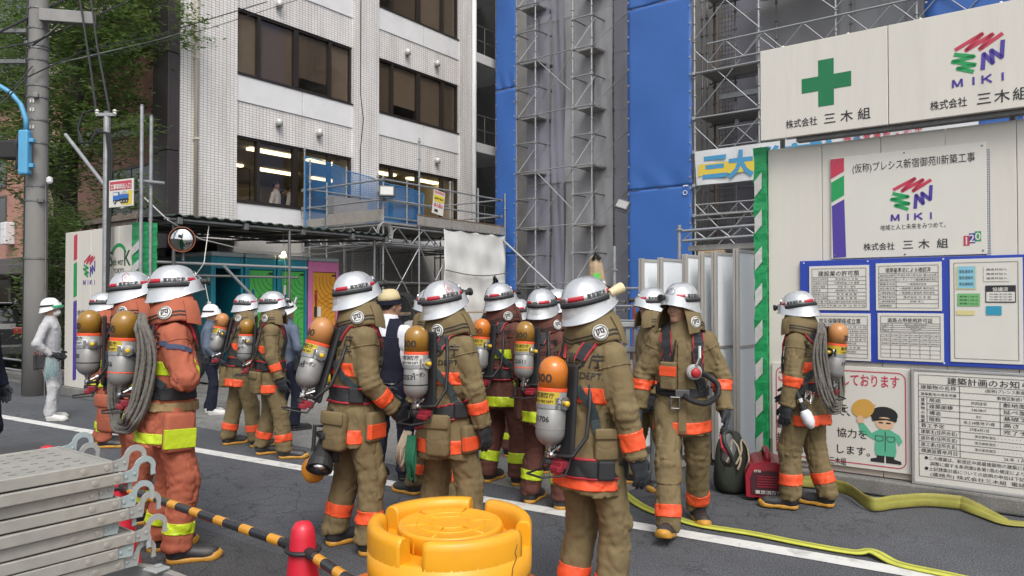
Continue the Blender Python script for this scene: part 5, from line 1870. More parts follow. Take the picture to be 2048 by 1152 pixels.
M_LEAF = leaf_mat('leaves', (0.112, 0.158, 0.058))
M_BARK = mat('bark', (0.075, 0.06, 0.05), 0.9, 0, 0.3, 6, bump=0.8, bs=18, bd=0.03, stretch=(1, 1, 0.25))
tu, tv = -19.3, 7.6
t = Thing('broadleaf_tree', 'large dark green street tree between the utility pole and the office', 'tree', UV(tu, tv, 0))
tr = MB()
tr.tube([(0, 0, 0), (0.05, 0, 1.5), (-0.05, 0.05, 3.2), (0.1, 0, 4.6), (0.45, 0, 6.2), (0.6, 0.1, 8.2), (0.5, 0, 10)], [0.36, 0.29, 0.27, 0.24, 0.18, 0.11, 0.05], 12)
t.part('trunk', tr, M_BARK, smooth=True)
for P, rr in (([(0.05, 0, 3.8), (-0.6, -0.2, 5.2), (-1.4, 0, 6.6), (-1.9, 0.1, 8.4)], [0.17, 0.13, 0.09, 0.04]), ([(0.2, 0, 5.0), (1.0, -0.2, 5.9), (1.9, -0.2, 7.2), (2.3, 0, 8.6)], [0.15, 0.11, 0.07, 0.03]),
              ([(0.3, 0, 5.8), (0.0, 0.3, 7.0), (-0.5, 0.4, 8.6), (-0.4, 0.3, 10)], [0.14, 0.1, 0.06, 0.03]), ([(0, 0, 3.4), (0.9, -0.5, 4.2), (1.9, -0.7, 4.9)], [0.1, 0.07, 0.03]),
              ([(0, 0, 3.0), (-1.0, -0.3, 3.8), (-2.2, -0.3, 4.4)], [0.09, 0.06, 0.03])):
 t.part('limb', MB().tube(P, rr, 8), M_BARK, smooth=True)
bl_ = [(-2.2, 0, 8.9, 1.4, .7), (-0.3, 0.2, 10.3, 1.6, .7), (1.6, -0.2, 9.6, 1.5, .7), (2.6, -0.5, 8.0, 1.1, .6), (0.9, -0.7, 7.7, 1.1, .6), (-1.2, -0.6, 7.2, 1.1, .6), (-2.8, -0.2, 6.6, 1.2, .6),
       (2.0, -0.5, 6.3, 1.15, .6), (3.0, -0.3, 5.2, 0.85, .6), (0.6, -0.5, 5.9, 1.0, .55), (-0.9, -0.7, 5.4, 0.95, .6), (1.9, -0.8, 4.6, 0.95, .6), (0.4, -0.9, 4.5, 0.7, .6),
       (3.1, -0.2, 4.0, 0.7, .6), (2.6, -0.3, 7.0, .9, .6), (1.2, -.5, 5.2, .9, .6), (0.3, 1.2, 8.6, 1.4, .8), (-1.6, 1.2, 7.8, 1.2, .8), (2.0, 1.0, 8.2, 1.1, .8), (-3.4, -0.3, 8.0, 1.0, .7), (0.2, .8, 6.6, .9, .7)]
V, Fc = leaf_cloud(bl_, 36000, 0.15, 3, M_LEAF)
t.part('crown', V, Fc, M_LEAF)

for k, (px, py, Z, r_, lb) in enumerate(((30, 545, 18.5, .0, ''), (112, 470, 13.6, 0.42, 'leafy shrub between the utility pole and the left hoarding'), (112, 600, 14.2, 0.5, 'low green bush beside the brown pillar behind the utility pole'),
                                         (100, 430, 14.5, .4, 'small bushy sapling rising behind the utility pole'), (190, 455, 15.2, .45, 'green bush showing over the left hoarding'))):
 if r_ == 0:
  continue
 q = at(px, py, Z)
 t = Thing('shrub', lb, 'shrub', Matrix.Translation((q.x, q.y, 0)))
 t.part('stem', MB().tube([(0, 0, 0), (0.05, 0, q.z * .5), (0, 0.03, q.z)], [0.04, 0.03, 0.015], 7), M_BARK)
 V, Fc = leaf_cloud([(0, 0, q.z, r_, 1.1), (0.15, -.1, q.z - .5, r_ * .9, 1.1), (-.1, 0, q.z - 1.0, r_ * .8, 1)], 2600, 0.11, 20 + k, M_LEAF)
 t.part('foliage', V, Fc, M_LEAF)

# ------------------------------------------------------------------ utility pole with its fittings
M_POLE = mat('pole_concrete', (0.21, 0.205, 0.195), 0.8, 0, 0.12, 2, bump=0.15, bs=40, stain=(0.12, 0.115, 0.11), sam=0.5, ss=1.5, stretch=(1, 1, 0.3))
q = at(72, 785, 12.7)
t = Thing('utility_pole', 'concrete utility pole wrapped with bands and cable fittings at the left', 'pole', Matrix.Translation((q.x, q.y, 0)))
t.part('pole', MB().lathe([(0.185, 0), (0.175, 2), (0.16, 5), (0.145, 8), (0.135, 11)], 20), M_POLE, smooth=True)
for k, z in enumerate((2.35, 3.35, 3.6, 4.35, 4.75, 5.15, 5.35, 5.8, 6.0, 6.05, 6.35, 6.7)):
 t.part('band', MB().lathe([(0.17 - 0.005 * (z - 3), z), (0.182 - 0.005 * (z - 3), z + 0.005), (0.182 - 0.005 * (z - 3), z + 0.035), (0.17 - 0.005 * (z - 3), z + 0.04)], 18), M_STEELD)
 if k % 2:
  a = RNG.random() * 3 - 2.5
  t.part('bracket', MB().box(-0.04, 0.04, -0.23, -0.15, z - 0.02, z + 0.06, bev=0.01, M=Matrix.Rotation(a + 0.6, 4, 'Z')), M_STEELD)
for z in (4.6, 4.9, 5.05):
 for x in (-.02, .03):
  t.part('reflective_tag', MB().box(x - .012, x + .012, -0.172, -0.16, z, z + .06), M_SIGNW)
t.part('conduit', MB().tube([(-0.19, -0.03, 0), (-0.18, -0.03, 5.5), (-0.17, -0.03, 11)], 0.025, 8), M_DARK)
t.part('conduit', MB().tube([(0.185, -0.03, 0), (0.17, -0.03, 4.0)], 0.012, 8), M_STEELD)
for z in (6.25, 5.72):
 t.part('crossarm', MB().box(-0.75, -0.1, -0.2, -0.14, z, z + 0.07, bev=0.008), M_STEELD)
t.part('crossarm', MB().box(0.1, 0.95, -0.28, -0.12, 6.45, 6.66, bev=0.01, M=Matrix.Rotation(R(12), 4, 'Z')), mat('arm_grey', (0.24, 0.235, 0.23), 0.6, 0.2))
t.part('terminal_box', MB().box(-0.62, -0.19, -0.1, 0.12, 4.1, 4.42, bev=0.03), M_DARK)
t.part('cable_clamp', MB().tube([(-0.18, -0.2, 4.5), (-0.22, -0.22, 4.3), (-0.2, -0.2, 4.05), (-0.24, -.2, 3.9)], 0.03, 7), M_DARK)
t.part('white_fitting', MB().lathe([(0.03, 0), (0.05, 0.03), (0.05, 0.1), (0.02, 0.12)], 10, Matrix.Translation((0.28, -.1, 3.66))), M_WPANEL)

mlb = mat('lamp_blue', (0.09, 0.33, 0.55), 0.4, 0, 0.06, 4)
q = at(47, 349, 12.4)
t = Thing('street_lamp', 'sky blue street lamp arm with its box strapped to the utility pole', 'street lamp', Matrix.Translation(q))
t.part('ballast_box', MB().box(-0.085, 0.085, -0.07, 0.07, 0, 0.76, bev=0.03), mlb)
t.part('arm', MB().tube([(0.02, 0, 0.74), (0.01, 0, 0.95), (-0.08, 0, 1.2), (-0.25, 0, 1.4), (-0.55, 0, 1.58), (-1.1, 0, 1.75), (-1.6, 0, 1.8)], 0.04, 10), mlb, smooth=True)
for z in (0.12, 0.55):
 t.part('clamp', MB().box(0.08, 0.16, -0.04, 0.04, z, z + 0.07, bev=0.01), mlb)
t.part('lamp_head', MB().box(-2.2, -1.55, -0.12, 0.12, 1.74, 1.86, bev=0.05), mlb)


def wire(pts, r, label, m=M_DARK, sag=0.0, name='overhead_wire', group='overhead wires at the top left'):
 P = []
 for a, c in zip(pts, pts[1:]):
  for k in range(8):
   f = k / 8
   p = a.lerp(c, f)
   p.z -= sag * 4 * f * (1 - f)
   P.append(p)
 P.append(pts[-1])
 single(name, label, 'wire', MB().tube(P, r, 6).mesh(name, m), group=group)


wire([at(-60, 88, 12), at(30, 42, 12.5), at(110, 2, 13), at(200, -40, 13.5)], 0.022, 'thick black cable crossing the utility pole near its top')
wire([at(-40, 100, 12.2), at(60, 82, 12.4), at(250, 0, 14)], 0.014, 'thin cable rising from the pole bracket to the top edge')
wire([at(0, 205, 12.1), at(50, 152, 12.4), at(160, 100, 13), at(300, 70, 15), at(530, 0, 19)], 0.012, 'wire running past the tree towards the office facade')
wire([at(153, -10, 12.6), at(160, 30, 12.5), at(178, 140, 12.1), at(190, 228, 11.6)], 0.018, 'left one of the two drop wires to the service pole', sag=0.0)
wire([at(176, -10, 12.6), at(190, 90, 12.3), at(216, 222, 11.6)], 0.018, 'right one of the two drop wires to the service pole')
wire([at(95, 128, 12.7), at(318, 75, 17), at(560, 0, 21)], 0.010, 'thin wire meeting the dark corner pier of the office', M_STEEL)
wire([at(97, 125, 12.8), at(250, 100, 15), at(420, 52, 17), at(640, -20, 20)], 0.008, 'hair thin wire crossing the tiled corner of the office')
wire([at(-20, 215, 12.3), at(30, 165, 12.4), at(60, 130, 12.5)], 0.012, 'short wire from the left edge to the pole bracket')
wire([at(60, 88, 12.4), at(85, 70, 12.3), at(120, 40, 12.6), at(150, 12, 12.9)], 0.016, 'bundled cable round the pole below the long crossarm')

# ------------------------------------------------------------------ parked car
M_CAR = mat('black_paint', (0.012, 0.012, 0.014), 0.15, 0.1, 0.1, 2, coat=0.6)
M_CGL = mat('car_glass', (0.01, 0.011, 0.013), 0.04, 0, 0)
q = gnd(-34, 745)
dirc = Vector((q.x, q.y, 0)).normalized()
yaw = math.atan2(dirc.y, dirc.x) - R(90) - R(4)
t = Thing('parked_car', 'black compact crossover with roof rails parked behind the utility pole', 'car', Matrix.Translation((q.x, q.y, 0)) @ Matrix.Rotation(yaw, 4, 'Z'))


def loft(rings, closed_ends=True):
 n_ = len(rings[0])
 V = [p for r_ in rings for p in r_]
 Fc = []
 for i in range(len(rings) - 1):
  for j in range(n_):
   a = i * n_ + j
   c = i * n_ + (j + 1) % n_
   Fc.append((a, c, c + n_, a + n_))
 if closed_ends:
  Fc.append(tuple(reversed(range(n_))))
  Fc.append(tuple((len(rings) - 1) * n_ + j for j in range(n_)))
 return V, Fc


def carring(y, hw, z0, zb, zt, tw):
 """cross-section: sill z0, belt zb, roof zt, half widths"""
 P = [(-hw * .9, z0), (-hw, z0 + .18), (-hw, (z0 + zb) / 2), (-hw * .97, zb), (-tw, zt - .05), (-tw * .85, zt), (tw * .85, zt), (tw, zt - .05), (hw * .97, zb), (hw, (z0 + zb) / 2), (hw, z0 + .18), (hw * .9, z0)]
 return [(x, y, z) for x, z in P]


V, Fc = loft([carring(0.0, .80, .32, .75, 0.98, .72), carring(0.08, .87, .30, .98, 1.10, .74), carring(.45, .89, .28, 1.0, 1.56, .60), carring(1.0, .9, .26, 1.0, 1.60, .63), carring(2.4, .9, .26, .98, 1.58, .62),
              carring(3.1, .9, .26, .96, 1.06, .74), carring(4.1, .86, .28, .8, .92, .7), carring(4.4, .76, .34, .6, .7, .6)])
t.part('body', V, Fc, M_CAR, smooth=False)
t.part('rear_window', [(-.60, .13, 1.12), (.60, .13, 1.12), (.50, .40, 1.50), (-.50, .40, 1.50), (-.60, .10, 1.12), (.60, .10, 1.12), (.50, .37, 1.505), (-.50, .37, 1.505)], [(4, 5, 6, 7), (0, 4, 7, 3), (1, 2, 6, 5), (0, 1, 5, 4), (3, 7, 6, 2)], M_CGL)
for s_ in (-1, 1):
 t.part('tail_lamp', MB().box(s_ * .70 - .12, s_ * .70 + .12, -.03, .06, .86, 1.02, bev=.02), mat('tail_lens', (0.25, 0.01, 0.015), 0.15, 0, 0.1, coat=0.5))
 t.part('roof_rail', MB().tube([(s_ * .58, .6, 1.58), (s_ * .6, .8, 1.64), (s_ * .6, 2.0, 1.64), (s_ * .58, 2.2, 1.58)], .02, 7), M_STEEL)
 for yy in (.72, 3.45):
  wh = t.part('wheel', MB().lathe([(.2, -.1), (.33, -.1), (.34, -.06), (.34, .06), (.33, .1), (.2, .1)], 22, Matrix.Translation((s_ * .80, yy, .34)) @ Matrix.Rotation(R(90), 4, 'Y')), M_DARK)
  t.part('rim', MB().lathe([(0, .105), (.2, .09), (.2, -.09), (0, -.105)], 14, Matrix.Translation((s_ * .80, yy, .34)) @ Matrix.Rotation(R(90), 4, 'Y')), M_STEEL, parent=wh)
 t.part('side_window', MB().box(s_ * .80 - .01, s_ * .80 + .01, .8, 2.6, 1.08, 1.40, M=Matrix.Identity(4)), M_CGL)
t.part('bumper', MB().box(-.84, .84, -.07, .12, .36, .62, bev=.05), mat('car_bumper', (0.02, 0.02, 0.022), 0.5))
pl = t.part('licence_plate', MB().box(-.165, .165, -.03, -.012, .78, .945, bev=.004), M_SIGNW)
bd = Board(t, Matrix(((1, 0, 0, 0), (0, 0, -1, -.031), (0, 1, 0, 0), (0, 0, 0, 1))))
bd.text(0, .805, '82-86', .075, M_CROSS, 'CENTER', .25, .002, .03)
bd.text(0, .895, '500', .04, M_CROSS, 'CENTER', .1, .002, .02)
bd.done(pl)
t.part('emblem', MB().lathe([(0, .0), (.055, .0), (.05, .012), (0, .016)], 16, Matrix.Translation((0, -.012, 1.04)) @ Matrix.Rotation(R(90), 4, 'X') @ Matrix.Diagonal((1, .55, 1, 1))), M_STEEL)
t.part('spoiler', MB().box(-.56, .56, .28, .55, 1.55, 1.60, bev=.02), M_CAR)
# low rail and step in front of the brown building
t = Thing('low_rail', 'low steel rail on the pavement under the parked car', 'rail', UV(), off=(-17, 5.9, 0))
for z in (0.25, 0.45):
 pipe(t, 'bar', (-20.5, 5.75, z), (-14.7, 5.75, z), 0.02, M_STEEL)
for u in (-20.3, -17.5, -14.8):
 pipe(t, 'foot', (u, 5.75, 0), (u, 5.75, 0.45), 0.02, M_STEEL)
b = MB().box(-40, -14.6, 6.0, 6.16, 0, 0.12, bev=0.02)
struct('kerb_strip', b.mesh('kerb_strip', MATS['kerb_concrete']), UV())

# ------------------------------------------------------------------ site clutter behind the firefighters
M_YEL = mat('yellow_plastic', (0.62, 0.42, 0.02), 0.4, 0, 0.08, 4)
q = gnd(590, 770)
t = Thing('yellow_duct', 'yellow flexible duct lying on the wet site ground behind the pair of khaki firefighters', 'duct', Matrix.Translation((q.x, q.y, 0)))
P = [(-0.5 + 0.06 * k, 0.10 * math.sin(k * .35), 0.16 + 0.05 * math.sin(k * .5)) for k in range(22)]
t.part('hose', MB().tube([(P[0][0] + (P[-1][0] - P[0][0]) * k / 80, 0.10 * math.sin(k * .0963), 0.17 + 0.03 * math.sin(k * .13)) for k in range(81)], [0.13 + 0.012 * (k % 2) for k in range(81)], 12), M_YEL)
# cable coil hung on the stage post, sacks and tarps on racks
q = at(797, 622, 17.5)
b = MB()
for k in range(7):
 r_ = 0.40 + 0.03 * math.sin(k * 2.3)
 b.tube([(q.x + r_ * .8 * math.cos(a) + .02 * k, q.y + .03 * k, q.z + r_ * math.sin(a)) for a in np.linspace(0, 2 * math.pi, 26)[:-1]], 0.02, 6, closed=True)
single('hose_coil', 'dark hose coil hanging on the scaffold behind the man in the white shirt', 'hose', b.mesh('hose_coil', M_DARK))


def sack(name, label, cat, q, s_, m, seed, neck=True):
 rg = np.random.default_rng(seed)
 V, Fc = [], []
 n_, k_ = 16, 9
 ph = rg.random(6) * 6
 for i in range(k_ + 1):
  f = math.pi * i / k_
  for j in range(n_):
   a = 2 * math.pi * j / n_
   r_ = 1 + 0.08 * math.sin(3 * a + ph[0]) * math.sin(f * 2 + ph[1]) + 0.06 * math.sin(5 * a + 4 * f + ph[2])
   V.append((s_[0] * math.sin(f) ** .7 * math.cos(a) * r_, s_[1] * math.sin(f) ** .7 * math.sin(a) * r_, s_[2] * (1 - math.cos(f)) / 2 * 2))
 for i in range(k_):
  for j in range(n_):
   a, c = i * n_ + j, i * n_ + (j + 1) % n_
   Fc.append((a, c, c + n_, a + n_))
 t = Thing(name, label, cat, Matrix.Translation(q))
 t.part('sack', V, [tuple(reversed(f)) for f in Fc], m, smooth=True)
 if neck:
  t.part('tied_neck', MB().tube([(0, 0, 2 * s_[2] - 0.03), (0.02, 0, 2 * s_[2] + 0.06)], [0.04, 0.07], 8), m)
 return t


mtw_ = mat('grey_tarp', (0.30, 0.30, 0.30), 0.7, 0, 0.15, 3, bump=0.5, bs=12, bd=0.03)
mpk = mat('pink_tarp', (0.50, 0.28, 0.22), 0.7, 0, 0.15, 3, bump=0.5, bs=12, bd=0.03)
for px, py, Z, s_, m, lb in ((830, 640, 17.2, (0.35, .3, .28), mtw_, 'pale grey sack on the rack, highest of the three sacks'), (790, 648, 17.4, (0.3, .25, .25), mat('dark_sack', (0.12, 0.115, 0.11), 0.8, 0, 0.2), 'dark sack beside the hose coil'),
                             (833, 690, 15.5, (0.75, .5, .26), mpk, 'pinkish tarpaulin bundle behind the firefighters, lowest in the site')):
 q = at(px, py, Z)
 q.z = max(0.02, q.z - 2 * s_[2])
 sack('sack', lb, 'sack', q, s_, m, int(px))
t = Thing('supply_rack', 'low rack of pipes and boards under the loading stage', 'rack', UV(), off=(UC + .6, 14.5, 0))
for v in (12.2, 14.2, 16.5):
 for u in (UC + .35, UC + .95):
  pipe(t, 'upright', (u, v, 0), (u, v, 1.3), 0.025, M_STEELD)
for k in range(9):
 pipe(t, 'stored_tube', (UC + .38 + .065 * k, 12.0, 0.74 + 0.012 * (k % 2)), (UC + .38 + .065 * k, 17.0, 0.74), 0.028, M_RUST if k % 3 else M_STEEL)
for v in (12.2, 14.2, 16.5):
 pipe(t, 'bearer', (UC + .3, v, .69), (UC + 1.0, v, .69), 0.025, M_STEELD)
 pipe(t, 'bearer', (UC + .3, v, 1.25), (UC + 1.0, v, 1.25), 0.025, M_STEELD)
t.part('board', MB().box(UC + .35, UC + .95, 12.0, 17.0, 1.29, 1.33, bev=.005), mat('plywood', (0.33, 0.24, 0.15), 0.8, 0, 0.2, 3))
# wrapped roll standing behind the near firefighter
q = at(1222, 640, 8.6)
t = Thing('wrapped_roll', 'brown paper wrapped roll with green sticker leaning up behind the nearest helmet', 'roll', Matrix.Translation((q.x, q.y, 0)) @ Matrix.Rotation(R(-5), 4, 'Y'))
mcard = mat('brown_paper', (0.40, 0.29, 0.18), 0.7, 0, 0.12, 5, bump=0.4, bs=25, bd=0.02)
t.part('roll', MB().lathe([(0.10, 0), (0.105, .3), (0.10, 1.9), (0.085, 2.06), (0.055, 2.16), (0.02, 2.19)], 10), mcard)
t.part('tape', MB().lathe([(0.103, 1.75), (0.104, 1.79)], 10), mat('brown_tape', (0.30, 0.17, 0.07), 0.3))
t.part('sticker', MB().box(-.05, .03, -.112, -.10, 1.86, 1.97), mat('green_tag', (0.12, 0.52, 0.08), 0.5))
t.part('black_film', MB().tube([(-.03, -.05, 2.13), (.0, -.09, 2.20), (.05, -.07, 2.13)], .025, 6), M_DARK)
t.part('foot', MB().box(-.14, .14, -.12, .12, -.02, .012), M_RUST)
# grey plastic pallet on edge
mgp = mat('grey_plastic', (0.33, 0.35, 0.36), 0.6, 0, 0.12, 6, stain=(0.2, 0.2, 0.2), sam=0.4)
q = gnd(1262, 960)
t = Thing('plastic_pallet', 'grey plastic pallet stood on end between the two walking firefighters', 'pallet', Matrix.Translation((q.x, q.y, 0)) @ Matrix.Rotation(R(-10), 4, 'Z') @ Matrix.Rotation(R(-4), 4, 'X'))
t.part('frame', MB().box(-.22, -.17, 0, .1, 0, 1.45, bev=.01).box(.17, .22, 0, .1, 0, 1.45, bev=.01), mgp)
for k in range(7):
 t.part('cross_bar', MB().box(-.17, .17, .01, .09, .02 + .23 * k, .07 + .23 * k, bev=.008), mgp)
for k in range(6):
 for x in (-.1, -.03, .04, .11):
  t.part('slat', MB().box(x - .018, x + .018, .03, .06, .07 + .23 * k, .25 + .23 * k), mgp)
# white gate rails behind
t = Thing('gate_rail', 'pale steel rails between the wide blue sheet and the folded gate', 'rail', UV(), off=(-4.5, 9.3, 0))
for py in (577, 612, 641):
 a, c = on_v(1225, py, 9.6), on_v(1300, py, 9.6)
 pipe(t, 'bar', (a[0], 9.6, a[1]), (c[0], 9.6, a[1]), 0.018, M_STEEL)
a = on_v(1229, 500, 9.6)
post(t, 'upright', (a[0], 9.6, 0), on_v(1229, 492, 9.6)[1], M_STEEL)
a = on_v(1262, 600, 9.6)
pipe(t, 'red_post', (a[0], 9.7, 0), (a[0], 9.7, 1.6), 0.025, mat('red_lead', (0.30, 0.06, 0.03), 0.6))
pipe(t, 'upright', (on_v(1290, 600, 9.6)[0], 9.6, 0), (on_v(1290, 600, 9.6)[0], 9.6, 1.8), 0.02, M_STEELD)
# ------------------------------------------------------------------ people: implicit surfaces meshed with surface nets
_PERM = np.random.default_rng(5).permutation(256)
_VAL = np.random.default_rng(6).random(256) - 0.5


def vnoise(P):
 i = np.floor(P).astype(np.int64)
 f = P - i
 f = f * f * (3 - 2 * f)
 r = 0
 for dx in (0, 1):
  wx = f[..., 0] if dx else 1 - f[..., 0]
  hx = _PERM[(i[..., 0] + dx) & 255]
  for dy in (0, 1):
   wy = wx * (f[..., 1] if dy else 1 - f[..., 1])
   hy = _PERM[(hx + i[..., 1] + dy) & 255]
   for dz in (0, 1):
    r = r + wy * (f[..., 2] if dz else 1 - f[..., 2]) * _VAL[_PERM[(hy + i[..., 2] + dz) & 255]]
 return r


def smin(a, b, k):
 h = np.clip(0.5 + 0.5 * (b - a) / k, 0, 1)
 return b * (1 - h) + a * h - k * h * (1 - h)


def cone(P, a, b, ra, rb):
 a, b = np.array(a, float), np.array(b, float)
 ba = b - a
 t = np.clip(((P - a) @ ba) / (ba @ ba), 0, 1)
 return np.linalg.norm(P - a - t[..., None] * ba, axis=-1) - (ra + (rb - ra) * t)


def ell(P, c, r):
 q = (P - np.array(c)) / np.array(r)
 n = np.linalg.norm(q, axis=-1)
 return (n - 1) * min(r)


def nets(F, xs, ys, zs):
 """surface nets on a rectilinear grid -> vertices, quads facing out of F < 0"""
 ins = F < 0
 n = [len(a) - 1 for a in (xs, ys, zs)]
 Sm = np.zeros((*n, 3))
 Ct = np.zeros(n)
 ax = (xs, ys, zs)
 cross = []
 for d in range(3):
  a = [slice(None)] * 3
  b = [slice(None)] * 3
  a[d], b[d] = slice(0, -1), slice(1, None)
  Fa, Fb = F[tuple(a)], F[tuple(b)]
  m = ins[tuple(a)] != ins[tuple(b)]
  cross.append(m)
  t = np.where(m, Fa / np.where(Fa == Fb, 1, Fa - Fb), 0)
  co = []
  for e in range(3):
   sh = [1, 1, 1]
   if e == d:
    sh[e] = -1
    lo = ax[e][:-1].reshape(sh)
    co.append(lo + t * np.diff(ax[e]).reshape(sh))
   else:
    sh[e] = -1
    co.append(np.broadcast_to(ax[e].reshape(sh), m.shape))
  o1, o2 = [e for e in range(3) if e != d]
  for s1 in (slice(0, -1), slice(1, None)):
   for s2 in (slice(0, -1), slice(1, None)):
    k = [slice(None)] * 3
    k[o1], k[o2] = s1, s2
    k = tuple(k)
    mm = m[k]
    Ct += mm
    for e in range(3):
     Sm[..., e] += mm * co[e][k]
 act = Ct > 0
 idx = -np.ones(n, dtype=np.int64)
 idx[act] = np.arange(act.sum())
 V = Sm[act] / Ct[act][:, None]
 Q = []
 for d in range(3):
  o1, o2 = [(1, 2), (2, 0), (0, 1)][d]
  m = cross[d].copy()
  for o in (o1, o2):
   s = [slice(None)] * 3
   s[o] = 0
   m[tuple(s)] = False
   s[o] = -1
   m[tuple(s)] = False
  I = np.argwhere(m)
  if not len(I):
   continue
  out = ins[I[:, 0], I[:, 1], I[:, 2]]
  E1 = np.zeros(3, int)
  E1[o1] = 1
  E2 = np.zeros(3, int)
  E2[o2] = 1
  g = lambda J: idx[J[:, 0], J[:, 1], J[:, 2]]
  q = np.stack([g(I - E1 - E2), g(I - E2), g(I), g(I - E1)], 1)
  q[~out] = q[~out][:, ::-1]
  Q.append(q)
 return V, np.concatenate(Q) if Q else np.zeros((0, 4), int)


def grid_mesh(fn, lo, hi, res):
 xs, ys, zs = [np.arange(lo[i] - 2 * res, hi[i] + 3 * res, res) for i in range(3)]
 return field(fn, xs, ys, zs)


def field(fn, xs, ys, zs):
 P = np.stack(np.meshgrid(xs, ys, zs, indexing='ij'), -1)
 return nets(fn(P), xs, ys, zs)


def patch(V, Q, sel, planes, off=0.005, th=0.007):
 """a strip of cloth sewn on: the selected faces cut by planes, lifted by off, with turned edges"""
 Q = Q[sel]
 if not len(Q):
  return None
 u, inv = np.unique(Q, return_inverse=True)
 bm = bmesh.new()
 vs = [bm.verts.new(V[i]) for i in u]
 for q in inv.reshape(-1, 4):
  try:
   bm.faces.new([vs[i] for i in q])
  except ValueError:
   pass
 bm.normal_update()
 for co, no in planes:
  bmesh.ops.bisect_plane(bm, geom=list(bm.verts) + list(bm.edges) + list(bm.faces), plane_co=co, plane_no=no, clear_outer=True)
 if not bm.faces:
  bm.free()
  return None
 bm.normal_update()
 N = [v.normal.copy() for v in bm.verts]
 for v, n_ in zip(bm.verts, N):
  v.co += n_ * off
 be = [e for e in bm.edges if e.is_boundary]
 nm = {v: v.normal.copy() for e in be for v in e.verts}
 r = bmesh.ops.extrude_edge_only(bm, edges=be)
 for v in [x for x in r['geom'] if isinstance(x, bmesh.types.BMVert)]:
  src = None
  for e in v.link_edges:
   o = e.other_vert(v)
   if o in nm:
    src = nm[o]
    break
  if src is not None:
   v.co -= src * th
 bm.verts.index_update()
 V2 = [v.co.copy() for v in bm.verts]
 F2 = [tuple(v.index for v in f.verts) for f in bm.faces]
 bm.free()
 return V2, F2


# ---- shared gear meshes
def helmet_pt(th, s, sc=1.0):
 """azimuth th from the front towards the right, s: 0 apex, 1 foot of the dome, 2 edge of the brim"""
 c, n = math.cos(th), math.sin(th)
 ay = 0.150 if c > 0 else 0.146
 axx = 0.124
 R0 = .975 / math.sqrt((n / axx) ** 2 + (c / ay) ** 2)
 if s <= 1:
  f = s * math.pi / 2
  r = R0 * math.sin(f) ** 0.86
  z = 0.146 * math.cos(f) ** 0.95 if f < 1.5707 else 0
  x, y = r * n, r * c
  z += 0.007 * math.exp(-(x / 0.014) ** 2) * math.sin(f * 0.98) * (1 - s ** 6)
  z += 0.004 * math.exp(-((abs(x) - 0.055) / 0.012) ** 2) * (1 if -0.06 < y < 0.05 else 0) * (1 - s)
  return x, y, z
 t = s - 1
 w = 0.5 - 0.5 * c                                        # 0 front .. 1 back
 drop = 0.010 + 0.072 * w ** 0.8 + 0.012 * n * n
 out = 0.036 * max(0, c) ** 2 + 0.024 * max(0, -c) ** 2 + 0.010 * n * n
 r = R0 + out * t ** 1.4
 return r * n, r * c, -drop * t ** 0.9


def helmet_r(th, z):
 f = math.acos(min(1, max(0, z / 0.146)) ** (1 / 0.95))
 c, n = math.cos(th), math.sin(th)
 ay = 0.150 if c > 0 else 0.146
 return .975 * math.sin(f) ** 0.86 / math.sqrt((n / 0.124) ** 2 + (c / ay) ** 2)


def _helmet_shell():
 V, Fc = [], []
 n = 56
 rows = [0.02 + 0.98 * (k / 16) for k in range(17)] + [1.2, 1.4, 1.6, 1.8, 2.0]
 for s in rows:
  V += [helmet_pt(2 * math.pi * j / n, s) for j in range(n)]
 last = len(rows) - 1
 for (dr, dz) in ((0.002, -0.004), (-0.004, -0.004), (-0.006, 0.004), (-0.012, 0.03), (-0.02, 0.07)):
  for j in range(n):
   x, y, z = V[last * n + j]
   l = math.hypot(x, y)
   V.append((x + x / l * dr, y + y / l * dr, z + dz))
 m = len(V) // n
 for i in range(m - 1):
  for j in range(n):
   Fc.append((i * n + j, i * n + (j + 1) % n, (i + 1) * n + (j + 1) % n, (i + 1) * n + j))
 V.append((0, 0, helmet_pt(0, 0.0)[2] + 0.002))
 Fc += [(len(V) - 1, (j + 1) % n, j) for j in range(n)]
 return V, [tuple(reversed(f)) for f in Fc]


def hring(z0, z1, a0, a1, off, n=40, tilt=0.0):
 b = MB()
 V, Fc = [], []
 for j in range(n + 1):
  th = R(a0 + (a1 - a0) * j / n)
  for z, o in ((z0, off * .3), (z0, off), (z1, off), (z1, off * .3)):
   zz = z + tilt * math.cos(th)
   r = helmet_r(th, max(0.001, zz)) + o
   V.append((r * math.sin(th), r * math.cos(th), zz))
 for j in range(n):
  for k in range(3):
   a = j * 4 + k
   Fc.append((a + 1, a, a + 4, a + 5))
 return V, Fc


def htext(body, size, thc, z0, off=0.003, bold=0.02, width=None, rad=0.136):
 V, Fc = txt(body, size, 'CENTER', width, bold)
 V, Fc = cut_cells(V, Fc, 0.015)
 out = []
 for x, y in V:
  th = R(thc) - x / rad
  z = z0 + y
  r = helmet_r(th, z) + off
  out.append((r * math.sin(th), r * math.cos(th), z))
 return out, Fc


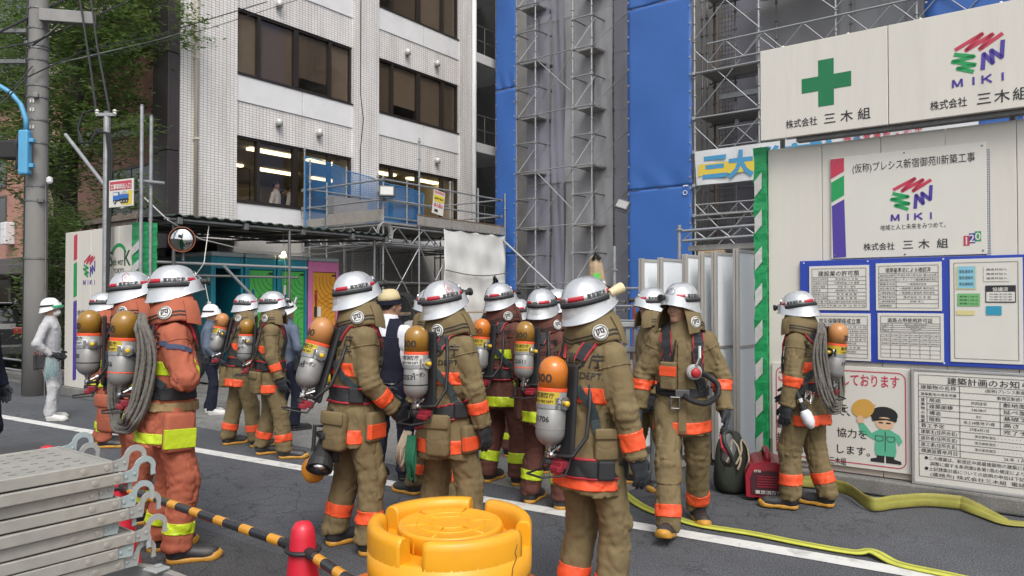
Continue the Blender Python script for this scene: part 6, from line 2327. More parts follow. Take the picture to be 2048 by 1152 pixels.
M_HELM = mat('silver_helmet', (0.60, 0.615, 0.635), 0.24, 0.55, 0.05, 6, coat=0.35, stain=(0.4, 0.4, 0.4), sam=0.18, ss=9)
M_HWHITE = mat('white_helmet', (0.74, 0.74, 0.74), 0.3, 0, 0.04, 6)
M_DECAL = mat('silver_decal', (0.55, 0.56, 0.57), 0.4, 0.2, 0)
M_REDD = mat('red_decal', (0.42, 0.02, 0.035), 0.4, 0, 0.05)
M_CHROME = mat('chrome', (0.62, 0.62, 0.62), 0.18, 1.0, 0.1, 20)
M_SKIN = mat('skin', (0.42, 0.235, 0.155), 0.55, 0, 0.12, 9, fine=0.05, fs=200)
M_MASKW = mat('white_mask', (0.72, 0.72, 0.72), 0.8, 0, 0.04)
M_GLOVE = mat('dark_glove', (0.022, 0.025, 0.03), 0.75, 0, 0.25, 14, bump=0.4, bs=60, bd=0.006)
M_BOOT = mat('boot_black', (0.020, 0.020, 0.022), 0.5, 0, 0.2, 10, stain=(0.10, 0.09, 0.075), sam=0.5, ss=7)
M_SOLE = mat('boot_ochre', (0.50, 0.25, 0.035), 0.5, 0, 0.15, 9, stain=(0.1, 0.07, 0.04), sam=0.5, ss=9)
M_WEB = mat('black_webbing', (0.016, 0.017, 0.02), 0.7, 0, 0.2, 12)
M_WEBG = mat('slate_webbing', (0.03, 0.045, 0.05), 0.7, 0, 0.2, 12)
M_PIPING = mat('red_piping', (0.34, 0.02, 0.03), 0.6, 0, 0.1)
M_STR_O = mat('orange_reflective', (0.80, 0.095, 0.028), 0.5, 0, 0.09, 6, bump=0.3, bs=22, bd=0.02, stain=(0.38, 0.06, 0.03), sam=0.4, ss=7)
M_STR_L = mat('lime_reflective', (0.48, 0.62, 0.02), 0.5, 0, 0.09, 6, bump=0.3, bs=22, bd=0.02, stain=(0.22, 0.26, 0.03), sam=0.4, ss=7)
M_STR_OD = M_STR_O
C_KHAKI = cloth('khaki_cloth', (0.172, 0.130, 0.066))
C_ORANGE = cloth('orange_cloth', (0.355, 0.105, 0.06))
C_BROWN = cloth('brown_cloth', (0.105, 0.042, 0.032))
C_WHITE = cloth('pale_work_cloth', (0.44, 0.44, 0.45), 0.10, 0.6)
C_NAVY = cloth('navy_cloth', (0.012, 0.014, 0.028), 0.15)
C_DENIM = cloth('grey_blue_cloth', (0.10, 0.125, 0.175))
C_SHIRT = cloth('white_shirt', (0.68, 0.69, 0.74), 0.04, 0.35)
C_BLACKT = cloth('dark_trouser_cloth', (0.02, 0.02, 0.023), 0.15)
M_GUN = mat('cylinder_grey', (0.25, 0.25, 0.245), 0.4, 0.25, 0.08, 7, stain=(0.15, 0.14, 0.13), sam=0.45, ss=8, coat=0.2)
M_CYLO = mat('cylinder_orange', (0.56, 0.17, 0.02), 0.3, 0, 0.10, 5, stain=(0.24, 0.08, 0.02), sam=0.5, ss=7, coat=0.4)
M_CYLM = mat('cylinder_mustard', (0.29, 0.15, 0.02), 0.3, 0, 0.10, 5, stain=(0.18, 0.08, 0.02), sam=0.5, ss=7, coat=0.4)
M_CYLT = mat('cylinder_tan', (0.47, 0.21, 0.07), 0.4, 0, 0.12, 5, stain=(0.2, 0.1, 0.05), sam=0.5, ss=7, coat=0.2)
M_LABY = mat('yellow_label', (0.50, 0.38, 0.03), 0.4, 0, 0.12, 9)
M_LABW = mat('white_label', (0.55, 0.55, 0.53), 0.4, 0, 0.1, 9)
M_LAMPC = mat('cream_lamp', (0.60, 0.50, 0.30), 0.4, 0, 0.1)
M_HAIR = mat('black_hair', (0.012, 0.010, 0.010), 0.5, 0, 0.2, 30)

ME_HELM = mk('helmet', *_helmet_shell(), M_HELM, True)
ME_HELMW = mk('helmet', *_helmet_shell(), M_HWHITE, True)
ME_STRAP = mk('helmet_strap', *hring(0.006, 0.033, 0, 360, 0.006), M_WEB, True)
ME_DECAL = mk('decal_band', *hring(0.035, 0.062, 0, 360, 0.0015), M_DECAL, True)
_b = MB()
for a0, a1 in ((22, 50), (126, 166), (-166, -126), (-50, -22)):
 _b.add(*hring(0.036, 0.061, a0, a1, 0.0026, 10))
ME_REDB = _b.mesh('red_band', M_REDD, True)
_b = MB()
for c in (88, -88):
 _b.add(*htext('東京消防庁', 0.031, c, 0.0385, 0.004, 0.03, 0.145))
_b.add(*htext('四谷', 0.022, 180, 0.040, 0.004, 0.03))
ME_HLET = _b.mesh('lettering', M_INK)
_b = MB()
_b.lathe([(0.0, 0.0), (0.022, 0.0), (0.024, 0.01), (0.018, 0.02), (0.018, 0.055), (0.026, 0.06), (0.026, 0.075), (0.02, 0.076)], 14, Matrix.Translation((0.03, 0.135, 0.035)) @ Matrix.Rotation(R(-90), 4, 'X'))
_b.box(-0.02, 0.05, 0.125, 0.155, 0.005, 0.03, bev=0.006)
ME_LAMP = _b.mesh('headlamp', M_DARK, False)
ME_LAMPC = MB().lathe([(0.0, 0.0), (0.022, 0.0), (0.024, 0.03), (0.028, 0.05), (0.03, 0.09), (0.022, 0.092)], 14, Matrix.Translation((0.085, 0.10, 0.03)) @ Matrix.Rotation(R(-82), 4, 'X')).mesh('headlamp', M_LAMPC)
_b = MB().tube([(0.024 * math.cos(a), 0.024 * math.sin(a), 0) for a in np.linspace(0, 2 * math.pi, 6)[:-1]], 0.0025, 5, closed=True)
ME_CREST = MB().lathe([(0.0, 0.004), (0.03, 0.0), (0.034, -0.004)], 16).mesh('front_badge', M_CHROME, True)


def hand_field(grip):
 f = []
 # local hand: wrist at the origin, fingers towards -Z, palm facing -X, thumb towards +Y
 def F(P):
  d = ell(P, (0.0, 0.0, -0.065), (0.022, 0.045, 0.06))
  d = smin(d, cone(P, (0, 0, 0.03), (0, 0, -0.03), 0.042, 0.032), 0.03)
  for k, (y, L_) in enumerate(((0.034, 0.070), (0.012, 0.078), (-0.011, 0.073), (-0.032, 0.056))):
   a = np.array((0.002, y, -0.108 + 0.006 * abs(k - 1)))
   c1, c2, c3 = ((0.25, 0.55, 0.8) if not grip else (1.1, 2.2, 3.0))
   p = a
   for L2, c in ((0.45, c1 + .05 * k), (0.32, c2 + .05 * k), (0.23, c3)):
    q = p + L_ * L2 * np.array((-math.sin(c), 0.03 * (1.2 - k), -math.cos(c)))
    d = smin(d, cone(P, p, q, 0.0115, 0.0100), 0.004)
    p = q
  a, b_, c = np.array((-0.004, 0.036, -0.035)), np.array((-0.016, 0.064, -0.066)), np.array((-0.026, 0.068, -0.098) if not grip else (-0.045, 0.045, -0.09))
  d = smin(d, cone(P, a, b_, 0.016, 0.0135), 0.012)
  d = smin(d, cone(P, b_, c, 0.0128, 0.0105), 0.004)
  return d
 return grid_mesh(F, (-0.08, -0.055, -0.21), (0.04, 0.095, 0.06), 0.006)


HANDS = {}
for g_ in (0, 1):
 V, Q = hand_field(g_)
 for side in (1, -1):
  for nm, m in (('glove', M_GLOVE), ('hand', M_SKIN)):
   W_ = V * np.array([side * (1.12 if nm == 'glove' else 0.95), 1.12 if nm == 'glove' else 0.95, 1.0])
   HANDS[(g_, side, nm)] = mk(nm, W_, Q if side > 0 else Q[:, ::-1], m, True)


def _boot():
 def up(P):
  d = cone(P, (0, -0.055, 0.055), (0, 0.13, 0.040), 0.050, 0.042)
  d = smin(d, cone(P, (0, -0.055, 0.07), (0, -0.05, 0.22), 0.052, 0.058), 0.04)
  d = smin(d, ell(P, (0, 0.10, 0.036), (0.052, 0.085, 0.040)), 0.02)
  return np.maximum(np.maximum(d, 0.02 - P[..., 2]), P[..., 2] - 0.15)
 def so(P):
  q = P * np.array([1, 1, 0])
  d = smin(cone(q, (0, -0.06, 0), (0, 0.0, 0), 0.052, 0.046), cone(q, (0, 0.0, 0), (0.0, 0.13, 0), 0.046, 0.058), 0.03)
  d = np.maximum(d, np.abs(P[..., 2] - 0.0165) - 0.0165)
  toe = np.maximum(ell(P, (0, 0.105, 0.030), (0.0575, 0.094, 0.043)), 0.135 + 0.5 * (P[..., 2] - 0.03) - P[..., 1])
  return smin(d, np.maximum(toe, 0.004 - P[..., 2]), 0.004)
 return grid_mesh(up, (-0.08, -0.13, 0), (0.08, 0.2, 0.21), 0.011), grid_mesh(so, (-0.08, -0.13, 0), (0.08, 0.21, 0.1), 0.009)


_u, _s = _boot()
ME_BOOT = mk('boot', *_u, M_BOOT, True)
ME_SOLE = mk('boot_sole', *_s, M_SOLE, True)
ME_SHOE_B = mk('shoe', *_u, C_BLACKT, True)
ME_SHOE_BS = mk('shoe_sole', *_s, M_DARK, True)
ME_SHOE_W = mk('shoe', *_u, mat('white_shoe', (0.55, 0.54, 0.52), 0.6, 0, 0.1), True)
ME_SHOE_WS = mk('shoe_sole', *_s, mat('pale_sole', (0.42, 0.41, 0.39), 0.6, 0, 0.1), True)

HIP = Vector((0, 0, 0.90))
ZS = np.array([.66, .74, .84, .94, 1.02, 1.08, 1.16, 1.27, 1.36, 1.43, 1.49, 1.55])
RX = np.array([.206, .204, .197, .184, .172, .178, .192, .198, .190, .156, .096, .076])
RY = np.array([.172, .170, .164, .153, .144, .150, .158, .157, .145, .122, .095, .078])


class Person:
 def __init__(s, label, pos, psi, scale=1.0, lean=0, armR=((.20, .02, -1), (.05, .28, -1)), armL=((-.20, .02, -1), (-.05, .28, -1)), feet=((.13, .04), (-.13, -.04)),
                 toes=(10, -10), head=(0, 15), bulk=1.0, res=0.014, seed=0, group=None, crouch=0.0, z=0.0):
  s.M = Matrix.Translation((pos[0], pos[1], z)) @ Matrix.Rotation(-R(psi), 4, 'Z')
  s.sc, s.res, s.seed, s.bulk = scale, res, seed, bulk
  s.t = Thing('person', label, 'person', s.M, group, scale=scale)
  s.label = label
  s.T = Matrix.Translation(HIP - Vector((0, 0, crouch))) @ Matrix.Rotation(-R(lean), 4, 'X') @ Matrix.Translation(-HIP)
  s.Ti = s.T.inverted()
  s.H = s.T @ Matrix.Translation((0, 0.0, 1.50)) @ Matrix.Rotation(-R(head[0]), 4, 'Z') @ Matrix.Rotation(R(head[1]), 4, 'X')
  s.Hi = s.H.inverted()
  s.hyaw = R(head[0])
  s.arms = []
  for side, (u, f) in ((1, armR), (-1, armL)):
   sh = s.T @ Vector((side * .176, -.01, 1.375))
   d = (s.T.to_3x3() @ Vector(u)).normalized()
   e = sh + d * .285
   f = (s.T.to_3x3() @ Vector(f)).normalized()
   s.arms.append((side, sh, e, e + f * .245, f))
  s.legs = []
  for side, (fx, fy), toe in ((1, feet[0], toes[0]), (-1, feet[1], toes[1])):
   h = s.T @ Vector((side * .10, 0, .88))
   a = Vector((fx, fy, .10))
   L1 = L2 = .396
   d = a - h
   l = min(d.length, L1 + L2 - .002)
   mid = h + d.normalized() * (l / 2)
   hgt = math.sqrt(max(0, L1 * L1 - (l / 2) ** 2))
   k = mid + Vector((side * .1, 1, 0)).normalized() * hgt
   s.legs.append((side, h, k, a, toe))

 # -- the figure itself
 def body(s, skin=M_SKIN, face=True):
  Hi = np.array(s.Hi)
  Ti = np.array(s.Ti)

  def F(P):
   h = P @ Hi[:3, :3].T + Hi[:3, 3]
   d = ell(h, (0, .020, .140), (.074, .092, .100))
   d = smin(d, ell(h, (0, .048, .075), (.056, .062, .070)), .03)
   d = smin(d, ell(h, (0, .088, .028), (.028, .024, .022)), .025)
   if face:
    d = smin(d, cone(h, (0, .106, .128), (0, .124, .092), .0085, .013), .012)
    d = smin(d, ell(h, (0, .103, .146), (.05, .012, .011)), .015)
    for sx in (-1, 1):
     d = -smin(-d, ell(h, (sx * .031, .116, .124), (.017, .016, .010)), .010)
     d = smin(d, ell(h, (sx * .040, .088, .090), (.022, .018, .018)), .02)
     d = smin(d, ell(h, (sx * .077, .010, .110), (.010, .018, .030)), .008)
    d = smin(d, ell(h, (0, .107, .062), (.022, .010, .006)), .006)
    d = smin(d, ell(h, (0, .104, .050), (.019, .010, .006)), .006)
   d = smin(d, cone(h, (0, -.01, .06), (0, -.01, -.06), .052, .056), .03)
   q = P @ Ti[:3, :3].T + Ti[:3, 3]
   d = smin(d, ell(q, (0, 0, 1.24), (.155, .10, .25)), .03)
   d = smin(d, ell(q, (0, 0, .98), (.14, .10, .16)), .05)
   for _, sh, e, w, f in s.arms:
    d = smin(d, cone(P, sh, e, .05, .04), .02)
    d = smin(d, cone(P, e, w + f * .05, .04, .03), .01)
   for _, h_, k, a, _t in s.legs:
    d = smin(d, cone(P, h_, k, .072, .055), .03)
    d = smin(d, cone(P, k, a, .055, .042), .01)
   return d
  c = s.H @ Vector((0, .02, .12))
  rc = max(s.res, .0085) if face else .02
  pts = [p for a in s.arms for p in a[1:4]] + [p for l in s.legs for p in l[1:4]] + [c]
  ax = []
  for i in range(3):
   lo, hi = min(p[i] for p in pts) - .16, max(p[i] for p in pts) + .16
   if i == 2:
    lo = 0.03
   f0, f1 = c[i] - .14, c[i] + .145
   ax.append(np.concatenate([np.arange(lo, f0, .035), np.arange(f0, f1, rc), np.arange(f1 + .01, max(hi, f1 + .08), .035)]))
  V, Q = field(F, *ax)
  s.bodyo = s.t.part('body', V, Q, skin, smooth=True)
  if face:
   for sx in (-1, 1):
    b = MB().lathe([(.0, -.011), (.008, -.007), (.011, 0), (.008, .007), (0, .011)], 12, s.H @ Matrix.Translation((sx * .031, .1045, .124)))
    e = s.t.part('eye', b, mat('eye_white', (0.5, 0.48, 0.46), 0.3, 0, 0), parent=s.bodyo, smooth=True)
    b = MB().lathe([(.0055, 0), (.004, .002), (0, .0025)], 10, s.H @ Matrix.Translation((sx * .031, .1145, .124)) @ Matrix.Rotation(R(-90), 4, 'X'))
    s.t.part('iris', b, M_HAIR, parent=s.bodyo)
    b = MB().tube([s.H @ Vector((sx * x, y, z)) for x, y, z in ((.014, .1165, .142), (.030, .1135, .147), (.048, .101, .143))], [.003, .004, .002], 6)
    s.t.part('eyebrow', b, M_HAIR, parent=s.bodyo)
   b = MB().tube([s.H @ Vector((x, y, z)) for x, y, z in ((-.021, .109, .0565), (-.008, .1165, .058), (.008, .1165, .058), (.021, .109, .0565))], [.002, .0045, .0045, .002], 6)
   s.t.part('lip', b, mat('lip', (0.30, 0.12, 0.09), 0.5, 0, 0), parent=s.bodyo)
  return s

 def hair(s):
  Hi = np.array(s.Hi)

  def F(P):
   h = P @ Hi[:3, :3].T + Hi[:3, 3]
   d = ell(h, (0, .008, .150), (.083, .098, .100)) + .01 * vnoise(h * 60)
   return np.maximum(d, (.10 + .9 * (h[..., 1] + .02)) - h[..., 2])
  c = s.H @ Vector((0, .01, .15))
  V, Q = grid_mesh(F, c - Vector((.14,) * 3), c + Vector((.14,) * 3), .012)
  s.t.part('hair', V, Q, M_HAIR, smooth=True)
  return s

 # -- clothes
 def coat(s, m, hem=.70, name='coat', rx=1.0, fold=1.0, sleeve=1.0, short=False):
  Ti = np.array(s.Ti)
  k = s.bulk
  o = RNG.random(3) * 50

  def F(P):
   q = P @ Ti[:3, :3].T + Ti[:3, 3]
   z = q[..., 2]
   x_, y_ = np.interp(z, ZS, RX) * rx * k, np.interp(z, ZS, RY) * k
   d = (np.sqrt((q[..., 0] / x_) ** 2 + ((q[..., 1] + .005) / y_) ** 2) - 1) * np.minimum(x_, y_)
   W = q + np.stack([0 * z, 0 * z, .6 * np.abs(q[..., 0]) + .3 * q[..., 1]], -1)
   n = vnoise(W * np.array([8, 8, 6]) + o)
   n2 = vnoise(W * np.array([15, 15, 15]) + o + 4 * n[..., None])
   d = np.maximum(d, hem - z + .03 * n)
   d = np.maximum(d, z - 1.545)
   for side, sh, e, w, f in s.arms:
    a = smin(cone(P, sh, e, .078 * k, .067 * k * sleeve), cone(P, e, w, .066 * k * sleeve, .055 * k * sleeve), .025)
    ev = np.array(e)
    ux = np.array((f + (e - sh).normalized()).normalized())
    tt = (P - ev) @ ux
    a = a + fold * .004 * np.exp(-(tt / .10) ** 2) * np.sin(tt * 150 + 9 * n + 5 * n2)
    fn = np.array(f)
    cut = (P - np.array(w)) @ fn
    if short:
     cut = (P - np.array(e)) @ np.array((e - sh).normalized()) + .02
    a = np.maximum(a, cut)
    d = smin(d, a, .045)
   rg = np.abs(vnoise(W * np.array([13, 13, 6]) + 2 * n[..., None] + o + 20))
   r2 = np.abs(vnoise((W[..., [2, 0, 1]]) * np.array([9, 9, 14]) + n2[..., None] + o + 40))
   return d + fold * (.014 * n + .007 * n2 + .009 * np.exp(-(rg / .07) ** 2) + .006 * np.exp(-(r2 / .065) ** 2) - .004)
  pts = [p for a in s.arms for p in a[1:4]] + [s.T @ Vector((x, y, z)) for x in (-.25, .25) for y in (-.2, .2) for z in (hem - .02, 1.55)]
  lo = [min(p[i] for p in pts) - .10 for i in range(3)]
  hi = [max(p[i] for p in pts) + .10 for i in range(3)]
  s.cV, s.cQ = grid_mesh(F, lo, hi, s.res)
  s.cC = s.cV[s.cQ].mean(1)
  s.coato = s.t.part(name, s.cV, s.cQ, m, smooth=True)
  s.bvh = BVHTree.FromPolygons([tuple(v) for v in s.cV], [tuple(q) for q in s.cQ])
  s.cT = s.cC @ Ti[:3, :3].T + Ti[:3, 3]          # face centres in the torso frame
  # distance of the face centres from the arms
  s.armd = [np.minimum(cone(s.cC, a[1], a[2], .088, .076), cone(s.cC, a[2], a[3], .076, .062)) for a in s.arms]
  x_, y_ = np.interp(s.cT[:, 2], ZS, RX) * k, np.interp(s.cT[:, 2], ZS, RY) * k
  s.tord = (np.sqrt((s.cT[:, 0] / x_) ** 2 + (s.cT[:, 1] / y_) ** 2) - 1) * .16
  return s

 def tp(s, x, y, z):
  return s.T @ Vector((x, y, z))

 def td(s, x, y, z):
  return s.T.to_3x3() @ Vector((x, y, z))

 def torso_band(s, name, z0, z1, m, off=.005, x=None, back=None, tilt=0.0, parent=None, label=None, t=None):
  """a strip round the coat between the heights z0 and z1 (or only x0..x1, or only the back)"""
  sel = (s.cT[:, 2] > z0 - .05 - abs(tilt)) & (s.cT[:, 2] < z1 + .05 + abs(tilt)) & (np.abs(s.tord) < .075) & (s.armd[0] > -.02 + .0) & (s.armd[1] > -.02)
  if z0 < 1.0:
   sel = (s.cT[:, 2] > z0 - .05 - abs(tilt) * .3) & (s.cT[:, 2] < z1 + .05 + abs(tilt) * .3) & (np.abs(s.tord) < .08) & (s.armd[0] > .0) & (s.armd[1] > .0)
  pl = [(s.tp(0, 0, z1), s.td(-tilt, 0, 1)), (s.tp(0, 0, z0), s.td(tilt, 0, -1))]
  if x:
   pl += [(s.tp(x[1], 0, 0), s.td(1, 0, 0)), (s.tp(x[0], 0, 0), s.td(-1, 0, 0))]
  if back is True:
   sel &= s.cT[:, 1] < 0
  elif back is False:
   sel &= s.cT[:, 1] > 0
  r = patch(s.cV, s.cQ, sel, pl, off, off * 1.4)
  if r:
   return (t or s.t).part(name, r[0], r[1], m, parent=parent if t else (parent or s.coato), smooth=True, label=label)

 def sleeve_band(s, i, t0, t1, m, name='reflective_stripe', off=.005):
  side, sh, e, w, f = s.arms[i]
  sel = (cone(s.cC, e, w, .074, .06) < .03) & ((s.tord > .0) | (((s.cC - np.array(e)) @ np.array(f)) > .02))
  sel &= np.abs(((s.cC - np.array(e)) @ np.array(f)) - .245 * (t0 + t1) / 2) < .12
  r = patch(s.cV, s.cQ, sel, [(e + f * .245 * t1, f), (e + f * .245 * t0, -f)], off, off * 1.4)
  if r:
   s.t.part(name, r[0], r[1], m, parent=s.coato, smooth=True)

 def armhole(s, m):
  for side, sh, e, w, f in s.arms:
   d = (e - sh).normalized()
   sel = (cone(s.cC, sh, e, .081, .07) < .035) & (np.abs((s.cC - np.array(sh)) @ np.array(d) - .05) < .06)
   r = patch(s.cV, s.cQ, sel, [(sh + d * .056, d), (sh + d * .047, -d)], .0035, .005)
   if r:
    s.t.part('seam', r[0], r[1], m, parent=s.coato, smooth=True)

 def back_text(s, body, size, z, width, m=M_INK):
  V, Fc = txt(body, size, 'CENTER', width, .012)
  V, Fc = cut_cells(V, Fc, .03)
  out = []
  d = s.td(0, 1, 0)
  for x, y in V:
   o = s.tp(x, -.6, z + y)
   h = s.bvh.ray_cast(o, d)
   p = h[0] if h[0] else s.tp(x, -.17, z + y)
   out.append(p - d * .005)
  s.t.part('lettering', out, Fc, m, parent=s.coato)

 def trousers(s, m, fold=1.0, k=None, stripe=None, zs=(.19, .265), name='trousers'):
  k = (k or s.bulk)
  o = RNG.random(3) * 50
  pelvis = s.T @ Vector((0, 0, .84))

  def F(P):
   d = ell(P, tuple(pelvis), (.18 * k, .145 * k, .17))
   W = P + np.stack([0 * P[..., 0], 0 * P[..., 0], .55 * P[..., 0] + .5 * P[..., 1]], -1)
   n = vnoise(W * np.array([10, 10, 5]) + o)
   n2 = vnoise(W * np.array([17, 17, 13]) + o + 4 * n[..., None])
   for _, h, kn, a, _t in s.legs:
    l = smin(cone(P, h, kn, .105 * k, .086 * k), cone(P, kn, a, .085 * k, .086 * k), .03)
    tt = P[..., 2] - kn.z
    l = l + fold * .003 * np.exp(-(tt / .11) ** 2) * np.sin(tt * 120 + 11 * n + 6 * n2 + 8 * P[..., 0])
    d = smin(d, l, .04)
   z = P[..., 2]
   d = np.maximum(d, .075 + .02 * n - z)
   d = np.maximum(d, z - 1.0)
   acc = np.clip((.42 - z) / .3, 0, 1)
   rg = np.abs(vnoise(W * np.array([13, 13, 5]) + 2 * n[..., None] + o + 20))
   r2 = np.abs(vnoise((W[..., [2, 0, 1]]) * np.array([8, 9, 12]) + n2[..., None] + o + 40))
   return d + fold * (.014 * n + .007 * n2 + .009 * np.exp(-(rg / .07) ** 2) + .006 * np.exp(-(r2 / .065) ** 2) - .004) + fold * .003 * acc * np.sin(z * 95 + 5 * n + P[..., 0] * 9)
  pts = [p for l in s.legs for p in l[1:4]]
  lo = [min(p[i] for p in pts) - .17 for i in range(3)]
  hi = [max(p[i] for p in pts) + .17 for i in range(3)]
  lo[2], hi[2] = .06, 1.0
  V, Q = grid_mesh(F, lo, hi, s.res)
  o_ = s.t.part(name, V, Q, m, smooth=True)
  if stripe:
   C = V[Q].mean(1)
   for side, h, kn, a, _t in s.legs:          # knee reinforcement
    sel = (C[:, 1] > kn.y + .0) & (np.abs(C[:, 2] - kn.z) < .2) & (np.abs(C[:, 0] - kn.x) < .13)
    r = patch(V, Q, sel, [((0, 0, kn.z + .13), (0, 0, 1)), ((0, 0, kn.z - .13), (0, 0, -1)), ((0, kn.y + .012, 0), (0, -1, 0)), ((kn.x + .10, 0, 0), (1, 0, 0)), ((kn.x - .10, 0, 0), (-1, 0, 0))], .004, .006)
    if r:
     s.t.part('knee_patch', r[0], r[1], m, parent=o_, smooth=True)
   for side, h, kn, a, _t in s.legs:
    dr = (kn - a).normalized()
    other = [l for l in s.legs if l[0] != side][0]
    sel = (cone(C, kn, a, .098, .09) < .04) & (np.abs((C - np.array(a)) @ np.array(dr) - (zs[0] + zs[1]) / 2 + .1) < .12)
    sel &= cone(C, kn, a, .09, .09) < cone(C, other[2], other[3], .09, .09)
    r = patch(V, Q, sel, [(a + dr * (zs[1] - .1), dr), (a + dr * (zs[0] - .1), -dr)], .005, .007)
    if r:
     s.t.part('reflective_stripe', r[0], r[1], stripe, parent=o_, smooth=True)
  return s

 def boots(s, up=ME_BOOT, so=ME_SOLE, lift=(0, 0), k=1.04):
  for (side, h, kn, a, toe), lf in zip(s.legs, lift):
   M = Matrix.Translation((a.x, a.y, 0)) @ Matrix.Rotation(-R(toe), 4, 'Z') @ Matrix.Translation((0, -.06, 0)) @ Matrix.Rotation(R(lf), 4, 'X') @ Matrix.Translation((0, .06 + .078, 0)) @ Matrix.Scale(k, 4)
   M = M @ Matrix.Translation((0, -.02, 0.0))
   o = s.t.inst(up.name.split('.')[0], up, M)
   s.t.inst(so.name.split('.')[0], so, M, o)
  return s

 def gloves(s, name='glove', grip=(0, 0)):
  for (side, sh, e, w, f), g in zip(s.arms, grip):
   z = -f
   y = Vector((0, 1, .35))
   if abs(f.y) > .9:
    y = Vector((0, .2, 1))
   y = (y - z * y.dot(z)).normalized()
   x = y.cross(z)
   M = Matrix.Translation(w - f * .012) @ Matrix((x, y, z)).transposed().to_4x4()
   s.t.inst(name, HANDS[(g, side, name)], M)
  return s

 def helmet(s, kind='silver', lamp='black', crest=None, text=True):
  M = s.H @ Matrix.Translation((0, .012, .160)) @ Matrix.Rotation(R(-3), 4, 'X')
  o = s.t.inst('helmet', ME_HELM if kind == 'silver' else ME_HELMW, M if kind == 'silver' else M @ Matrix.Diagonal((.92, .92, .95, 1)))
  M2 = M if kind == 'silver' else M @ Matrix.Diagonal((.92, .92, .95, 1))
  s.t.inst('helmet_strap', ME_STRAP, M2, o)
  if text:
   s.t.inst('decal_band', ME_DECAL, M2, o)
   s.t.inst('red_band', ME_REDB, M2, o)
   s.t.inst('lettering', ME_HLET, M2, o)
   s.t.inst('front_badge', ME_CREST, M2 @ Matrix.Translation((0, .137, .075)) @ Matrix.Rotation(R(-68), 4, 'X'), o)
  if lamp:
   s.t.inst('headlamp', ME_LAMP if lamp == 'black' else ME_LAMPC, M2, o)
  if crest:
   V, Fc = htext('小', .034, crest, .082, .004, .02)
   V2, F2 = [], []
   for k in range(5):
    pts = []
    for j in range(9):
     a = R(90 + 72 * k - 36 + 9 * j)
     rr = .033 + .006 * math.cos(R(9 * (j - 4) * 2.5))
     pts.append((rr * math.cos(a), rr * math.sin(a)))
    for j in range(8):
     (x0, y0), (x1, y1) = pts[j], pts[j + 1]
     b_ = len(V2)
     for (x, y) in ((x0, y0), (x1, y1), (x1 * .87, y1 * .87), (x0 * .87, y0 * .87)):
      th = R(crest) - x / .136
      z = .098 + y
      r = helmet_r(th, z) + .004
      V2.append((r * math.sin(th), r * math.cos(th), z))
     F2.append((b_, b_ + 3, b_ + 2, b_ + 1))
   s.t.inst('rank_crest', MB().add(V, Fc).add(V2, F2).mesh('rank_crest', mat('crest_red', (0.40, 0.10, 0.09), 0.5, 0, 0)), M2, o)
  return s

 def cape(s, m, badge=(115,), flare=1.0, gap=48, stripes=True):
  """neck cape hanging from the helmet to the shoulders, open at the face"""
  n, k = 44, 11
  P = []
  o = RNG.random() * 6
  for j in range(n + 1):
   a = R(gap + (360 - 2 * gap) * j / n)
   sn, cs = math.sin(a), math.cos(a)
   top = s.H @ Vector((.104 * sn, .02 + .120 * cs, .135 - .035 * max(0, -cs)))
   zb = 1.430 + .035 * abs(sn) - .03 * max(0, -cs) - .015 * max(0, cs)
   a2 = a + .75 * s.hyaw
   sn, cs = math.sin(a2), math.cos(a2)
   rb = (.148 + .016 * abs(sn)) * flare
   hx = s.H @ Vector((0, .02, 0))
   bot = s.T @ Vector((rb * sn, .01 + (rb * .92) * cs, zb))
   bot = bot.lerp(Vector((bot.x + (hx - s.T @ Vector((0, 0.0, 1.5))).x, bot.y + (hx - s.T @ Vector((0, 0, 1.5))).y, bot.z)), .8)
   for i in range(k + 1):
    f = i / k
    p = top.lerp(bot, f)
    d = Vector((p.x - s.H.translation.x, p.y - s.H.translation.y, 0)).normalized()
    p += d * (.022 * math.sin(f * 2.6) * flare + .006 * math.sin(a * 3.3 + o + f * 3) * f + .0025 * math.sin(a * 8 + 2 * math.sin(a * 3 + o) + f * 5) * f)
    P.append(p)
  inn = []
  for p in P:
   d = Vector((p.x - s.H.translation.x, p.y - s.H.translation.y, 0)).normalized()
   inn.append(p - d * .008)
  N = len(P)
  w = k + 1
  Fc = []
  for j in range(n):
   for i in range(k):
    a = j * w + i
    Fc.append((a, a + 1, a + w + 1, a + w))
    Fc.append((N + a, N + a + w, N + a + w + 1, N + a + 1))
   a = j * w + k
   Fc.append((a, N + a, N + a + w, a + w))
  for j in (0, n):
   for i in range(k):
    a = j * w + i
    q = (a, N + a, N + a + 1, a + 1)
    Fc.append(q if j == 0 else q[::-1])
  c = s.t.part('neck_cape', P + inn, Fc, m, smooth=True)
  at_ = lambda jf, f: (lambda j, i, fj, fi: (P[j * w + i] * (1 - fi) + P[j * w + min(i + 1, k)] * fi) * (1 - fj) + (P[min(j + 1, n) * w + i] * (1 - fi) + P[min(j + 1, n) * w + min(i + 1, k)] * fi) * fj)(int(jf), int(f * k), jf - int(jf), f * k - int(f * k))
  ctr = lambda p: Vector((p.x - s.H.translation.x, p.y - s.H.translation.y, 0)).normalized()
  if stripes:
   for f0, f1 in ((.64, .685), (.76, .805)):
    V, F2 = [], []
    for j in range(n + 1):
     for f in (f0, f1):
      p = at_(min(j, n - .001), f)
      V.append(p + ctr(p) * .004)
    F2 = [(2 * j, 2 * j + 1, 2 * j + 3, 2 * j + 2) for j in range(n)]
    s.t.part('dark_stripe', V, F2, M_WEB, parent=c)
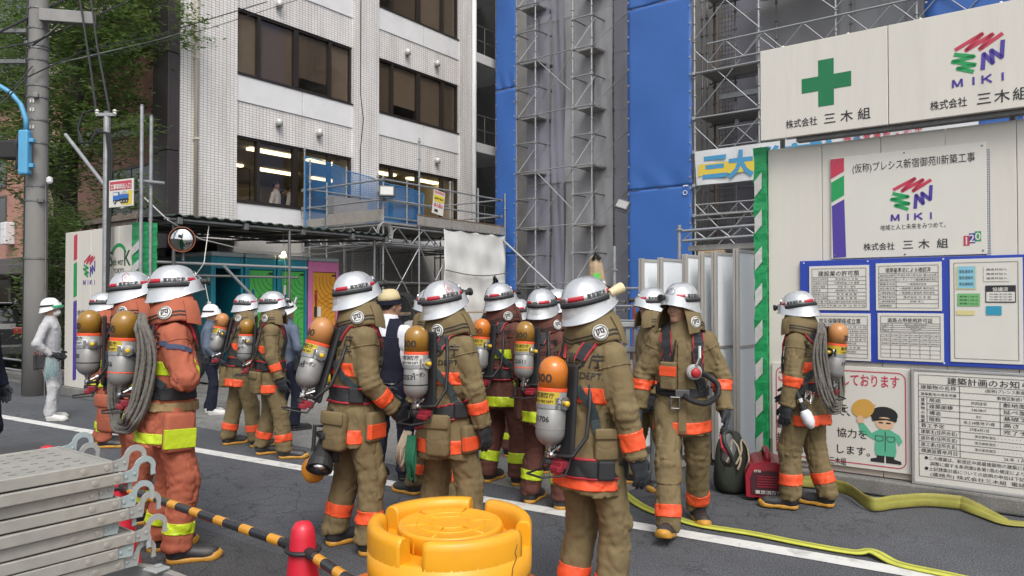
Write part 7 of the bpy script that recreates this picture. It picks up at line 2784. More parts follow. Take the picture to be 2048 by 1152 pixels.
  for j0, j1 in ((0, 5), (n - 5, n)):          # stiff flaps beside the face
   V, F2 = [], []
   for j in range(j0, j1 + 1):
    for i in range(9):
     p = at_(min(j, n - .001), .30 + .70 * i / 8)
     d = ctr(p)
     p = p + d * .011 - Vector((0, 0, .008 * (i / 8)))
     V += [p, p - d * .008]
   for a in range(j1 - j0):
    for i in range(8):
     k_ = a * 18 + 2 * i
     F2 += [(k_, k_ + 2, k_ + 20, k_ + 18), (k_ + 1, k_ + 19, k_ + 21, k_ + 3)]
    F2 += [(a * 18 + 16, a * 18 + 17, a * 18 + 35, a * 18 + 34), (a * 18, a * 18 + 18, a * 18 + 19, a * 18 + 1)]
   m_ = (j1 - j0) * 18
   for i in range(8):
    F2 += [(2 * i, 2 * i + 1, 2 * i + 3, 2 * i + 2), (m_ + 2 * i, m_ + 2 * i + 2, m_ + 2 * i + 3, m_ + 2 * i + 1)]
   s.t.part('cape_flap', V, F2, m, parent=c, smooth=False)
  for bdg in badge:
   jf = (bdg - gap) / (360 - 2 * gap) * n
   p = at_(jf, .64)
   p2 = at_(jf, .90)
   e = (at_(jf + 1, .64) - at_(jf - 1, .64)).normalized()
   up = (at_(jf, .5) - p2).normalized()
   nn = ctr(p)
   x = -e
   x = (x - up * x.dot(up)).normalized()
   zax = x.cross(up)
   if zax.dot(nn) < 0:
    x, zax = -x, -zax
   M = Matrix((x, up, zax)).transposed().to_4x4()
   M.translation = p + nn * .010
   bo = s.t.inst('badge', ME_BADGE, M, c)
   s.t.inst('badge_print', ME_BADGEP, M, bo)
  return s

 def ribbon(s, pts, wd, m, name='strap', off=.010, t=None, th=.006, parent=None):
  """webbing laid on the coat through points given in the torso frame"""
  P = [s.tp(*p) for p in pts]
  Q = []
  for a, b in zip(P, P[1:]):
   n = max(3, int((b - a).length / .025))
   Q += [a.lerp(b, k / n) for k in range(n)]
  Q.append(P[-1])
  S_, N_ = [], []
  for q in Q:
   h = s.bvh.find_nearest(q)
   S_.append(h[0])
   n = h[1]
   if n.dot(q - s.tp(0, 0, s.Ti @ q and (s.Ti @ q).z)) < 0:
    n = -n
   N_.append(n)
  V, Fc = [], []
  k = len(S_)
  for i in range(k):
   tg = (S_[min(i + 1, k - 1)] - S_[max(i - 1, 0)]).normalized()
   n = (N_[max(0, i - 1)] + N_[i] + N_[min(k - 1, i + 1)]).normalized()
   sd = tg.cross(n).normalized() * wd / 2
   c = S_[i] + n * off
   V += [c - sd, c + sd, c + sd - n * th, c - sd - n * th]
  for i in range(k - 1):
   for j in range(4):
    a, b = i * 4 + j, i * 4 + (j + 1) % 4
    Fc.append((a, b, b + 4, a + 4))
  Fc += [(3, 2, 1, 0), tuple((k - 1) * 4 + j for j in range(4))]
  return (t or s.t).part(name, V, Fc, m, parent=parent)

 def on_coat(s, x, y, z):
  """frame on the coat surface nearest to a torso point: x along, y up, z out"""
  h = s.bvh.find_nearest(s.tp(x, y, z))
  c = s.tp(0, 0, z)
  n = Vector((h[0].x - c.x, (h[0].y - c.y) * 1.5, 0)).normalized()
  up = s.td(0, 0, 1)
  n = (n - up * n.dot(up)).normalized()
  xx = up.cross(n)
  M = Matrix((xx, up, n)).transposed().to_4x4()
  M.translation = h[0]
  return M

 def pocket(s, x, y, z, w=.15, h=.20, d=.05, m=None, stripe=None):
  M = s.on_coat(x, y, z)
  b = MB().box(-w / 2, w / 2, -h / 2, h / 2, -.02, d, bev=min(.022, d * .45))
  o = s.t.inst('pocket', b.mesh('pocket', m, True), M, s.coato)
  s.t.inst('pocket_flap', MB().box(-w / 2 - .006, w / 2 + .006, h * .18, h / 2 + .006, d - .012, d + .012, bev=.01).mesh('pocket_flap', m, True), M, o) if not stripe else \
   s.t.inst('reflective_stripe', MB().box(-w / 2 - .002, w / 2 + .002, -h * .38, h * .1, d - .03, d + .004, bev=.003).mesh('reflective_stripe', stripe), M, o)
  return s

 def mask(s, m=M_MASKW):
  Hi = np.array(s.Hi)

  def F(P):
   h = P @ Hi[:3, :3].T + Hi[:3, 3]
   d = smin(ell(h, (0, .055, .066), (.062, .074, .054)), ell(h, (0, .10, .070), (.03, .040, .040)), .03)
   return np.maximum(d, .058 - h[..., 1])
  c = s.H @ Vector((0, .08, .07))
  V, Q = grid_mesh(F, c - Vector((.11,) * 3), c + Vector((.11,) * 3), .009)
  s.t.part('face_mask', V, Q, m, smooth=True)
  return s


_b = MB().lathe([(0.0, .004), (.038, .004), (.042, 0), (.042, -.004)], 24)
ME_BADGE = _b.mesh('badge', mat('badge_white', (0.62, 0.62, 0.60), 0.5, 0, 0))
_bV, _bF = txt('四', .050, 'CENTER', .044, .03)
_bV = _bV - np.array([0, (_bV[:, 1].max() + _bV[:, 1].min()) / 2])
_b = MB().add([(x, y, .006) for x, y in _bV], _bF)
_b.tube([(.035 * math.cos(a), .035 * math.sin(a), .0045) for a in np.linspace(0, 2 * math.pi, 25)[:-1]], .0022, 5, closed=True)
ME_BADGEP = _b.mesh('badge_print', M_INK)


# ---- breathing apparatus
def apparatus(p, label, top=M_CYLM, lab=M_LABY, num='51706', top_z=1.50, tilt=0, belt=1.03, belt_tilt=0.0, second=None, line=M_INK, band=True, piping=True):
 yb = -.268 * (p.bulk ** .5)
 base = p.tp(0, yb, top_z - .55)
 t = Thing('breathing_apparatus', label, 'air cylinder', p.M, 'breathing apparatus on the firefighters\' backs', off=base, scale=p.sc)
 A = p.T @ Matrix.Translation((0, yb, top_z - .22)) @ Matrix.Rotation(-R(tilt), 4, 'X') @ Matrix.Translation((0, 0, -(top_z - .22)))
 r = .0765
 zt = top_z
 prof_top = [(r, zt - .165)] + [(r * math.cos(a), zt - .075 + .075 * math.sin(a)) for a in np.linspace(0, math.pi / 2, 9)]
 cy = t.part('cylinder', MB().lathe([(.020, zt - .475), (.022, zt - .468)] + [(r * math.cos(a) if a > -1.35 else .022, zt - .39 + .075 * math.sin(a)) for a in np.linspace(-1.35, 0, 9)] + [(r, zt - .166)], 28, A), M_GUN, smooth=True)
 t.part('painted_shoulder', MB().lathe(prof_top, 28, A), top, parent=cy, smooth=True)
 t.part('colour_ring', MB().lathe([(r, zt - .182), (r + .001, zt - .181), (r + .001, zt - .166), (r, zt - .164)], 28, A), M_STR_O, parent=cy)
 t.part('label', MB().lathe([(r, zt - .245), (r + .0008, zt - .244), (r + .0008, zt - .184), (r, zt - .183)], 28, A, R(100), R(350)), lab, parent=cy)
 if line:
  t.part('painted_line', MB().lathe([(r, zt - .375), (r + .001, zt - .374), (r + .001, zt - .368), (r, zt - .367)], 28, A), line, parent=cy)

 def wrap(body, size, z, thc=180, width=None, m=M_INK, bold=.02):
  V, Fc = txt(body, size, 'CENTER', width, bold)
  V, Fc = cut_cells(V, Fc, .02)
  out = []
  for x, y in V:
   th = R(thc) - x / r
   out.append(A @ Vector(((r + .0022) * math.sin(th), (r + .0022) * math.cos(th), z + y)))
  t.part('lettering', out, Fc, m, parent=cy)
 wrap('300', .062, zt - .135, 172, .105)
 wrap('東京消防庁', .030, zt - .212, 172, .135)
 wrap('TOKYO FIRE DEPT.', .018, zt - .238, 172, .135)
 wrap(num, .040, zt - .335, 172, .095)
 if second:
  wrap(second, .034, zt - .318, 118, .085)
 # valve at the bottom
 vb = MB().lathe([(.018, zt - .525), (.022, zt - .52), (.022, zt - .495), (.014, zt - .49), (.014, zt - .46)], 12, A)
 vb.lathe([(.0, 0), (.017, .002), (.017, .03), (.012, .034), (.012, .06), (.0, .062)], 10, A @ Matrix.Translation((0, 0, zt - .508)) @ Matrix.Rotation(R(90), 4, 'Y'))
 vb.lathe([(.0, 0), (.012, .002), (.012, .05), (.018, .054), (.018, .075), (.0, .078)], 10, A @ Matrix.Translation((0, 0, zt - .505)) @ Matrix.Rotation(R(-60), 4, 'X'))
 t.part('valve', vb, M_CHROME, smooth=False)
 t.part('valve_wheel', MB().lathe([(.0, -.005), (.024, -.005), (.026, 0), (.024, .02), (.0, .022)], 9, A @ Matrix.Translation((0, -.0, zt - .55))), M_DARK)
 # back plate, clamp
 bp = t.part('back_plate', MB().box(-.085, .085, .080, .106, zt - .53, zt - .04, A, bev=.012), M_WEB)
 t.part('clamp_band', MB().lathe([(r + .001, zt - .268), (r + .004, zt - .267), (r + .004, zt - .247), (r + .001, zt - .246)], 28, A), M_STEEL, parent=bp)
 for sx in (1, -1):
  t.part('clamp_disc', MB().lathe([(0, .0), (.034, .0), (.034, .008), (0, .010)], 16, A @ Matrix.Translation((sx * (r + .002), .02, zt - .238)) @ Matrix.Rotation(R(90 * sx), 4, 'Y')), M_CHROME, parent=bp)
  t.part('clamp_knob', MB().lathe([(0, .0), (.014, .0), (.015, .016), (.009, .022), (0, .024)], 9, A @ Matrix.Translation((sx * (r + .012), .02, zt - .238)) @ Matrix.Rotation(R(90 * sx), 4, 'Y')), M_YEL, parent=bp)
  t.part('buckle', MB().box(sx * (r - .004) - .006, sx * (r - .004) + .006, -.035, -.012, zt - .265, zt - .208, A, bev=.003), M_CHROME, parent=bp)
 t.part('stand_bar', MB().tube([A @ Vector(q) for q in ((.10, .07, zt - .50), (.10, .03, zt - .60), (.06, -.09, zt - .61), (-.06, -.09, zt - .61), (-.10, .03, zt - .60), (-.10, .07, zt - .50))], .006, 7), M_DARK)
 t.part('hose', MB().tube([A @ Vector(q) for q in ((.06, .0, zt - .508), (.13, .05, zt - .50), (.16, .11, zt - .40), (.15, .13, zt - .25), (.12, .15, zt - .08))], .011, 8), M_DARK, smooth=True)
 t.part('gauge_block', MB().box(.02, .10, .0, .06, zt - .57, zt - .53, A, bev=.006).box(.03, .10, -.02, .02, zt - .585, zt - .555, A, bev=.006), mat('red_tag', (0.22, 0.012, 0.025), 0.5, 0, 0.1))
 # harness
 for sx in (1, -1):
  p.ribbon([(sx * .085, -.17, 1.36), (sx * .105, -.10, 1.46), (sx * .115, 0, 1.485), (sx * .112, .09, 1.45), (sx * .115, .17, 1.30), (sx * .15, .15, 1.10)], .062, M_WEB, 'shoulder_strap', .016, t, .012)
  if piping:
   for dx in (-.034, .034):
    p.ribbon([(sx * .085 + dx, -.17, 1.36), (sx * .105 + dx, -.10, 1.46), (sx * .115 + dx, 0, 1.485), (sx * .112 + dx, .09, 1.45), (sx * .115 + dx, .17, 1.30)], .010, M_PIPING, 'piping', .018, t, .012)
  p.ribbon([(sx * .08, -.19, 1.22), (sx * .15, -.14, 1.13), (sx * .20, -.05, belt + .04)], .045, M_WEBG, 'side_strap', .016, t, .008)
 if band:
  p.torso_band('waist_belt', belt - .045, belt + .045, M_WEB, .014, tilt=belt_tilt, t=t)
  if piping:
   p.torso_band('belt_piping', belt - .055, belt - .043, M_PIPING, .016, tilt=belt_tilt, t=t)
   p.torso_band('belt_piping', belt + .043, belt + .055, M_PIPING, .016, tilt=belt_tilt, t=t)
  for x, y in ((.19, -.06), (.17, .10), (-.17, .10), (-.19, -.06)):
   M = p.on_coat(x, y, belt + belt_tilt * x)
   t.inst('belt_pouch', MB().box(-.045, .045, -.05, .05, -.0, .035, bev=.01).mesh('belt_pouch', M_WEB), M)
 return t


def rope_coil(p, label, psi, yb, hc, hw, zt, zb, skew, band=.13, loops=12, r=.0125, seed=0, lat=.10):
 """loops of laid rope slung over the shoulder and under the cylinder; the loops hang in the plane
 turned by psi about the cylinder, hc and hw are their middle and half width in it"""
 rg = np.random.default_rng(seed)
 a_ = R(psi)
 dh, dn = Vector((math.cos(a_), math.sin(a_), 0)), Vector((math.sin(a_), -math.cos(a_), 0))
 t = Thing('rope_coil', label, 'rope', p.M, off=p.tp(0, yb, zb), scale=p.sc)
 m = mat('grey_rope', (0.135, 0.125, 0.110), 0.85, 0, 0.2, 30, bump=0.3, bs=120, bd=0.004)
 for k in range(loops):
  f = k / (loops - 1)
  w_ = hw - band * f * .9 + rg.normal() * .004
  z0, z1 = zb + band * .75 * f + rg.normal() * .004, zt - .03 * f + rg.normal() * .006
  cx = hc + rg.normal() * .003
  n = 150
  P = []
  zm, hz = (z0 + z1) / 2, (z1 - z0) / 2
  for i in range(n):
   a = 2 * math.pi * i / n
   c, s_ = math.cos(a), math.sin(a)
   zz = hz * math.copysign(abs(s_) ** .85, s_)
   h = cx + w_ * math.copysign(abs(c) ** .7, c) * (1 - .45 * max(0, s_) ** 2) + skew * zz
   l = lat * math.copysign(min(1, abs(c) * 1.6), c * (1 if skew > 0 else -1)) + .012 * math.sin(k * 2.4 + 3 * a) + .02 * (f - .5)
   q = Vector((0, yb, zm + zz)) + dh * h + dn * l
   P.append(p.tp(*q))
  V, Fc = [], []
  m8 = 9
  acc = 0
  for i in range(n):
   tg = (P[(i + 1) % n] - P[i - 1]).normalized()
   acc += (P[i] - P[i - 1]).length
   nx = dn - tg * tg.dot(dn)
   nx.normalize()
   ny = tg.cross(nx)
   for j in range(m8):
    ph = 2 * math.pi * j / m8
    rr = r * (1 + .18 * math.cos(3 * ph - acc * 170))
    V.append(P[i] + (nx * math.cos(ph) + ny * math.sin(ph)) * rr)
  for i in range(n):
   for j in range(m8):
    a, b = i * m8 + j, i * m8 + (j + 1) % m8
    c, d = ((i + 1) % n) * m8 + (j + 1) % m8, ((i + 1) % n) * m8 + j
    Fc.append((a, b, c, d))
  t.part('rope_loop', V, Fc, m, smooth=True)
 return t
# ------------------------------------------------------------------ the firefighters
KH = dict(m=C_KHAKI, st=M_STR_O)
ORG = dict(m=C_ORANGE, st=M_STR_L)
BRW = dict(m=C_BROWN, st=M_STR_L)


def pos(px, Z):
 return ((px - 1024) / F0 * Z, Z)


def firefighter(label, px, Z, psi, suit, scale=1.0, full=True, lamp='black', crest=None, badge=(115,), face=False, hemz=.70, hem_stripe=(.715, .80), cape_flare=1.0, trous=True,
    sleeve=(.30, .62), ankle=(.19, .265), back=True, xy=None, lift=(0, 0), grip=(0, 0), gap=48, **kw):
 p = Person(label, xy or pos(px, Z), psi, scale, group=None, **kw)
 p.body(face=face)
 p.coat(suit['m'], hem=hemz)
 st = suit['st']
 if back:
  p.torso_band('reflective_stripe', 1.135, 1.215, st, .005, back=True, x=(-.195, .195))
  p.back_text('東京消防庁', .082, 1.325, .40)
  p.back_text('TOKYO FIRE DEPT.', .048, 1.262, .40)
 p.torso_band('reflective_stripe', *hem_stripe, st, .005)
 for i in (0, 1):
  p.sleeve_band(i, *sleeve, st)
 if trous:
  p.trousers(suit['m'], stripe=st, zs=ankle)
  p.boots(lift=lift)
 for i in (0, 1):
  p.sleeve_band(i, .88, .97, suit['m'], 'cuff', .004)
 p.armhole(suit['m'])
 p.gloves(grip=grip)
 p.helmet('silver', lamp, crest)
 p.cape(suit['m'], badge, cape_flare, gap)
 return p


# nearest, right of the yellow barrel
pF = firefighter('nearest khaki firefighter with bright orange cylinder, right of the yellow barrel', 1178, 3.9, 54, KH, .985, lean=2, armR=((.30, .06, -1), (.16, .24, -1)), armL=((-.2, .1, -1), (-.1, .5, -1)),
                 head=(8, 19), res=.0115, lamp='cream', hem_stripe=(.69, .77), hemz=.66, sleeve=(.42, .80), ankle=(.15, .225), feet=((.125, .03), (-.125, -.02)))
pF.pocket(.19, -.05, .93, .13, .16, .03, C_KHAKI)
apparatus(pF, 'bright orange topped air cylinder worn low by the nearest khaki firefighter', M_CYLO, num='51706', top_z=1.375, tilt=2, belt=.80, line=M_GUN)
# khaki, left of the barrel
pE = firefighter('khaki firefighter left of the yellow barrel with a lamp hanging at his hip', 708, 4.87, 61, KH, 1.02, lean=3, armR=((.20, .12, -1), (-.02, .85, -.80)), armL=((-.2, .2, -1), (-.1, .9, -.5)),
                 head=(0, 16), res=.012, sleeve=(.38, .68), feet=((.14, .05), (-.15, -.08)), ankle=(.20, .28))
pE.pocket(.13, -.14, .79, .16, .24, .055, C_KHAKI)
pE.pocket(.20, .10, .82, .16, .19, .035, C_KHAKI, M_STR_O)
apparatus(pE, 'tan topped air cylinder tilted on the firefighter left of the yellow barrel', M_CYLT, num='51245', top_z=1.50, tilt=13, belt=1.015, second='カーボン', line=None)
# khaki, behind the barrel
pD = firefighter('khaki firefighter standing directly behind the yellow barrel', 893, 4.75, 40, KH, .985, lean=0, badge=(150,), armR=((.30, .03, -1), (.10, .22, -1)), armL=((-.55, .20, -1), (-.25, .7, -.7)),
                 head=(14, 14), res=.012, crest=90, sleeve=(.30, .60), hem_stripe=(.70, .785), feet=((.20, .02), (-.17, .0)), hemz=.66)
pD.pocket(.10, -.17, .82, .155, .26, .055, C_KHAKI)
pD.pocket(.21, .0, .79, .14, .18, .04, C_KHAKI, M_STR_O)
apparatus(pD, 'mustard topped air cylinder with a white label, behind the yellow barrel', M_CYLM, M_LABW, '22531', top_z=1.515, tilt=1, belt=.92, belt_tilt=.30, second='カーボン')
# orange pair at the left
pL2 = firefighter('orange suited firefighter in front at left carrying the big rope coil', 338, 4.73, 60, ORG, 1.04, lean=3, armR=((.42, .26, -1), (-1, .25, .3)), armL=((-.25, .2, -1), (.7, .3, .2)),
                  head=(5, 9), res=.0115, sleeve=(.30, .55), hem_stripe=(.725, .785), feet=((.14, .04), (-.15, -.05)), ankle=(.18, .245), cape_flare=1.12, grip=(1, 1))
pL2.torso_band('waist_belt', .985, 1.06, M_WEB, .013)
pL2.torso_band('waist_belt', .915, .965, cloth('tan_webbing', (0.25, 0.18, 0.09)), .018)
pL2.pocket(.20, .05, .80, .18, .24, .05, C_ORANGE, M_STR_L)
pL2.ribbon([(.19, -.04, 1.33), (.245, .0, 1.30), (.25, .06, 1.27)], .03, cloth('blue_webbing', (0.06, 0.075, 0.13)), 'arm_strap', .012)
apparatus(pL2, 'mustard topped air cylinder inside the rope coil of the orange firefighter in front', M_CYLM, num='54656', top_z=1.51, tilt=0, belt=1.02, line=M_STR_O, band=False)
rope_coil(pL2, 'big grey rope coil slung round the cylinder of the orange firefighter', 60, -.27, .060, .190, 1.49, .775, .10, .10, 12, .0098, 1, .115)
pL1 = firefighter('orange suited firefighter half hidden behind the rope carrier at left', 262, 5.5, 60, ORG, 1.035, lean=1, head=(10, 10), res=.015, crest=95, ankle=(.17, .25), armR=((.2, .1, -1), (.1, .5, -1)))
pL1.pocket(.15, -.14, .80, .17, .26, .05, C_ORANGE)
apparatus(pL1, 'leftmost air cylinder, mustard topped with a white label and black line', M_CYLM, M_LABW, '51820', top_z=1.52, tilt=0, belt=1.0)
pL3 = firefighter('orange suited firefighter mostly hidden, only a white helmet top showing behind the leftmost cylinder', 206, 8.3, 70, ORG, .96, res=.022, head=(0, 4), lamp=None)
# khaki pair in the middle distance
pB1 = firefighter('masked khaki firefighter at left of the distant pair before the green doors', 482, 8.3, 60, KH, .955, lean=4, head=(25, 4), res=.0165, face=True, armR=((.2, .1, -1), (.0, .5, -1)), feet=((.16, .14), (-.14, -.12)))
pB1.mask()
pB1.pocket(-.05, -.19, .82, .18, .24, .06, C_KHAKI)
apparatus(pB1, 'tan topped air cylinder on the left firefighter of the distant pair', M_CYLT, M_LABY, '51330', top_z=1.56, tilt=8, belt=1.0, line=None)
pB2 = firefighter('masked khaki firefighter at right of the distant pair before the green doors', 543, 7.73, 72, KH, .965, lean=1, head=(16, 5), res=.0155, face=True, armR=((.22, .05, -1), (.05, .38, -1)), feet=((.14, .14), (-.15, -.10)))
pB2.mask(mat('grey_mask', (0.42, 0.40, 0.37), 0.8))
pB2.pocket(.12, -.15, .82, .16, .24, .055, C_KHAKI)
apparatus(pB2, 'mustard topped air cylinder on the right firefighter of the distant pair', M_CYLM, M_LABW, '22840', top_z=1.50, tilt=2, belt=1.0, second='カーボン')
# brown suited group
pC1 = firefighter('brown suited firefighter with an orange cylinder in the middle group', 1003, 6.6, 42, BRW, 1.0, head=(10, 12), res=.0145, ankle=(.2, .29), feet=((.15, .05), (-.14, -.04)))
apparatus(pC1, 'orange topped air cylinder of the brown group, next to the mustard one', M_CYLO, num='51002', top_z=1.49, tilt=6, belt=1.0, line=None)
pC2 = firefighter('brown suited firefighter seen from behind with a mustard cylinder in the middle group', 1086, 5.88, 36, BRW, .965, head=(-10, 12), res=.0135, ankle=(.2, .28), feet=((.16, .02), (-.15, .03)))
pC2.pocket(-.17, -.12, .85, .17, .26, .05, C_BROWN)
apparatus(pC2, 'mustard topped air cylinder of the brown group, nearest of the two', M_CYLM, num='22511', top_z=1.54, tilt=4, belt=1.0, line=M_STR_O)
pC3 = firefighter('brown suited firefighter peeping between the two brown backs', 1040, 7.7, 30, BRW, .92, head=(0, 8), res=.02, lamp=None)
pC4 = firefighter('brown suited firefighter farthest in the middle group, beside the near silver helmet', 1116, 7.0, 15, BRW, .975, head=(20, 6), res=.018)
# hidden walker behind the man at the barrel
pX = firefighter('khaki firefighter walking left, hidden except for his legs behind the barrel', 868, 6.0, -65, KH, .97, head=(0, 0), res=.016, feet=((.14, .28), (-.12, -.26)), ankle=(.22, .31))
# facing the camera
pG = firefighter('khaki firefighter walking towards the camera and looking aside, face visible', 1366, 5.3, 192, KH, .985, xy=(1.235, 5.33), lean=3, head=(38, 4), res=.0115, face=True, feet=((.10, .28), (-.12, -.26)),
                 armR=((.40, .0, -1), (.12, .18, -1)), armL=((-.42, .02, -1), (-.06, .36, -1)), sleeve=(.12, .42), lift=(14, 0), back=False, badge=(288,), gap=50, hem_stripe=(.72, .80), ankle=(.15, .235))
for a, b in (((-.20, -.03), None), ((.03, .20), None)):
 pass
pG.part_box = None
tb = pG.on_coat(.10, .16, 1.13)
o = pG.t.inst('radio_pouch', MB().box(-.058, .058, -.10, .10, -.01, .05, bev=.012).mesh('radio_pouch', C_KHAKI), tb, pG.coato)
pG.t.inst('reflective_stripe', MB().box(-.059, .059, .0, .07, .02, .053, bev=.002).mesh('reflective_stripe', M_STR_O), tb, o)
pG.t.inst('antenna', MB().tube([(.03, .1, .02), (.05, .19, .03), (.055, .26, .02)], .007, 6).mesh('antenna', M_DARK), tb, o)
pG.ribbon([(0, .17, 1.40), (0, .175, 1.2), (0, .165, 1.0), (0, .185, .72)], .055, C_KHAKI, 'front_placket', .011)
tG = Thing('breathing_apparatus', 'breathing set of the firefighter facing the camera, mask valve on his chest', 'air cylinder', pG.M, 'breathing apparatus on the firefighters\' backs', off=pG.tp(0, -.2, 1.0), scale=pG.sc)
tG.part('cylinder', MB().lathe([(.02, 1.0), (.06, 1.02), (.0765, 1.08), (.0765, 1.42), (.05, 1.48), (0, 1.5)], 20, pG.T @ Matrix.Translation((0, -.27, 0))), M_GUN, smooth=True)
for sx in (1, -1):
 pG.ribbon([(sx * .10, -.12, 1.46), (sx * .115, 0, 1.49), (sx * .112, .09, 1.45), (sx * .12, .17, 1.30), (sx * .14, .17, 1.14), (sx * .17, .13, 1.02)], .075, M_WEB, 'shoulder_strap', .018, tG, .014)
 for dx in (-.04, .04):
  pG.ribbon([(sx * .112 + dx, .09, 1.45), (sx * .12 + dx, .17, 1.30), (sx * .14 + dx, .17, 1.20)], .010, M_PIPING, 'piping', .02, tG, .012)
pG.torso_band('waist_belt', .985, 1.045, M_WEB, .014, t=tG)
M = pG.on_coat(0, .17, 1.015)
tG.inst('belt_buckle', MB().box(-.05, .05, -.03, .03, .012, .03, bev=.006).mesh('belt_buckle', mat('grey_buckle', (0.10, 0.10, 0.10), 0.4)), M)
M = pG.on_coat(.05, .17, .95)
tG.inst('carabiner', MB().tube([(-.03, -.04, .03), (-.03, .04, .03), (.03, .04, .03), (.03, -.04, .03)], .008, 7, closed=True).mesh('carabiner', M_CHROME), M)
M = pG.on_coat(-.08, .17, 1.19)
v = tG.inst('demand_valve', MB().lathe([(0, 0), (.05, 0), (.056, .012), (.056, .035), (.045, .048), (0, .05)], 20).mesh('demand_valve', mat('valve_grey', (0.40, 0.40, 0.40), 0.4), False), M @ Matrix.Translation((0, 0, .03)))
tG.inst('red_cap', MB().lathe([(0, 0), (.036, 0), (.034, .012), (.02, .02), (0, .022)], 18).mesh('red_cap', mat('red_rubber', (0.42, 0.02, 0.025), 0.4), True), M @ Matrix.Translation((0.004, -.003, .079)), v)
a = M @ Vector((.05, -.01, .05))
P = [a, M @ Vector((.10, -.03, .07)), M @ Vector((.165, -.09, .07)), M @ Vector((.16, -.17, .07)), M @ Vector((.08, -.22, .075)), M @ Vector((-.02, -.20, .07)), M @ Vector((-.08, -.16, .05))]
Q = []
for i in range(len(P) - 1):
 p0, p1, p2, p3 = P[max(0, i - 1)], P[i], P[i + 1], P[min(len(P) - 1, i + 2)]
 for k in range(14):
  t_ = k / 14
  Q.append(0.5 * ((2 * p1) + (p2 - p0) * t_ + (2 * p0 - 5 * p1 + 4 * p2 - p3) * t_ * t_ + (3 * p1 - p0 - 3 * p2 + p3) * t_ ** 3))
tG.part('corrugated_hose', MB().tube(Q, [.019 + .0035 * (k % 2) for k in range(len(Q))], 10), M_DARK)
tG.part('pressure_hose', MB().tube([pG.tp(-.12, .20, 1.36), pG.tp(-.12, .225, 1.28), pG.tp(-.10, .225, 1.23)], .012, 8), M_CHROME)
# face mask held in his left hand
side, sh, e, wv, f = pG.arms[1]
hc = wv + f * .13
t = Thing('face_mask', 'clear face mask hanging from the left hand of the firefighter walking towards us', 'mask', pG.M, off=hc - Vector((0, 0, .2)), scale=pG.sc)
ring = [hc + Vector((.0 + .03 * math.sin(2 * a), .075 + .085 * math.cos(a), -.12 + .12 * math.sin(a))) for a in np.linspace(0, 2 * math.pi, 25)[:-1]]
t.part('seal_ring', MB().tube(ring, .016, 8, closed=True), M_DARK, smooth=True)
t.part('visor', MB().add([tuple(q) for q in ring] + [tuple(hc + Vector((-.06, .075, -.12)))], [(i, (i + 1) % 24, 24) for i in range(24)]), mat('clear_visor', (0.30, 0.31, 0.32), 0.1, 0, 0, alpha=0.45), smooth=True)
t.part('strap', MB().tube([ring[4], hc + Vector((.03, .03, .02)), hc, hc + Vector((.04, -.01, -.16)), ring[14]], .009, 6), M_DARK)
t.part('strap', MB().tube([ring[2], hc + Vector((.05, .12, -.02)), hc + Vector((.04, .16, -.10)), ring[22]], .009, 6), M_PIPING)
pG2 = firefighter('khaki firefighter looking left, half hidden behind the one facing the camera', 1306, 6.5, -95, KH, .975, head=(0, 2), res=.0165, face=True, feet=((.14, .16), (-.14, -.14)))
# at the notice board
pH = firefighter('khaki firefighter facing the notice board with the rope round his shoulder', 1612, 5.85, -44, KH, .955, lean=3, head=(-12, -3), res=.012, armL=((-.28, .0, -1), (-.10, .22, -1)), armR=((.2, .15, -1), (-.1, .7, -.6)),
                 feet=((.15, -.10), (-.13, .08)), toes=(-5, -22), sleeve=(-.02, .30), hem_stripe=(.70, .785), ankle=(.20, .29), badge=())
apparatus(pH, 'worn orange topped air cylinder tilted on the firefighter facing the notice board', M_CYLT, num='51864', top_z=1.53, tilt=-9, belt=1.0, line=None)
rope_coil(pH, 'grey rope coil slung over the shoulder of the firefighter facing the notice board', -44, -.27, -.068, .155, 1.53, .80, -.10, .10, 11, .0098, 2, .115)
# gear on his left hip: nozzle, carabiners, rolled glove
M = pH.on_coat(-.20, -.04, .93)
t = Thing('hip_lamp', 'dark hand lamp hooked slantwise on the hip of the firefighter at the notice board', 'torch', pH.M @ Matrix.Scale(pH.sc, 4) @ M)
t.part('barrel', MB().lathe([(.022, -.10), (.024, .06), (.034, .07), (.034, .10), (.0, .10)], 12, Matrix.Translation((0, -.0, .06)) @ Matrix.Rotation(R(90), 4, 'X') @ Matrix.Rotation(R(20), 4, 'Y')), M_DARK)
t.part('collar', MB().lathe([(.026, .0), (.026, .03)], 12, Matrix.Translation((0, -.0, .06)) @ Matrix.Rotation(R(90), 4, 'X') @ Matrix.Rotation(R(20), 4, 'Y')), M_CHROME)
t.part('white_cuff', MB().lathe([(.03, .0), (.045, .03), (.045, .10), (.02, .15), (0, .155)], 12, Matrix.Translation((.035, -.09, .07)) @ Matrix.Rotation(R(90), 4, 'X') @ Matrix.Rotation(R(20), 4, 'Y')), C_SHIRT, smooth=True)
for k in range(3):
 t.part('carabiner', MB().tube([(.05 + .015 * k, .07 - .01 * k, .03), (.09 + .015 * k, .05, .035), (.085, -.02 - .01 * k, .05), (.04, .0, .045)], .006, 6, closed=True), M_CHROME)

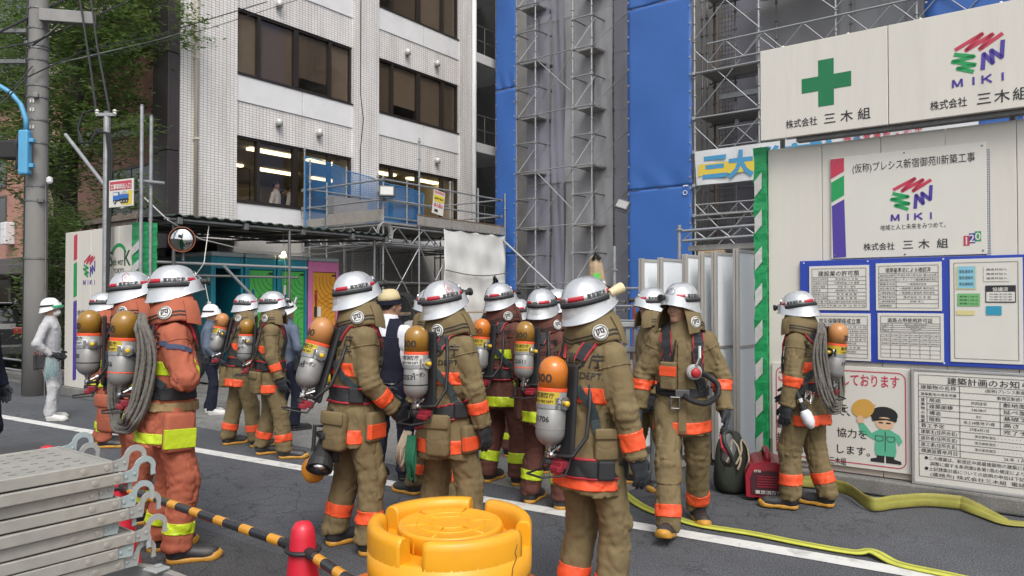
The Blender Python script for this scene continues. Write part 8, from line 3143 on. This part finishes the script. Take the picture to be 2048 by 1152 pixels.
# things hung on the two near men
M = pE.on_coat(.02, -.19, .76)
t = Thing('hand_lamp', 'black hand lamp with an orange pouch hanging at the hip left of the yellow barrel', 'lamp', pE.M @ Matrix.Scale(pE.sc, 4) @ Matrix.Translation(M.translation + Vector((.03, -.03, -.12))))
Ml = Vector((.55, -.35, -.75)).to_track_quat('-Z', 'Y').to_matrix().to_4x4()
t.part('lamp_body', MB().lathe([(.0, .12), (.045, .11), (.055, .02), (.078, -.06), (.082, -.11), (.070, -.11), (.05, -.085), (0, -.08)], 18, Ml), M_DARK, smooth=False)
t.part('reflector', MB().lathe([(.068, -.108), (.04, -.09), (0, -.078)], 18, Ml), M_CHROME, smooth=True)
t.part('handle', MB().tube([(0, .05, .06), (0, .04, .17), (0, -.05, .18), (0, -.06, .02)], .014, 8), M_DARK)
t.part('strap', MB().box(-.05, .07, -.03, .10, .10, .14, bev=.01).box(-.03, .03, .05, .10, -.06, .28, bev=.01), M_WEB)
q = pE.tp(-.08, -.20, .57)
sack('pouch', 'ochre orange pouch below the hand lamp left of the yellow barrel', 'pouch', (pE.M @ Matrix.Scale(pE.sc, 4)) @ (q + Vector((0, -.02, -.14))), (.075, .065, .085), mat('ochre_pouch', (0.50, 0.20, 0.02), 0.6, 0, 0.12, 8), 5, False)
q = pD.tp(-.16, -.17, .70)
t = Thing('rope_hank', 'pale knotted rope hank and green cord on the hip of the firefighter behind the barrel', 'rope', pD.M @ Matrix.Scale(pD.sc, 4) @ Matrix.Translation(q))
mcr = mat('pale_rope', (0.40, 0.33, 0.24), 0.9, 0, 0.2, 40)
for k in range(4):
 t.part('rope_strand', MB().tube([(-.03 + .02 * k, -.02, .12), (-.06 + .015 * k, -.05, .02), (-.09 + .02 * k, -.04, -.08 - .02 * k), (-.03, -.05, -.10), (-.02 + .02 * k, -.03, .02), (.0, -.02, .12)], .011, 7), mcr, smooth=True)
mgr = mat('green_cord', (0.01, 0.12, 0.06), 0.8, 0, 0.2, 30)
for k in range(6):
 t.part('green_strand', MB().tube([(.02 + .012 * k, -.03, .10), (.025 + .012 * k, -.06, -.05), (.03 + .010 * k, -.05, -.17 - .01 * (k % 3)), (.05 + .006 * k, -.03, -.04), (.06, -.02, .1)], .012, 7), mgr, smooth=True)

# ------------------------------------------------------------------ other people


def civilian(label, px, Z, psi, top, bottom, scale=.95, hem=.84, bulk=.84, helmet=None, mask=False, shoe='w', xy=None, hair=False, gl='glove', res=.017, boots=True, z=0, short=False, fold=.8, **kw):
 p = Person(label, xy or pos(px, Z), psi, scale, bulk=bulk, res=res, z=z, **kw)
 p.body(face=True)
 p.coat(top, hem=hem, name='jacket', fold=fold, short=short)
 if boots:
  p.trousers(bottom, k=bulk * .98, fold=.8)
  p.boots(*((ME_SHOE_W, ME_SHOE_WS) if shoe == 'w' else (ME_SHOE_B, ME_SHOE_BS)), k=1.0)
 p.gloves(gl)
 if helmet:
  p.helmet(helmet, None, None, False)
 if hair:
  p.hair()
 if mask:
  p.mask()
 return p


AKR, AKL = ((.55, -.25, -1), (-.35, .55, -.55)), ((-.55, -.35, -1), (.35, .50, -.55))
pW = civilian('workman in pale grey clothes and white helmet, hands on hips by the left hoarding', 102, 10.1, 78, C_WHITE, C_WHITE, .935, .90, .88, 'white', True, armR=AKR, armL=AKL, head=(0, 8), res=.015, feet=((.14, .06), (-.12, -.05)), hair=True)
pW.torso_band('tool_belt', .90, .96, M_WEB, .014)
for x, y, w_, h_ in ((-.10, -.15, .15, .20), (.10, -.15, .16, .22), (.19, -.03, .12, .18), (-.19, -.05, .12, .16)):
 M = pW.on_coat(x, y, .90)
 pW.t.inst('tool_pouch', MB().box(-w_ / 2, w_ / 2, -h_ * .75, h_ * .25, .0, .07, bev=.015).mesh('tool_pouch', mat('pouch_black', (0.028, 0.026, 0.028), 0.7, 0, 0.3, 12)), M)
 for k in range(2):
  pW.t.inst('tool', MB().tube([(-.03 + .05 * k, .0, .04), (-.02 + .05 * k, .10, .05)], .012, 6).mesh('tool', mat('tool_red', (0.25, 0.05, 0.03), 0.5) if k else M_STEEL), M)
M = pW.on_coat(.20, .08, .78)
t = Thing('clear_bag', 'clear plastic bag with turquoise things hanging from the tool belt', 'bag', pW.M @ Matrix.Scale(pW.sc, 4) @ M)
t.part('bag', MB().lathe([(.02, .10), (.08, .05), (.10, -.10), (.09, -.26), (.0, -.28)], 10, Matrix.Translation((0, 0, .05)) @ Matrix.Rotation(R(-90), 4, 'X') @ Matrix.Rotation(R(90), 4, 'X') @ Matrix.Rotation(R(-90), 4, 'X') @ Matrix.Diagonal((1, .5, 1, 1))), mat('clear_plastic', (0.5, 0.53, 0.55), 0.2, 0, 0.1, 9, alpha=0.4), smooth=True)
for k in range(4):
 t.part('turquoise_strip', MB().box(-.07 + .035 * k, -.05 + .035 * k, -.27 + .02 * k, .06, .04, .055, bev=.003), mat('turquoise', (0.05, 0.36, 0.36), 0.4))
o = pW.t.inst('visor', MB().add(*hring(.0, .03, -60, 60, .03, 14)).mesh('visor', mat('green_visor', (0.02, 0.35, 0.16), 0.3)), pW.H @ Matrix.Translation((0, .012, .14)))
civilian('workman in a grey blue jacket and white helmet near the toilets', 421, 10.6, 75, C_DENIM, C_NAVY, .885, .82, .86, 'white', False, armR=((.25, .0, -1), (.0, .7, -.8)), head=(10, 2))
pN = civilian('worker with grey blue sleeves hidden behind the distant khaki pair', 574, 9.3, 40, C_DENIM, C_NAVY, .93, .84, .86, 'white', False, armR=((.6, -.1, -1), (-.3, .4, -.6)), shoe='b', res=.02)
M = pN.on_coat(.2, .0, .95)
pN.t.inst('tool_pouch', MB().box(-.08, .08, -.14, .04, .0, .07, bev=.015).mesh('tool_pouch', M_WEB), M)
pP = civilian('man in a white shirt, dark vest and cap standing behind the khaki firefighters', 780, 6.75, 24, C_SHIRT, C_NAVY, .985, .90, .90, None, False, 'b', armR=((.28, .0, -1), (.0, .45, -.9)), armL=((-.25, .1, -1), (.1, .6, -.8)), head=(25, 6), hair=True, gl='hand', fold=.5, res=.015)
for z0_, z1_, x in ((.92, 1.34, (-.155, .155)), (1.34, 1.50, (-.14, -.045)), (1.34, 1.50, (.045, .14))):
 pP.torso_band('navy_vest', z0_, z1_, C_NAVY, .012, x=x)
cp = MB().lathe([(.0, .115), (.05, .11), (.085, .085), (.10, .04), (.104, 0), (.10, 0)], 20, pP.H @ Matrix.Translation((0, .01, .165)) @ Matrix.Diagonal((.95, 1.08, 1, 1)))
pP.t.part('cap', cp, mat('cream_cap', (0.52, 0.43, 0.24), 0.6), smooth=True)
pP.t.part('cap_band', MB().lathe([(.103, -.035), (.107, -.03), (.107, .01), (.103, .012)], 20, pP.H @ Matrix.Translation((0, .01, .165)) @ Matrix.Diagonal((.95, 1.08, 1, 1))), C_NAVY)
civilian('person in navy with a black glove cut off by the left edge of the picture', -40, 6.6, 85, C_NAVY, C_NAVY, .99, .80, .95, None, False, 'b', armR=((.15, .12, -1), (.02, .30, -1)), hair=True, res=.017)
for px, py, d, psi, top, lb in ((551, 380, -17.95, 95, C_SHIRT, 'office man in a white shirt looking out of the lit window'), (580, 385, -18.1, 80, C_SHIRT, 'office man with a dark vest standing right of the white shirted one at the window'),
        (566, 372, -18.9, 100, C_DENIM, 'office man deeper in the room between the two at the window')):
 vv = on_u(px, py, d)[0]
 q = EU * d + EV * vv
 p = civilian(lb, 0, 0, psi, top, C_BLACKT, .98, .88, .88, None, False, 'b', xy=(q.x, q.y), z=3.31, hair=True, gl='hand', res=.022, head=(0, 6), fold=.5, armR=((.25, -.15, -1), (-.2, .3, -1)), group=None)
 if 'vest' in lb:
  p.torso_band('dark_vest', .92, 1.42, C_BLACKT, .012, x=(-.17, .17))

def smooth_path(P, n=14):
 P = [Vector(p) for p in P]
 Q = []
 for i in range(len(P) - 1):
  p0, p1, p2, p3 = P[max(0, i - 1)], P[i], P[i + 1], P[min(len(P) - 1, i + 2)]
  for k in range(n):
   t = k / n
   Q.append(0.5 * ((2 * p1) + (p2 - p0) * t + (2 * p0 - 5 * p1 + 4 * p2 - p3) * t * t + (3 * p1 - p0 - 3 * p2 + p3) * t ** 3))
 return Q + [P[-1]]


# ------------------------------------------------------------------ bags and the generator at the hoarding
q = at(1462, 985, 6.35)
t = Thing('duffel_bag', 'dark olive duffel bag with pale cords beside the red generator', 'bag', Matrix.Translation((q.x, q.y, 0)))
mol = cloth('olive_canvas', (0.035, 0.040, 0.032))
V, Fc = [], []
for i in range(15):
 f = i / 14
 z = .50 * (1 - math.cos(math.pi * f)) / 2
 rr = .20 * math.sin(math.pi * min(1, .10 + .90 * f)) ** .55 * (1 - .35 * f)
 for j in range(22):
  a = 2 * math.pi * j / 22
  r_ = rr * (1 + .08 * math.sin(3 * a + f * 5) + .06 * math.sin(7 * a + f * 6) * f)
  V.append((r_ * .95 * math.cos(a), r_ * .8 * math.sin(a), z + .02 * math.sin(4 * a) * f))
for i in range(14):
 for j in range(22):
  a, b = i * 22 + j, i * 22 + (j + 1) % 22
  Fc.append((a, b, b + 22, a + 22))
Fc += [tuple(reversed(range(22))), tuple(14 * 22 + j for j in range(22))]
t.part('canvas', V, Fc, mol, smooth=True)
for k in range(2):
 t.part('cord', MB().tube(smooth_path([(-.10 + .09 * k, -.15, .26), (-.05 + .09 * k, -.135, .36), (-.02 + .08 * k, -.07, .45), (.02 + .08 * k, -.10, .40), (.03 + .07 * k, -.15, .30), (.0 + .07 * k, -.165, .22)], 6), .009, 7), mcr, smooth=True)
q = at(1530, 985, 6.22)
t = Thing('generator', 'small red portable generator with white lettering on the road by the hoarding', 'generator', Matrix.Translation((q.x, q.y, 0)) @ Matrix.Rotation(R(-14), 4, 'Z') @ Matrix.Diagonal((1.12, 1, .95, 1)))
mrd = mat('red_casing', (0.30, 0.012, 0.03), 0.35, 0, 0.08, 5, coat=0.2, stain=(0.12, 0.02, 0.03), sam=0.4)
mrdd = mat('dark_casing', (0.05, 0.012, 0.018), 0.5, 0, 0.1)
b = MB()
b.prism([(-.155, .03), (.155, .03), (.16, .22), (.13, .30), (.06, .335), (-.06, .335), (-.13, .30), (-.16, .22)], -.21, .21, Matrix(((1, 0, 0, 0), (0, 0, 1, 0), (0, 1, 0, 0), (0, 0, 0, 1))))
t.part('casing', b, mrd)
t.part('end_panel', MB().prism([(-.12, .06), (.12, .06), (.125, .20), (.10, .26), (-.10, .26), (-.125, .20)], .21, .222, Matrix(((1, 0, 0, 0), (0, 0, -1, 0), (0, 1, 0, 0), (0, 0, 0, 1)))), mrdd)
t.part('handle', MB().tube([(0, -.15, .32), (0, -.13, .39), (0, -.05, .41), (0, .05, .41), (0, .13, .39), (0, .15, .32)], .022, 9), mrd, smooth=True)
for k in range(5):
 t.part('vent_slat', MB().box(-.08, .08, -.226, -.2215, .12 + .022 * k, .13 + .022 * k), mrd)
for sx in (-.12, .12):
 t.part('foot', MB().box(sx - .03, sx + .03, -.19, .19, 0, .03, bev=.008), M_DARK)
t.part('side_cover', MB().box(.158, .17, -.15, .15, .07, .20, bev=.01), mrdd)
bd = Board(t, Matrix(((1, 0, 0, 0), (0, 0, -1, -.223), (0, 1, 0, 0), (0, 0, 0, 1))))
bd.text(0, .066, '東京消防庁', .036, M_SIGNW, 'CENTER', .19, .002, .02)
bd.text(-.10, .25, '四谷', .025, M_SIGNW, d=.002, bold=.02)
bd.done()

# ------------------------------------------------------------------ hoses
M_HOSE = mat('lime_hose', (0.50, 0.52, 0.07), 0.6, 0, 0.12, 9, stain=(0.28, 0.27, 0.08), sam=0.5, ss=6)
M_HOSE2 = mat('olive_hose', (0.27, 0.25, 0.05), 0.6, 0, 0.15, 8, stain=(0.16, 0.14, 0.05), sam=0.6, ss=5)


def flat_hose(name, label, P, wd, m, th=.012, tilt=None):
 """flat fire hose: a slab section swept along P; tilt turns it on edge (degrees)"""
 Q = smooth_path(P)
 V, Fc = [], []
 k = len(Q)
 for i, q in enumerate(Q):
  t = (Q[min(i + 1, k - 1)] - Q[max(0, i - 1)])
  t.z = 0
  t.normalize()
  sd = Vector((-t.y, t.x, 0))
  up = Vector((0, 0, 1))
  f = i / (k - 1) * (len(tilt) - 1) if tilt else 0
  a = R(tilt[int(f)] * (1 - f + int(f)) + tilt[min(int(f) + 1, len(tilt) - 1)] * (f - int(f))) if tilt else 0
  s2, u2 = sd * math.cos(a) + up * math.sin(a), up * math.cos(a) - sd * math.sin(a)
  c = q + up * (wd / 2 * abs(math.sin(a)) + th / 2)
  for x, y in ((-.5, -.3), (-.46, .5), (-.2, .62), (0, .5), (.2, .62), (.46, .5), (.5, -.3), (0, -.5)):
   V.append(c + s2 * x * wd + u2 * y * th)
 for i in range(k - 1):
  for j in range(8):
   a, b = i * 8 + j, i * 8 + (j + 1) % 8
   Fc.append((a, a + 8, b + 8, b))
 Fc += [tuple(range(8)), tuple((k - 1) * 8 + j for j in reversed(range(8)))]
 t = Thing(name, label, 'fire hose', Matrix.Translation((Q[0].x, Q[0].y, 0)))
 t.part('jacket', [v - Vector((Q[0].x, Q[0].y, 0)) for v in V], Fc, m, smooth=True)
 sV = []
 for i in range(k):
  for j, f in ((3, -.10), (3, .10)):
   e = (V[i * 8 + 4] - V[i * 8 + 2]).normalized()
   up = (V[i * 8 + 3] - V[i * 8 + 7]).normalized()
   sV.append(V[i * 8 + 3] + e * f * wd + up * th * .14 - Vector((Q[0].x, Q[0].y, 0)))
 t.part('woven_stripe', sV, [(2 * i, 2 * i + 2, 2 * i + 3, 2 * i + 1) for i in range(k - 1)], mat(m.name + '_stripe', (0.30, 0.30, 0.06), 0.7))
 return t


hp = [gnd(x, y) for x, y in ((1225, 968), (1262, 1000), (1300, 1022), (1345, 1036), (1400, 1052), (1500, 1068), (1600, 1088), (1700, 1105), (1740, 1110), (1790, 1128), (1880, 1148), (1990, 1172))]
for k, p in enumerate(hp):
 p.z = .008 + (.02 if k in (8,) else 0)
flat_hose('fire_hose', 'bright lime flat fire hose lying along the white line to the lower right corner', hp, .085, M_HOSE)
hp = [gnd(x, y) for x, y in ((1610, 950), (1650, 968), (1690, 990), (1738, 1020), (1790, 1016), (1850, 1012), (1910, 1014), (1925, 1012), (1965, 1032), (2010, 1046), (2070, 1048))]
for p in hp:
 p.z = .003
 a = to_uv(p)[1] - 6.73
 if a > 0:
  p -= EV * a
flat_hose('fire_hose', 'olive fire hose snaking on its edge below the apology sign and plan notice', hp, .105, M_HOSE2, .006, tilt=(30, 80, 88, 88, 84, 88, 86, 70, 30, 10, 0))

# ------------------------------------------------------------------ foreground: scaffold planks, cones, bar, barrel
UP, VP = -2.99, 1.366
M_PLK = mat('plank_steel', (0.40, 0.39, 0.355), 0.5, 0.35, 0.12, 4, stain=(0.27, 0.245, 0.205), sam=0.6, ss=4.5, bump=0.25, bs=25, bd=0.006)
M_HOOK = mat('hook_zinc', (0.42, 0.44, 0.43), 0.45, 0.4, 0.15, 9, stain=(0.25, 0.42, 0.44), sam=0.7, ss=8)
M_HOOKB = mat('hook_turquoise', (0.36, 0.44, 0.45), 0.45, 0.2, 0.15, 9, stain=(0.38, 0.38, 0.37), sam=0.7, ss=12)


def hook_mesh(m):
 """flat steel hook cut from plate: an arm rising into an open crook; x forward, z up"""
 out = [(-.06, -.02), (-.06, .028), (-.015, .034)]
 for k in range(13):
  a = R(170 - 190 * k / 12)
  out.append((.052 + .052 * math.cos(a), .038 + .052 * math.sin(a)))
 out += [(.104, -.004), (.082, -.006)]
 for k in range(9):
  a = R(0 + 185 * k / 8)
  out.append((.052 + .031 * math.cos(a), .032 + .031 * math.sin(a)))
 out += [(.018, .0), (.012, -.024)]
 b = MB().prism(out, -.005, .005, Matrix(((1, 0, 0, 0), (0, 0, 1, 0), (0, 1, 0, 0), (0, 0, 0, 1))))
 for x, z in ((-.04, .004), (.0, .014)):
  b.lathe([(.008, 0), (.008, .004), (0, .006)], 8, Matrix.Translation((x, -.005, z)) @ Matrix.Rotation(R(90), 4, 'X'))
 return b.mesh('hook', m)


HK = [hook_mesh(M_HOOK), hook_mesh(M_HOOKB)]
_b = MB().box(0, .012, -2.6, 0, 0, .045, bev=.004)
ME_RAIL = MB().box(-.5, -.486, -2.6, 0, 0, .045, bev=.004).box(-.014, 0, -2.6, 0, 0, .045, bev=.004).box(-.485, -.015, -.012, 0, 0, .045, bev=.002).mesh('side_rail', M_PLK)
_b = MB()
for x0, x1 in ((-.485, -.252), (-.248, -.015)):
 _b.box(x0, x1, -2.58, -.014, .034, .043, bev=.002)
ME_DECK = _b.mesh('tread_plate', M_PLK)
_b = MB()
for i in range(40):
 for x in (-.44, -.36, -.30, -.20, -.12, -.06):
  _b.box(x - .003, x + .003, -.10 - i * .06, -.075 - i * .06, .0425, .0445)
ME_SLOT = _b.mesh('slot', mat('slot_shade', (0.16, 0.15, 0.14), 0.8))
_b = MB()
for y in (-.025, -.11):
 _b.lathe([(.012, 0), (.011, .003), (0, .004)], 10, Matrix.Translation((0.0, y, .022)) @ Matrix.Rotation(R(90), 4, 'Y'))
ME_RIV = _b.mesh('rivet', M_PLK)
zt = 1.016
n = 9
names = ['top plank of the scaffold plank stack, slotted treads showing', 'second plank from the top of the stack', 'third plank of the stack, set back a little', 'fourth plank from the top, with a turquoise smear', 'fifth plank from the top of the stack',
         'sixth plank of the stack, set back', 'seventh plank from the top of the stack', 'eighth plank of the stack, set back', 'ninth plank, lowest one in the picture']
offs = (0, .035, -.05, .03, .06, -.03, .085, .02, .05, -.02, .04, 0, .05, -.03, .02, .04, -.02, .03, 0, .02, 0)
for k in range(n):
 z = zt - .045 - .0495 * k
 dv = offs[k]
 # planks alternately face up and down so that the hooks nest
 M = UV(UP + .012 * math.sin(k * 2.2), VP + dv, z, R(1.2 * math.sin(k * 1.7)))
 t = Thing('scaffold_plank', names[k] if k < 9 else 'plank in the lower part of the scaffold plank stack, under the picture edge', 'scaffold plank', M, 'scaffold planks stacked at the lower left')
 t.inst('side_rail', ME_RAIL)
 t.inst('tread_plate', ME_DECK)
 if k == 0:
  t.inst('slot', ME_SLOT, kind='stuff')
 t.inst('rivet', ME_RIV)
 for x in (-.012, -.488):
  for y0 in ((0,) if k < 10 else ()):
   t.inst('hook', HK[(k + (x < -.1)) % 2], Matrix.Translation((x, .045, .018)) @ Matrix.Rotation(R(90), 4, 'Z') @ Matrix.Scale(.84, 4))

M_CONE = mat('cone_red', (0.55, 0.015, 0.035), 0.4, 0, 0.06, 5, coat=0.15, stain=(0.25, 0.03, 0.04), sam=0.3)


def cone_thing(label, x, y, h=.72):
 t = Thing('traffic_cone', label, 'traffic cone', Matrix.Translation((x, y, 0)), 'red traffic cones along the road')
 t.part('cone', MB().lathe([(.16, .03), (.145, .05), (.066, h - .22), (.052, h - .07), (.047, h - .035), (.032, h - .008), (0, h)], 28), M_CONE, smooth=True)
 t.part('base', MB().box(-.19, .19, -.19, .19, 0, .03, bev=.012), M_CONE)
 return t


bx = at(608, 1045, 3.1)
cone_thing('red traffic cone at the end of the striped bar beside the yellow barrel', bx.x, bx.y, .72)
ax_ = at(238, 925, 4.15)
cone_thing('red traffic cone half hidden behind the plank hooks', ax_.x, ax_.y, .74)
q = at(98, 886, 4.6)
cone_thing('red traffic cone whose tip shows past the far corner of the plank stack', q.x, q.y, .74)
q = at(166, 907, 4.4)
cone_thing('red traffic cone whose tip barely rises over the top plank', q.x, q.y, .70)
M_BLK = mat('bar_black', (0.02, 0.02, 0.022), 0.25, 0, 0.1, 5, coat=0.3)
M_BYE = mat('bar_amber', (0.62, 0.28, 0.02), 0.25, 0, 0.08, 5, coat=0.4)


def bar(label, a, c, n):
 a, c = Vector(a), Vector(c)
 t = Thing('striped_bar', label, 'barrier bar', Matrix.Translation(a), 'striped bars hung between the cones')
 d = c - a
 q = d.to_track_quat('Z', 'Y').to_matrix().to_4x4()
 L_ = d.length
 t.part('tube', MB().lathe([(.021, 0), (.021, L_)], 14, q), M_BLK, smooth=False)
 w_ = L_ / n
 for k in range(n):
  z = w_ * (k + .35)
  t.part('amber_band', MB().lathe([(.0211, z), (.0219, z + .001), (.0219, z + w_ * .36), (.0211, z + w_ * .36 + .001)], 14, q), M_BYE)
 for z in (0, L_):
  ec = d.normalized() * (z + (-.082 if z == 0 else .088))
  t.part('end_ring', MB().tube([ec + Vector((.066 * math.cos(f), .066 * math.sin(f), 0)) for f in np.linspace(0, 2 * math.pi, 21)[:-1]], .009, 7, closed=True), M_DARK, smooth=True)
  t.part('end_cap', MB().lathe([(.0235, -.03), (.0235, .03)], 12, Matrix.Translation(q @ Vector((0, 0, z))) @ q), M_DARK)
 return t


h1 = Vector((ax_.x, ax_.y, .60))
h2 = Vector((bx.x, bx.y, .60))
dd = (h2 - h1).normalized()
bar('black and amber striped bar from the hidden cone to the cone by the barrel', h1 + dd * .08, h2 - dd * .09, 7)
h3 = at(745, 1190, 2.62)
h3.z = .60
dd = (h3 - h2).normalized()
bar('short stretch of black and amber bar in front of the yellow barrel', h2 + dd * .09, h2 + dd * 1.5, 8)

# yellow barrel
M_BAR = mat('barrel_yellow', (0.74, 0.33, 0.012), 0.42, 0, 0.07, 3, stain=(0.40, 0.22, 0.06), sam=0.45, ss=4, bump=0.06, bs=6, bd=0.02)
q = at(901, 1050, 2.93)
bq = Vector((q.x, q.y, 0))
t = Thing('barrier_barrel', 'yellow water filled barrier barrel with notched rim in the middle foreground', 'barrel', Matrix.Translation(bq))
RB, HB = .325, .785
b = MB()
prof = [(.30, 0), (.315, .02), (.315, .30), (.300, .33), (.300, .36), (.315, .39), (.318, .55), (.312, .565), (.322, .58)]
b.lathe(prof, 64)
# floor of the well and rim blocks with four notches
b.lathe([(.322, .58), (.325, .60), (.325, .692), (.30, .695), (.265, .692), (0.0, .692)], 64)
t.part('drum', b, M_BAR, smooth=False)
for o in t.o.children:
 for pl_ in o.data.polygons:
  pl_.use_smooth = len(pl_.vertices) == 4
notch = 8
for k in range(4):
 a0, a1 = 90 * k + notch - 21, 90 * (k + 1) - notch - 21
 sec = [(.325, .685), (.326, HB - .03), (.322, HB - .012), (.312, HB), (.285, HB), (.272, HB - .008), (.266, HB - .03), (.262, .688)]
 V, Fc = [], []
 n_ = 22
 for j in range(n_ + 1):
  f = j / n_
  a = R(a0 + (a1 - a0) * f)
  e = min(1, min(f, 1 - f) * n_ / 2)
  for (r_, z) in sec:
   zz = .685 + (z - .685) * (.965 + .035 * math.sqrt(e))
   V.append((r_ * math.cos(a), r_ * math.sin(a), zz))
 s_ = len(sec)
 for j in range(n_):
  for i in range(s_ - 1):
   Fc.append((j * s_ + i, j * s_ + s_ + i, j * s_ + s_ + i + 1, j * s_ + i + 1))
 Fc += [tuple(range(s_)), tuple(n_ * s_ + i for i in reversed(range(s_)))]
 o = t.part('rim_block', V, Fc, M_BAR)
 for pl_ in o.data.polygons:
  pl_.use_smooth = len(pl_.vertices) == 4
lid = MB().lathe([(.206, .69), (.210, .752), (.207, .763), (.200, .766), (.192, .763), (0, .763)], 56)
lo = t.part('lid', lid, M_BAR)
for pl_ in lo.data.polygons:
 pl_.use_smooth = len(pl_.vertices) == 4
rib = MB()
for r_ in (.075, .135):
 rib.tube([(r_ * math.cos(a), r_ * math.sin(a), .763) for a in np.linspace(0, 2 * math.pi, 41)[:-1]], .005, 6, closed=True)
for k in range(6):
 a = R(60 * k + 15)
 rib.tube([(.075 * math.cos(a), .075 * math.sin(a), .763), (.195 * math.cos(a), .195 * math.sin(a), .763)], .005, 6)
t.part('moulded_rib', rib, M_BAR, parent=lo, smooth=True)
for k in range(40):
 a = 2 * math.pi * k / 40
 if k % 2 == 0:
  t.part('grip_rib', MB().box(-.003, .003, .208, .2125, .695, .752, Matrix.Rotation(a, 4, 'Z')), M_BAR, parent=lo)
sc_ = MB().tube([(.326 * math.cos(a), .326 * math.sin(a), z) for a, z in ((-.62, .74), (-.66, .71), (-.63, .69), (-.70, .66), (-.72, .62), (-.80, .58))], .0022, 5)
t.part('scratch', sc_, mat('scuff', (0.16, 0.09, 0.03), 0.8))
# orange base disc of another barrier behind
q = gnd(880, 1225)
t = Thing('rubber_weight', 'flat orange rubber weight lying on the road behind the yellow barrel', 'weight', Matrix.Translation((q.x, q.y + .0, 0)))
t.part('disc', MB().lathe([(.68, 0), (.69, .02), (.66, .05), (.3, .06), (0, .06)], 48), mat('rubber_orange', (0.52, 0.14, 0.025), 0.6, 0, 0.12, 5), smooth=False)
t.part('collar', MB().lathe([(.30, .055), (.30, .10), (.24, .11), (.24, .06)], 36), MATS['rubber_orange'])

# aluminium cart edge under the planks
zc = .545
t = Thing('hand_cart', 'aluminium hand cart with curved rim and a latch tab, under the plank stack', 'cart', UV(-3.2, 1.0, 0))
m_c = mat('cart_aluminium', (0.50, 0.50, 0.49), 0.35, 0.6, 0.1, 6)
Wi = t.W.inverted()
rim = [Wi @ gnd(x, y, zc) for x, y in ((-60, 1190), (60, 1150), (130, 1138), (200, 1130), (255, 1127), (300, 1131), (340, 1142), (385, 1162), (420, 1200), (440, 1290), (420, 1500))]
rq = smooth_path(rim, 10)
V, Fc = [], []
for i, p in enumerate(rq):
 d_ = (rq[min(i + 1, len(rq) - 1)] - rq[max(0, i - 1)]).normalized()
 sd_ = Vector((d_.y, -d_.x, 0))
 for x, z in ((-.016, 0), (-.016, .006), (.016, .006), (.016, 0), (.012, -.12), (.004, -.12), (.006, 0)):
  V.append(p + sd_ * x + Vector((0, 0, z)))
for i in range(len(rq) - 1):
 for j in range(7):
  a, c = i * 7 + j, i * 7 + (j + 1) % 7
  Fc.append((a, a + 7, c + 7, c))
t.part('rim', V, Fc, m_c)
q = Wi @ gnd(318, 1136, zc + .01)
t.part('latch_tab', MB().box(-.035, .045, -.04, .03, .0, .012, bev=.005, M=Matrix.Translation(q) @ Matrix.Rotation(R(10), 4, 'Z')).box(-.01, .012, -.01, .02, .012, .02, bev=.003, M=Matrix.Translation(q)), M_HOOK)
t.part('bed', MB().box(-.33, .25, -1.75, .35, zc - .012, zc - .002, bev=.003), m_c)
for x, y in ((-.28, -1.6), (.2, -1.6), (-.28, .28), (.2, .28)):
 t.part('leg', MB().tube([(x, y, .0), (x, y, zc - .014)], .02, 8), m_c)

bpy.data.objects.remove(_fo)
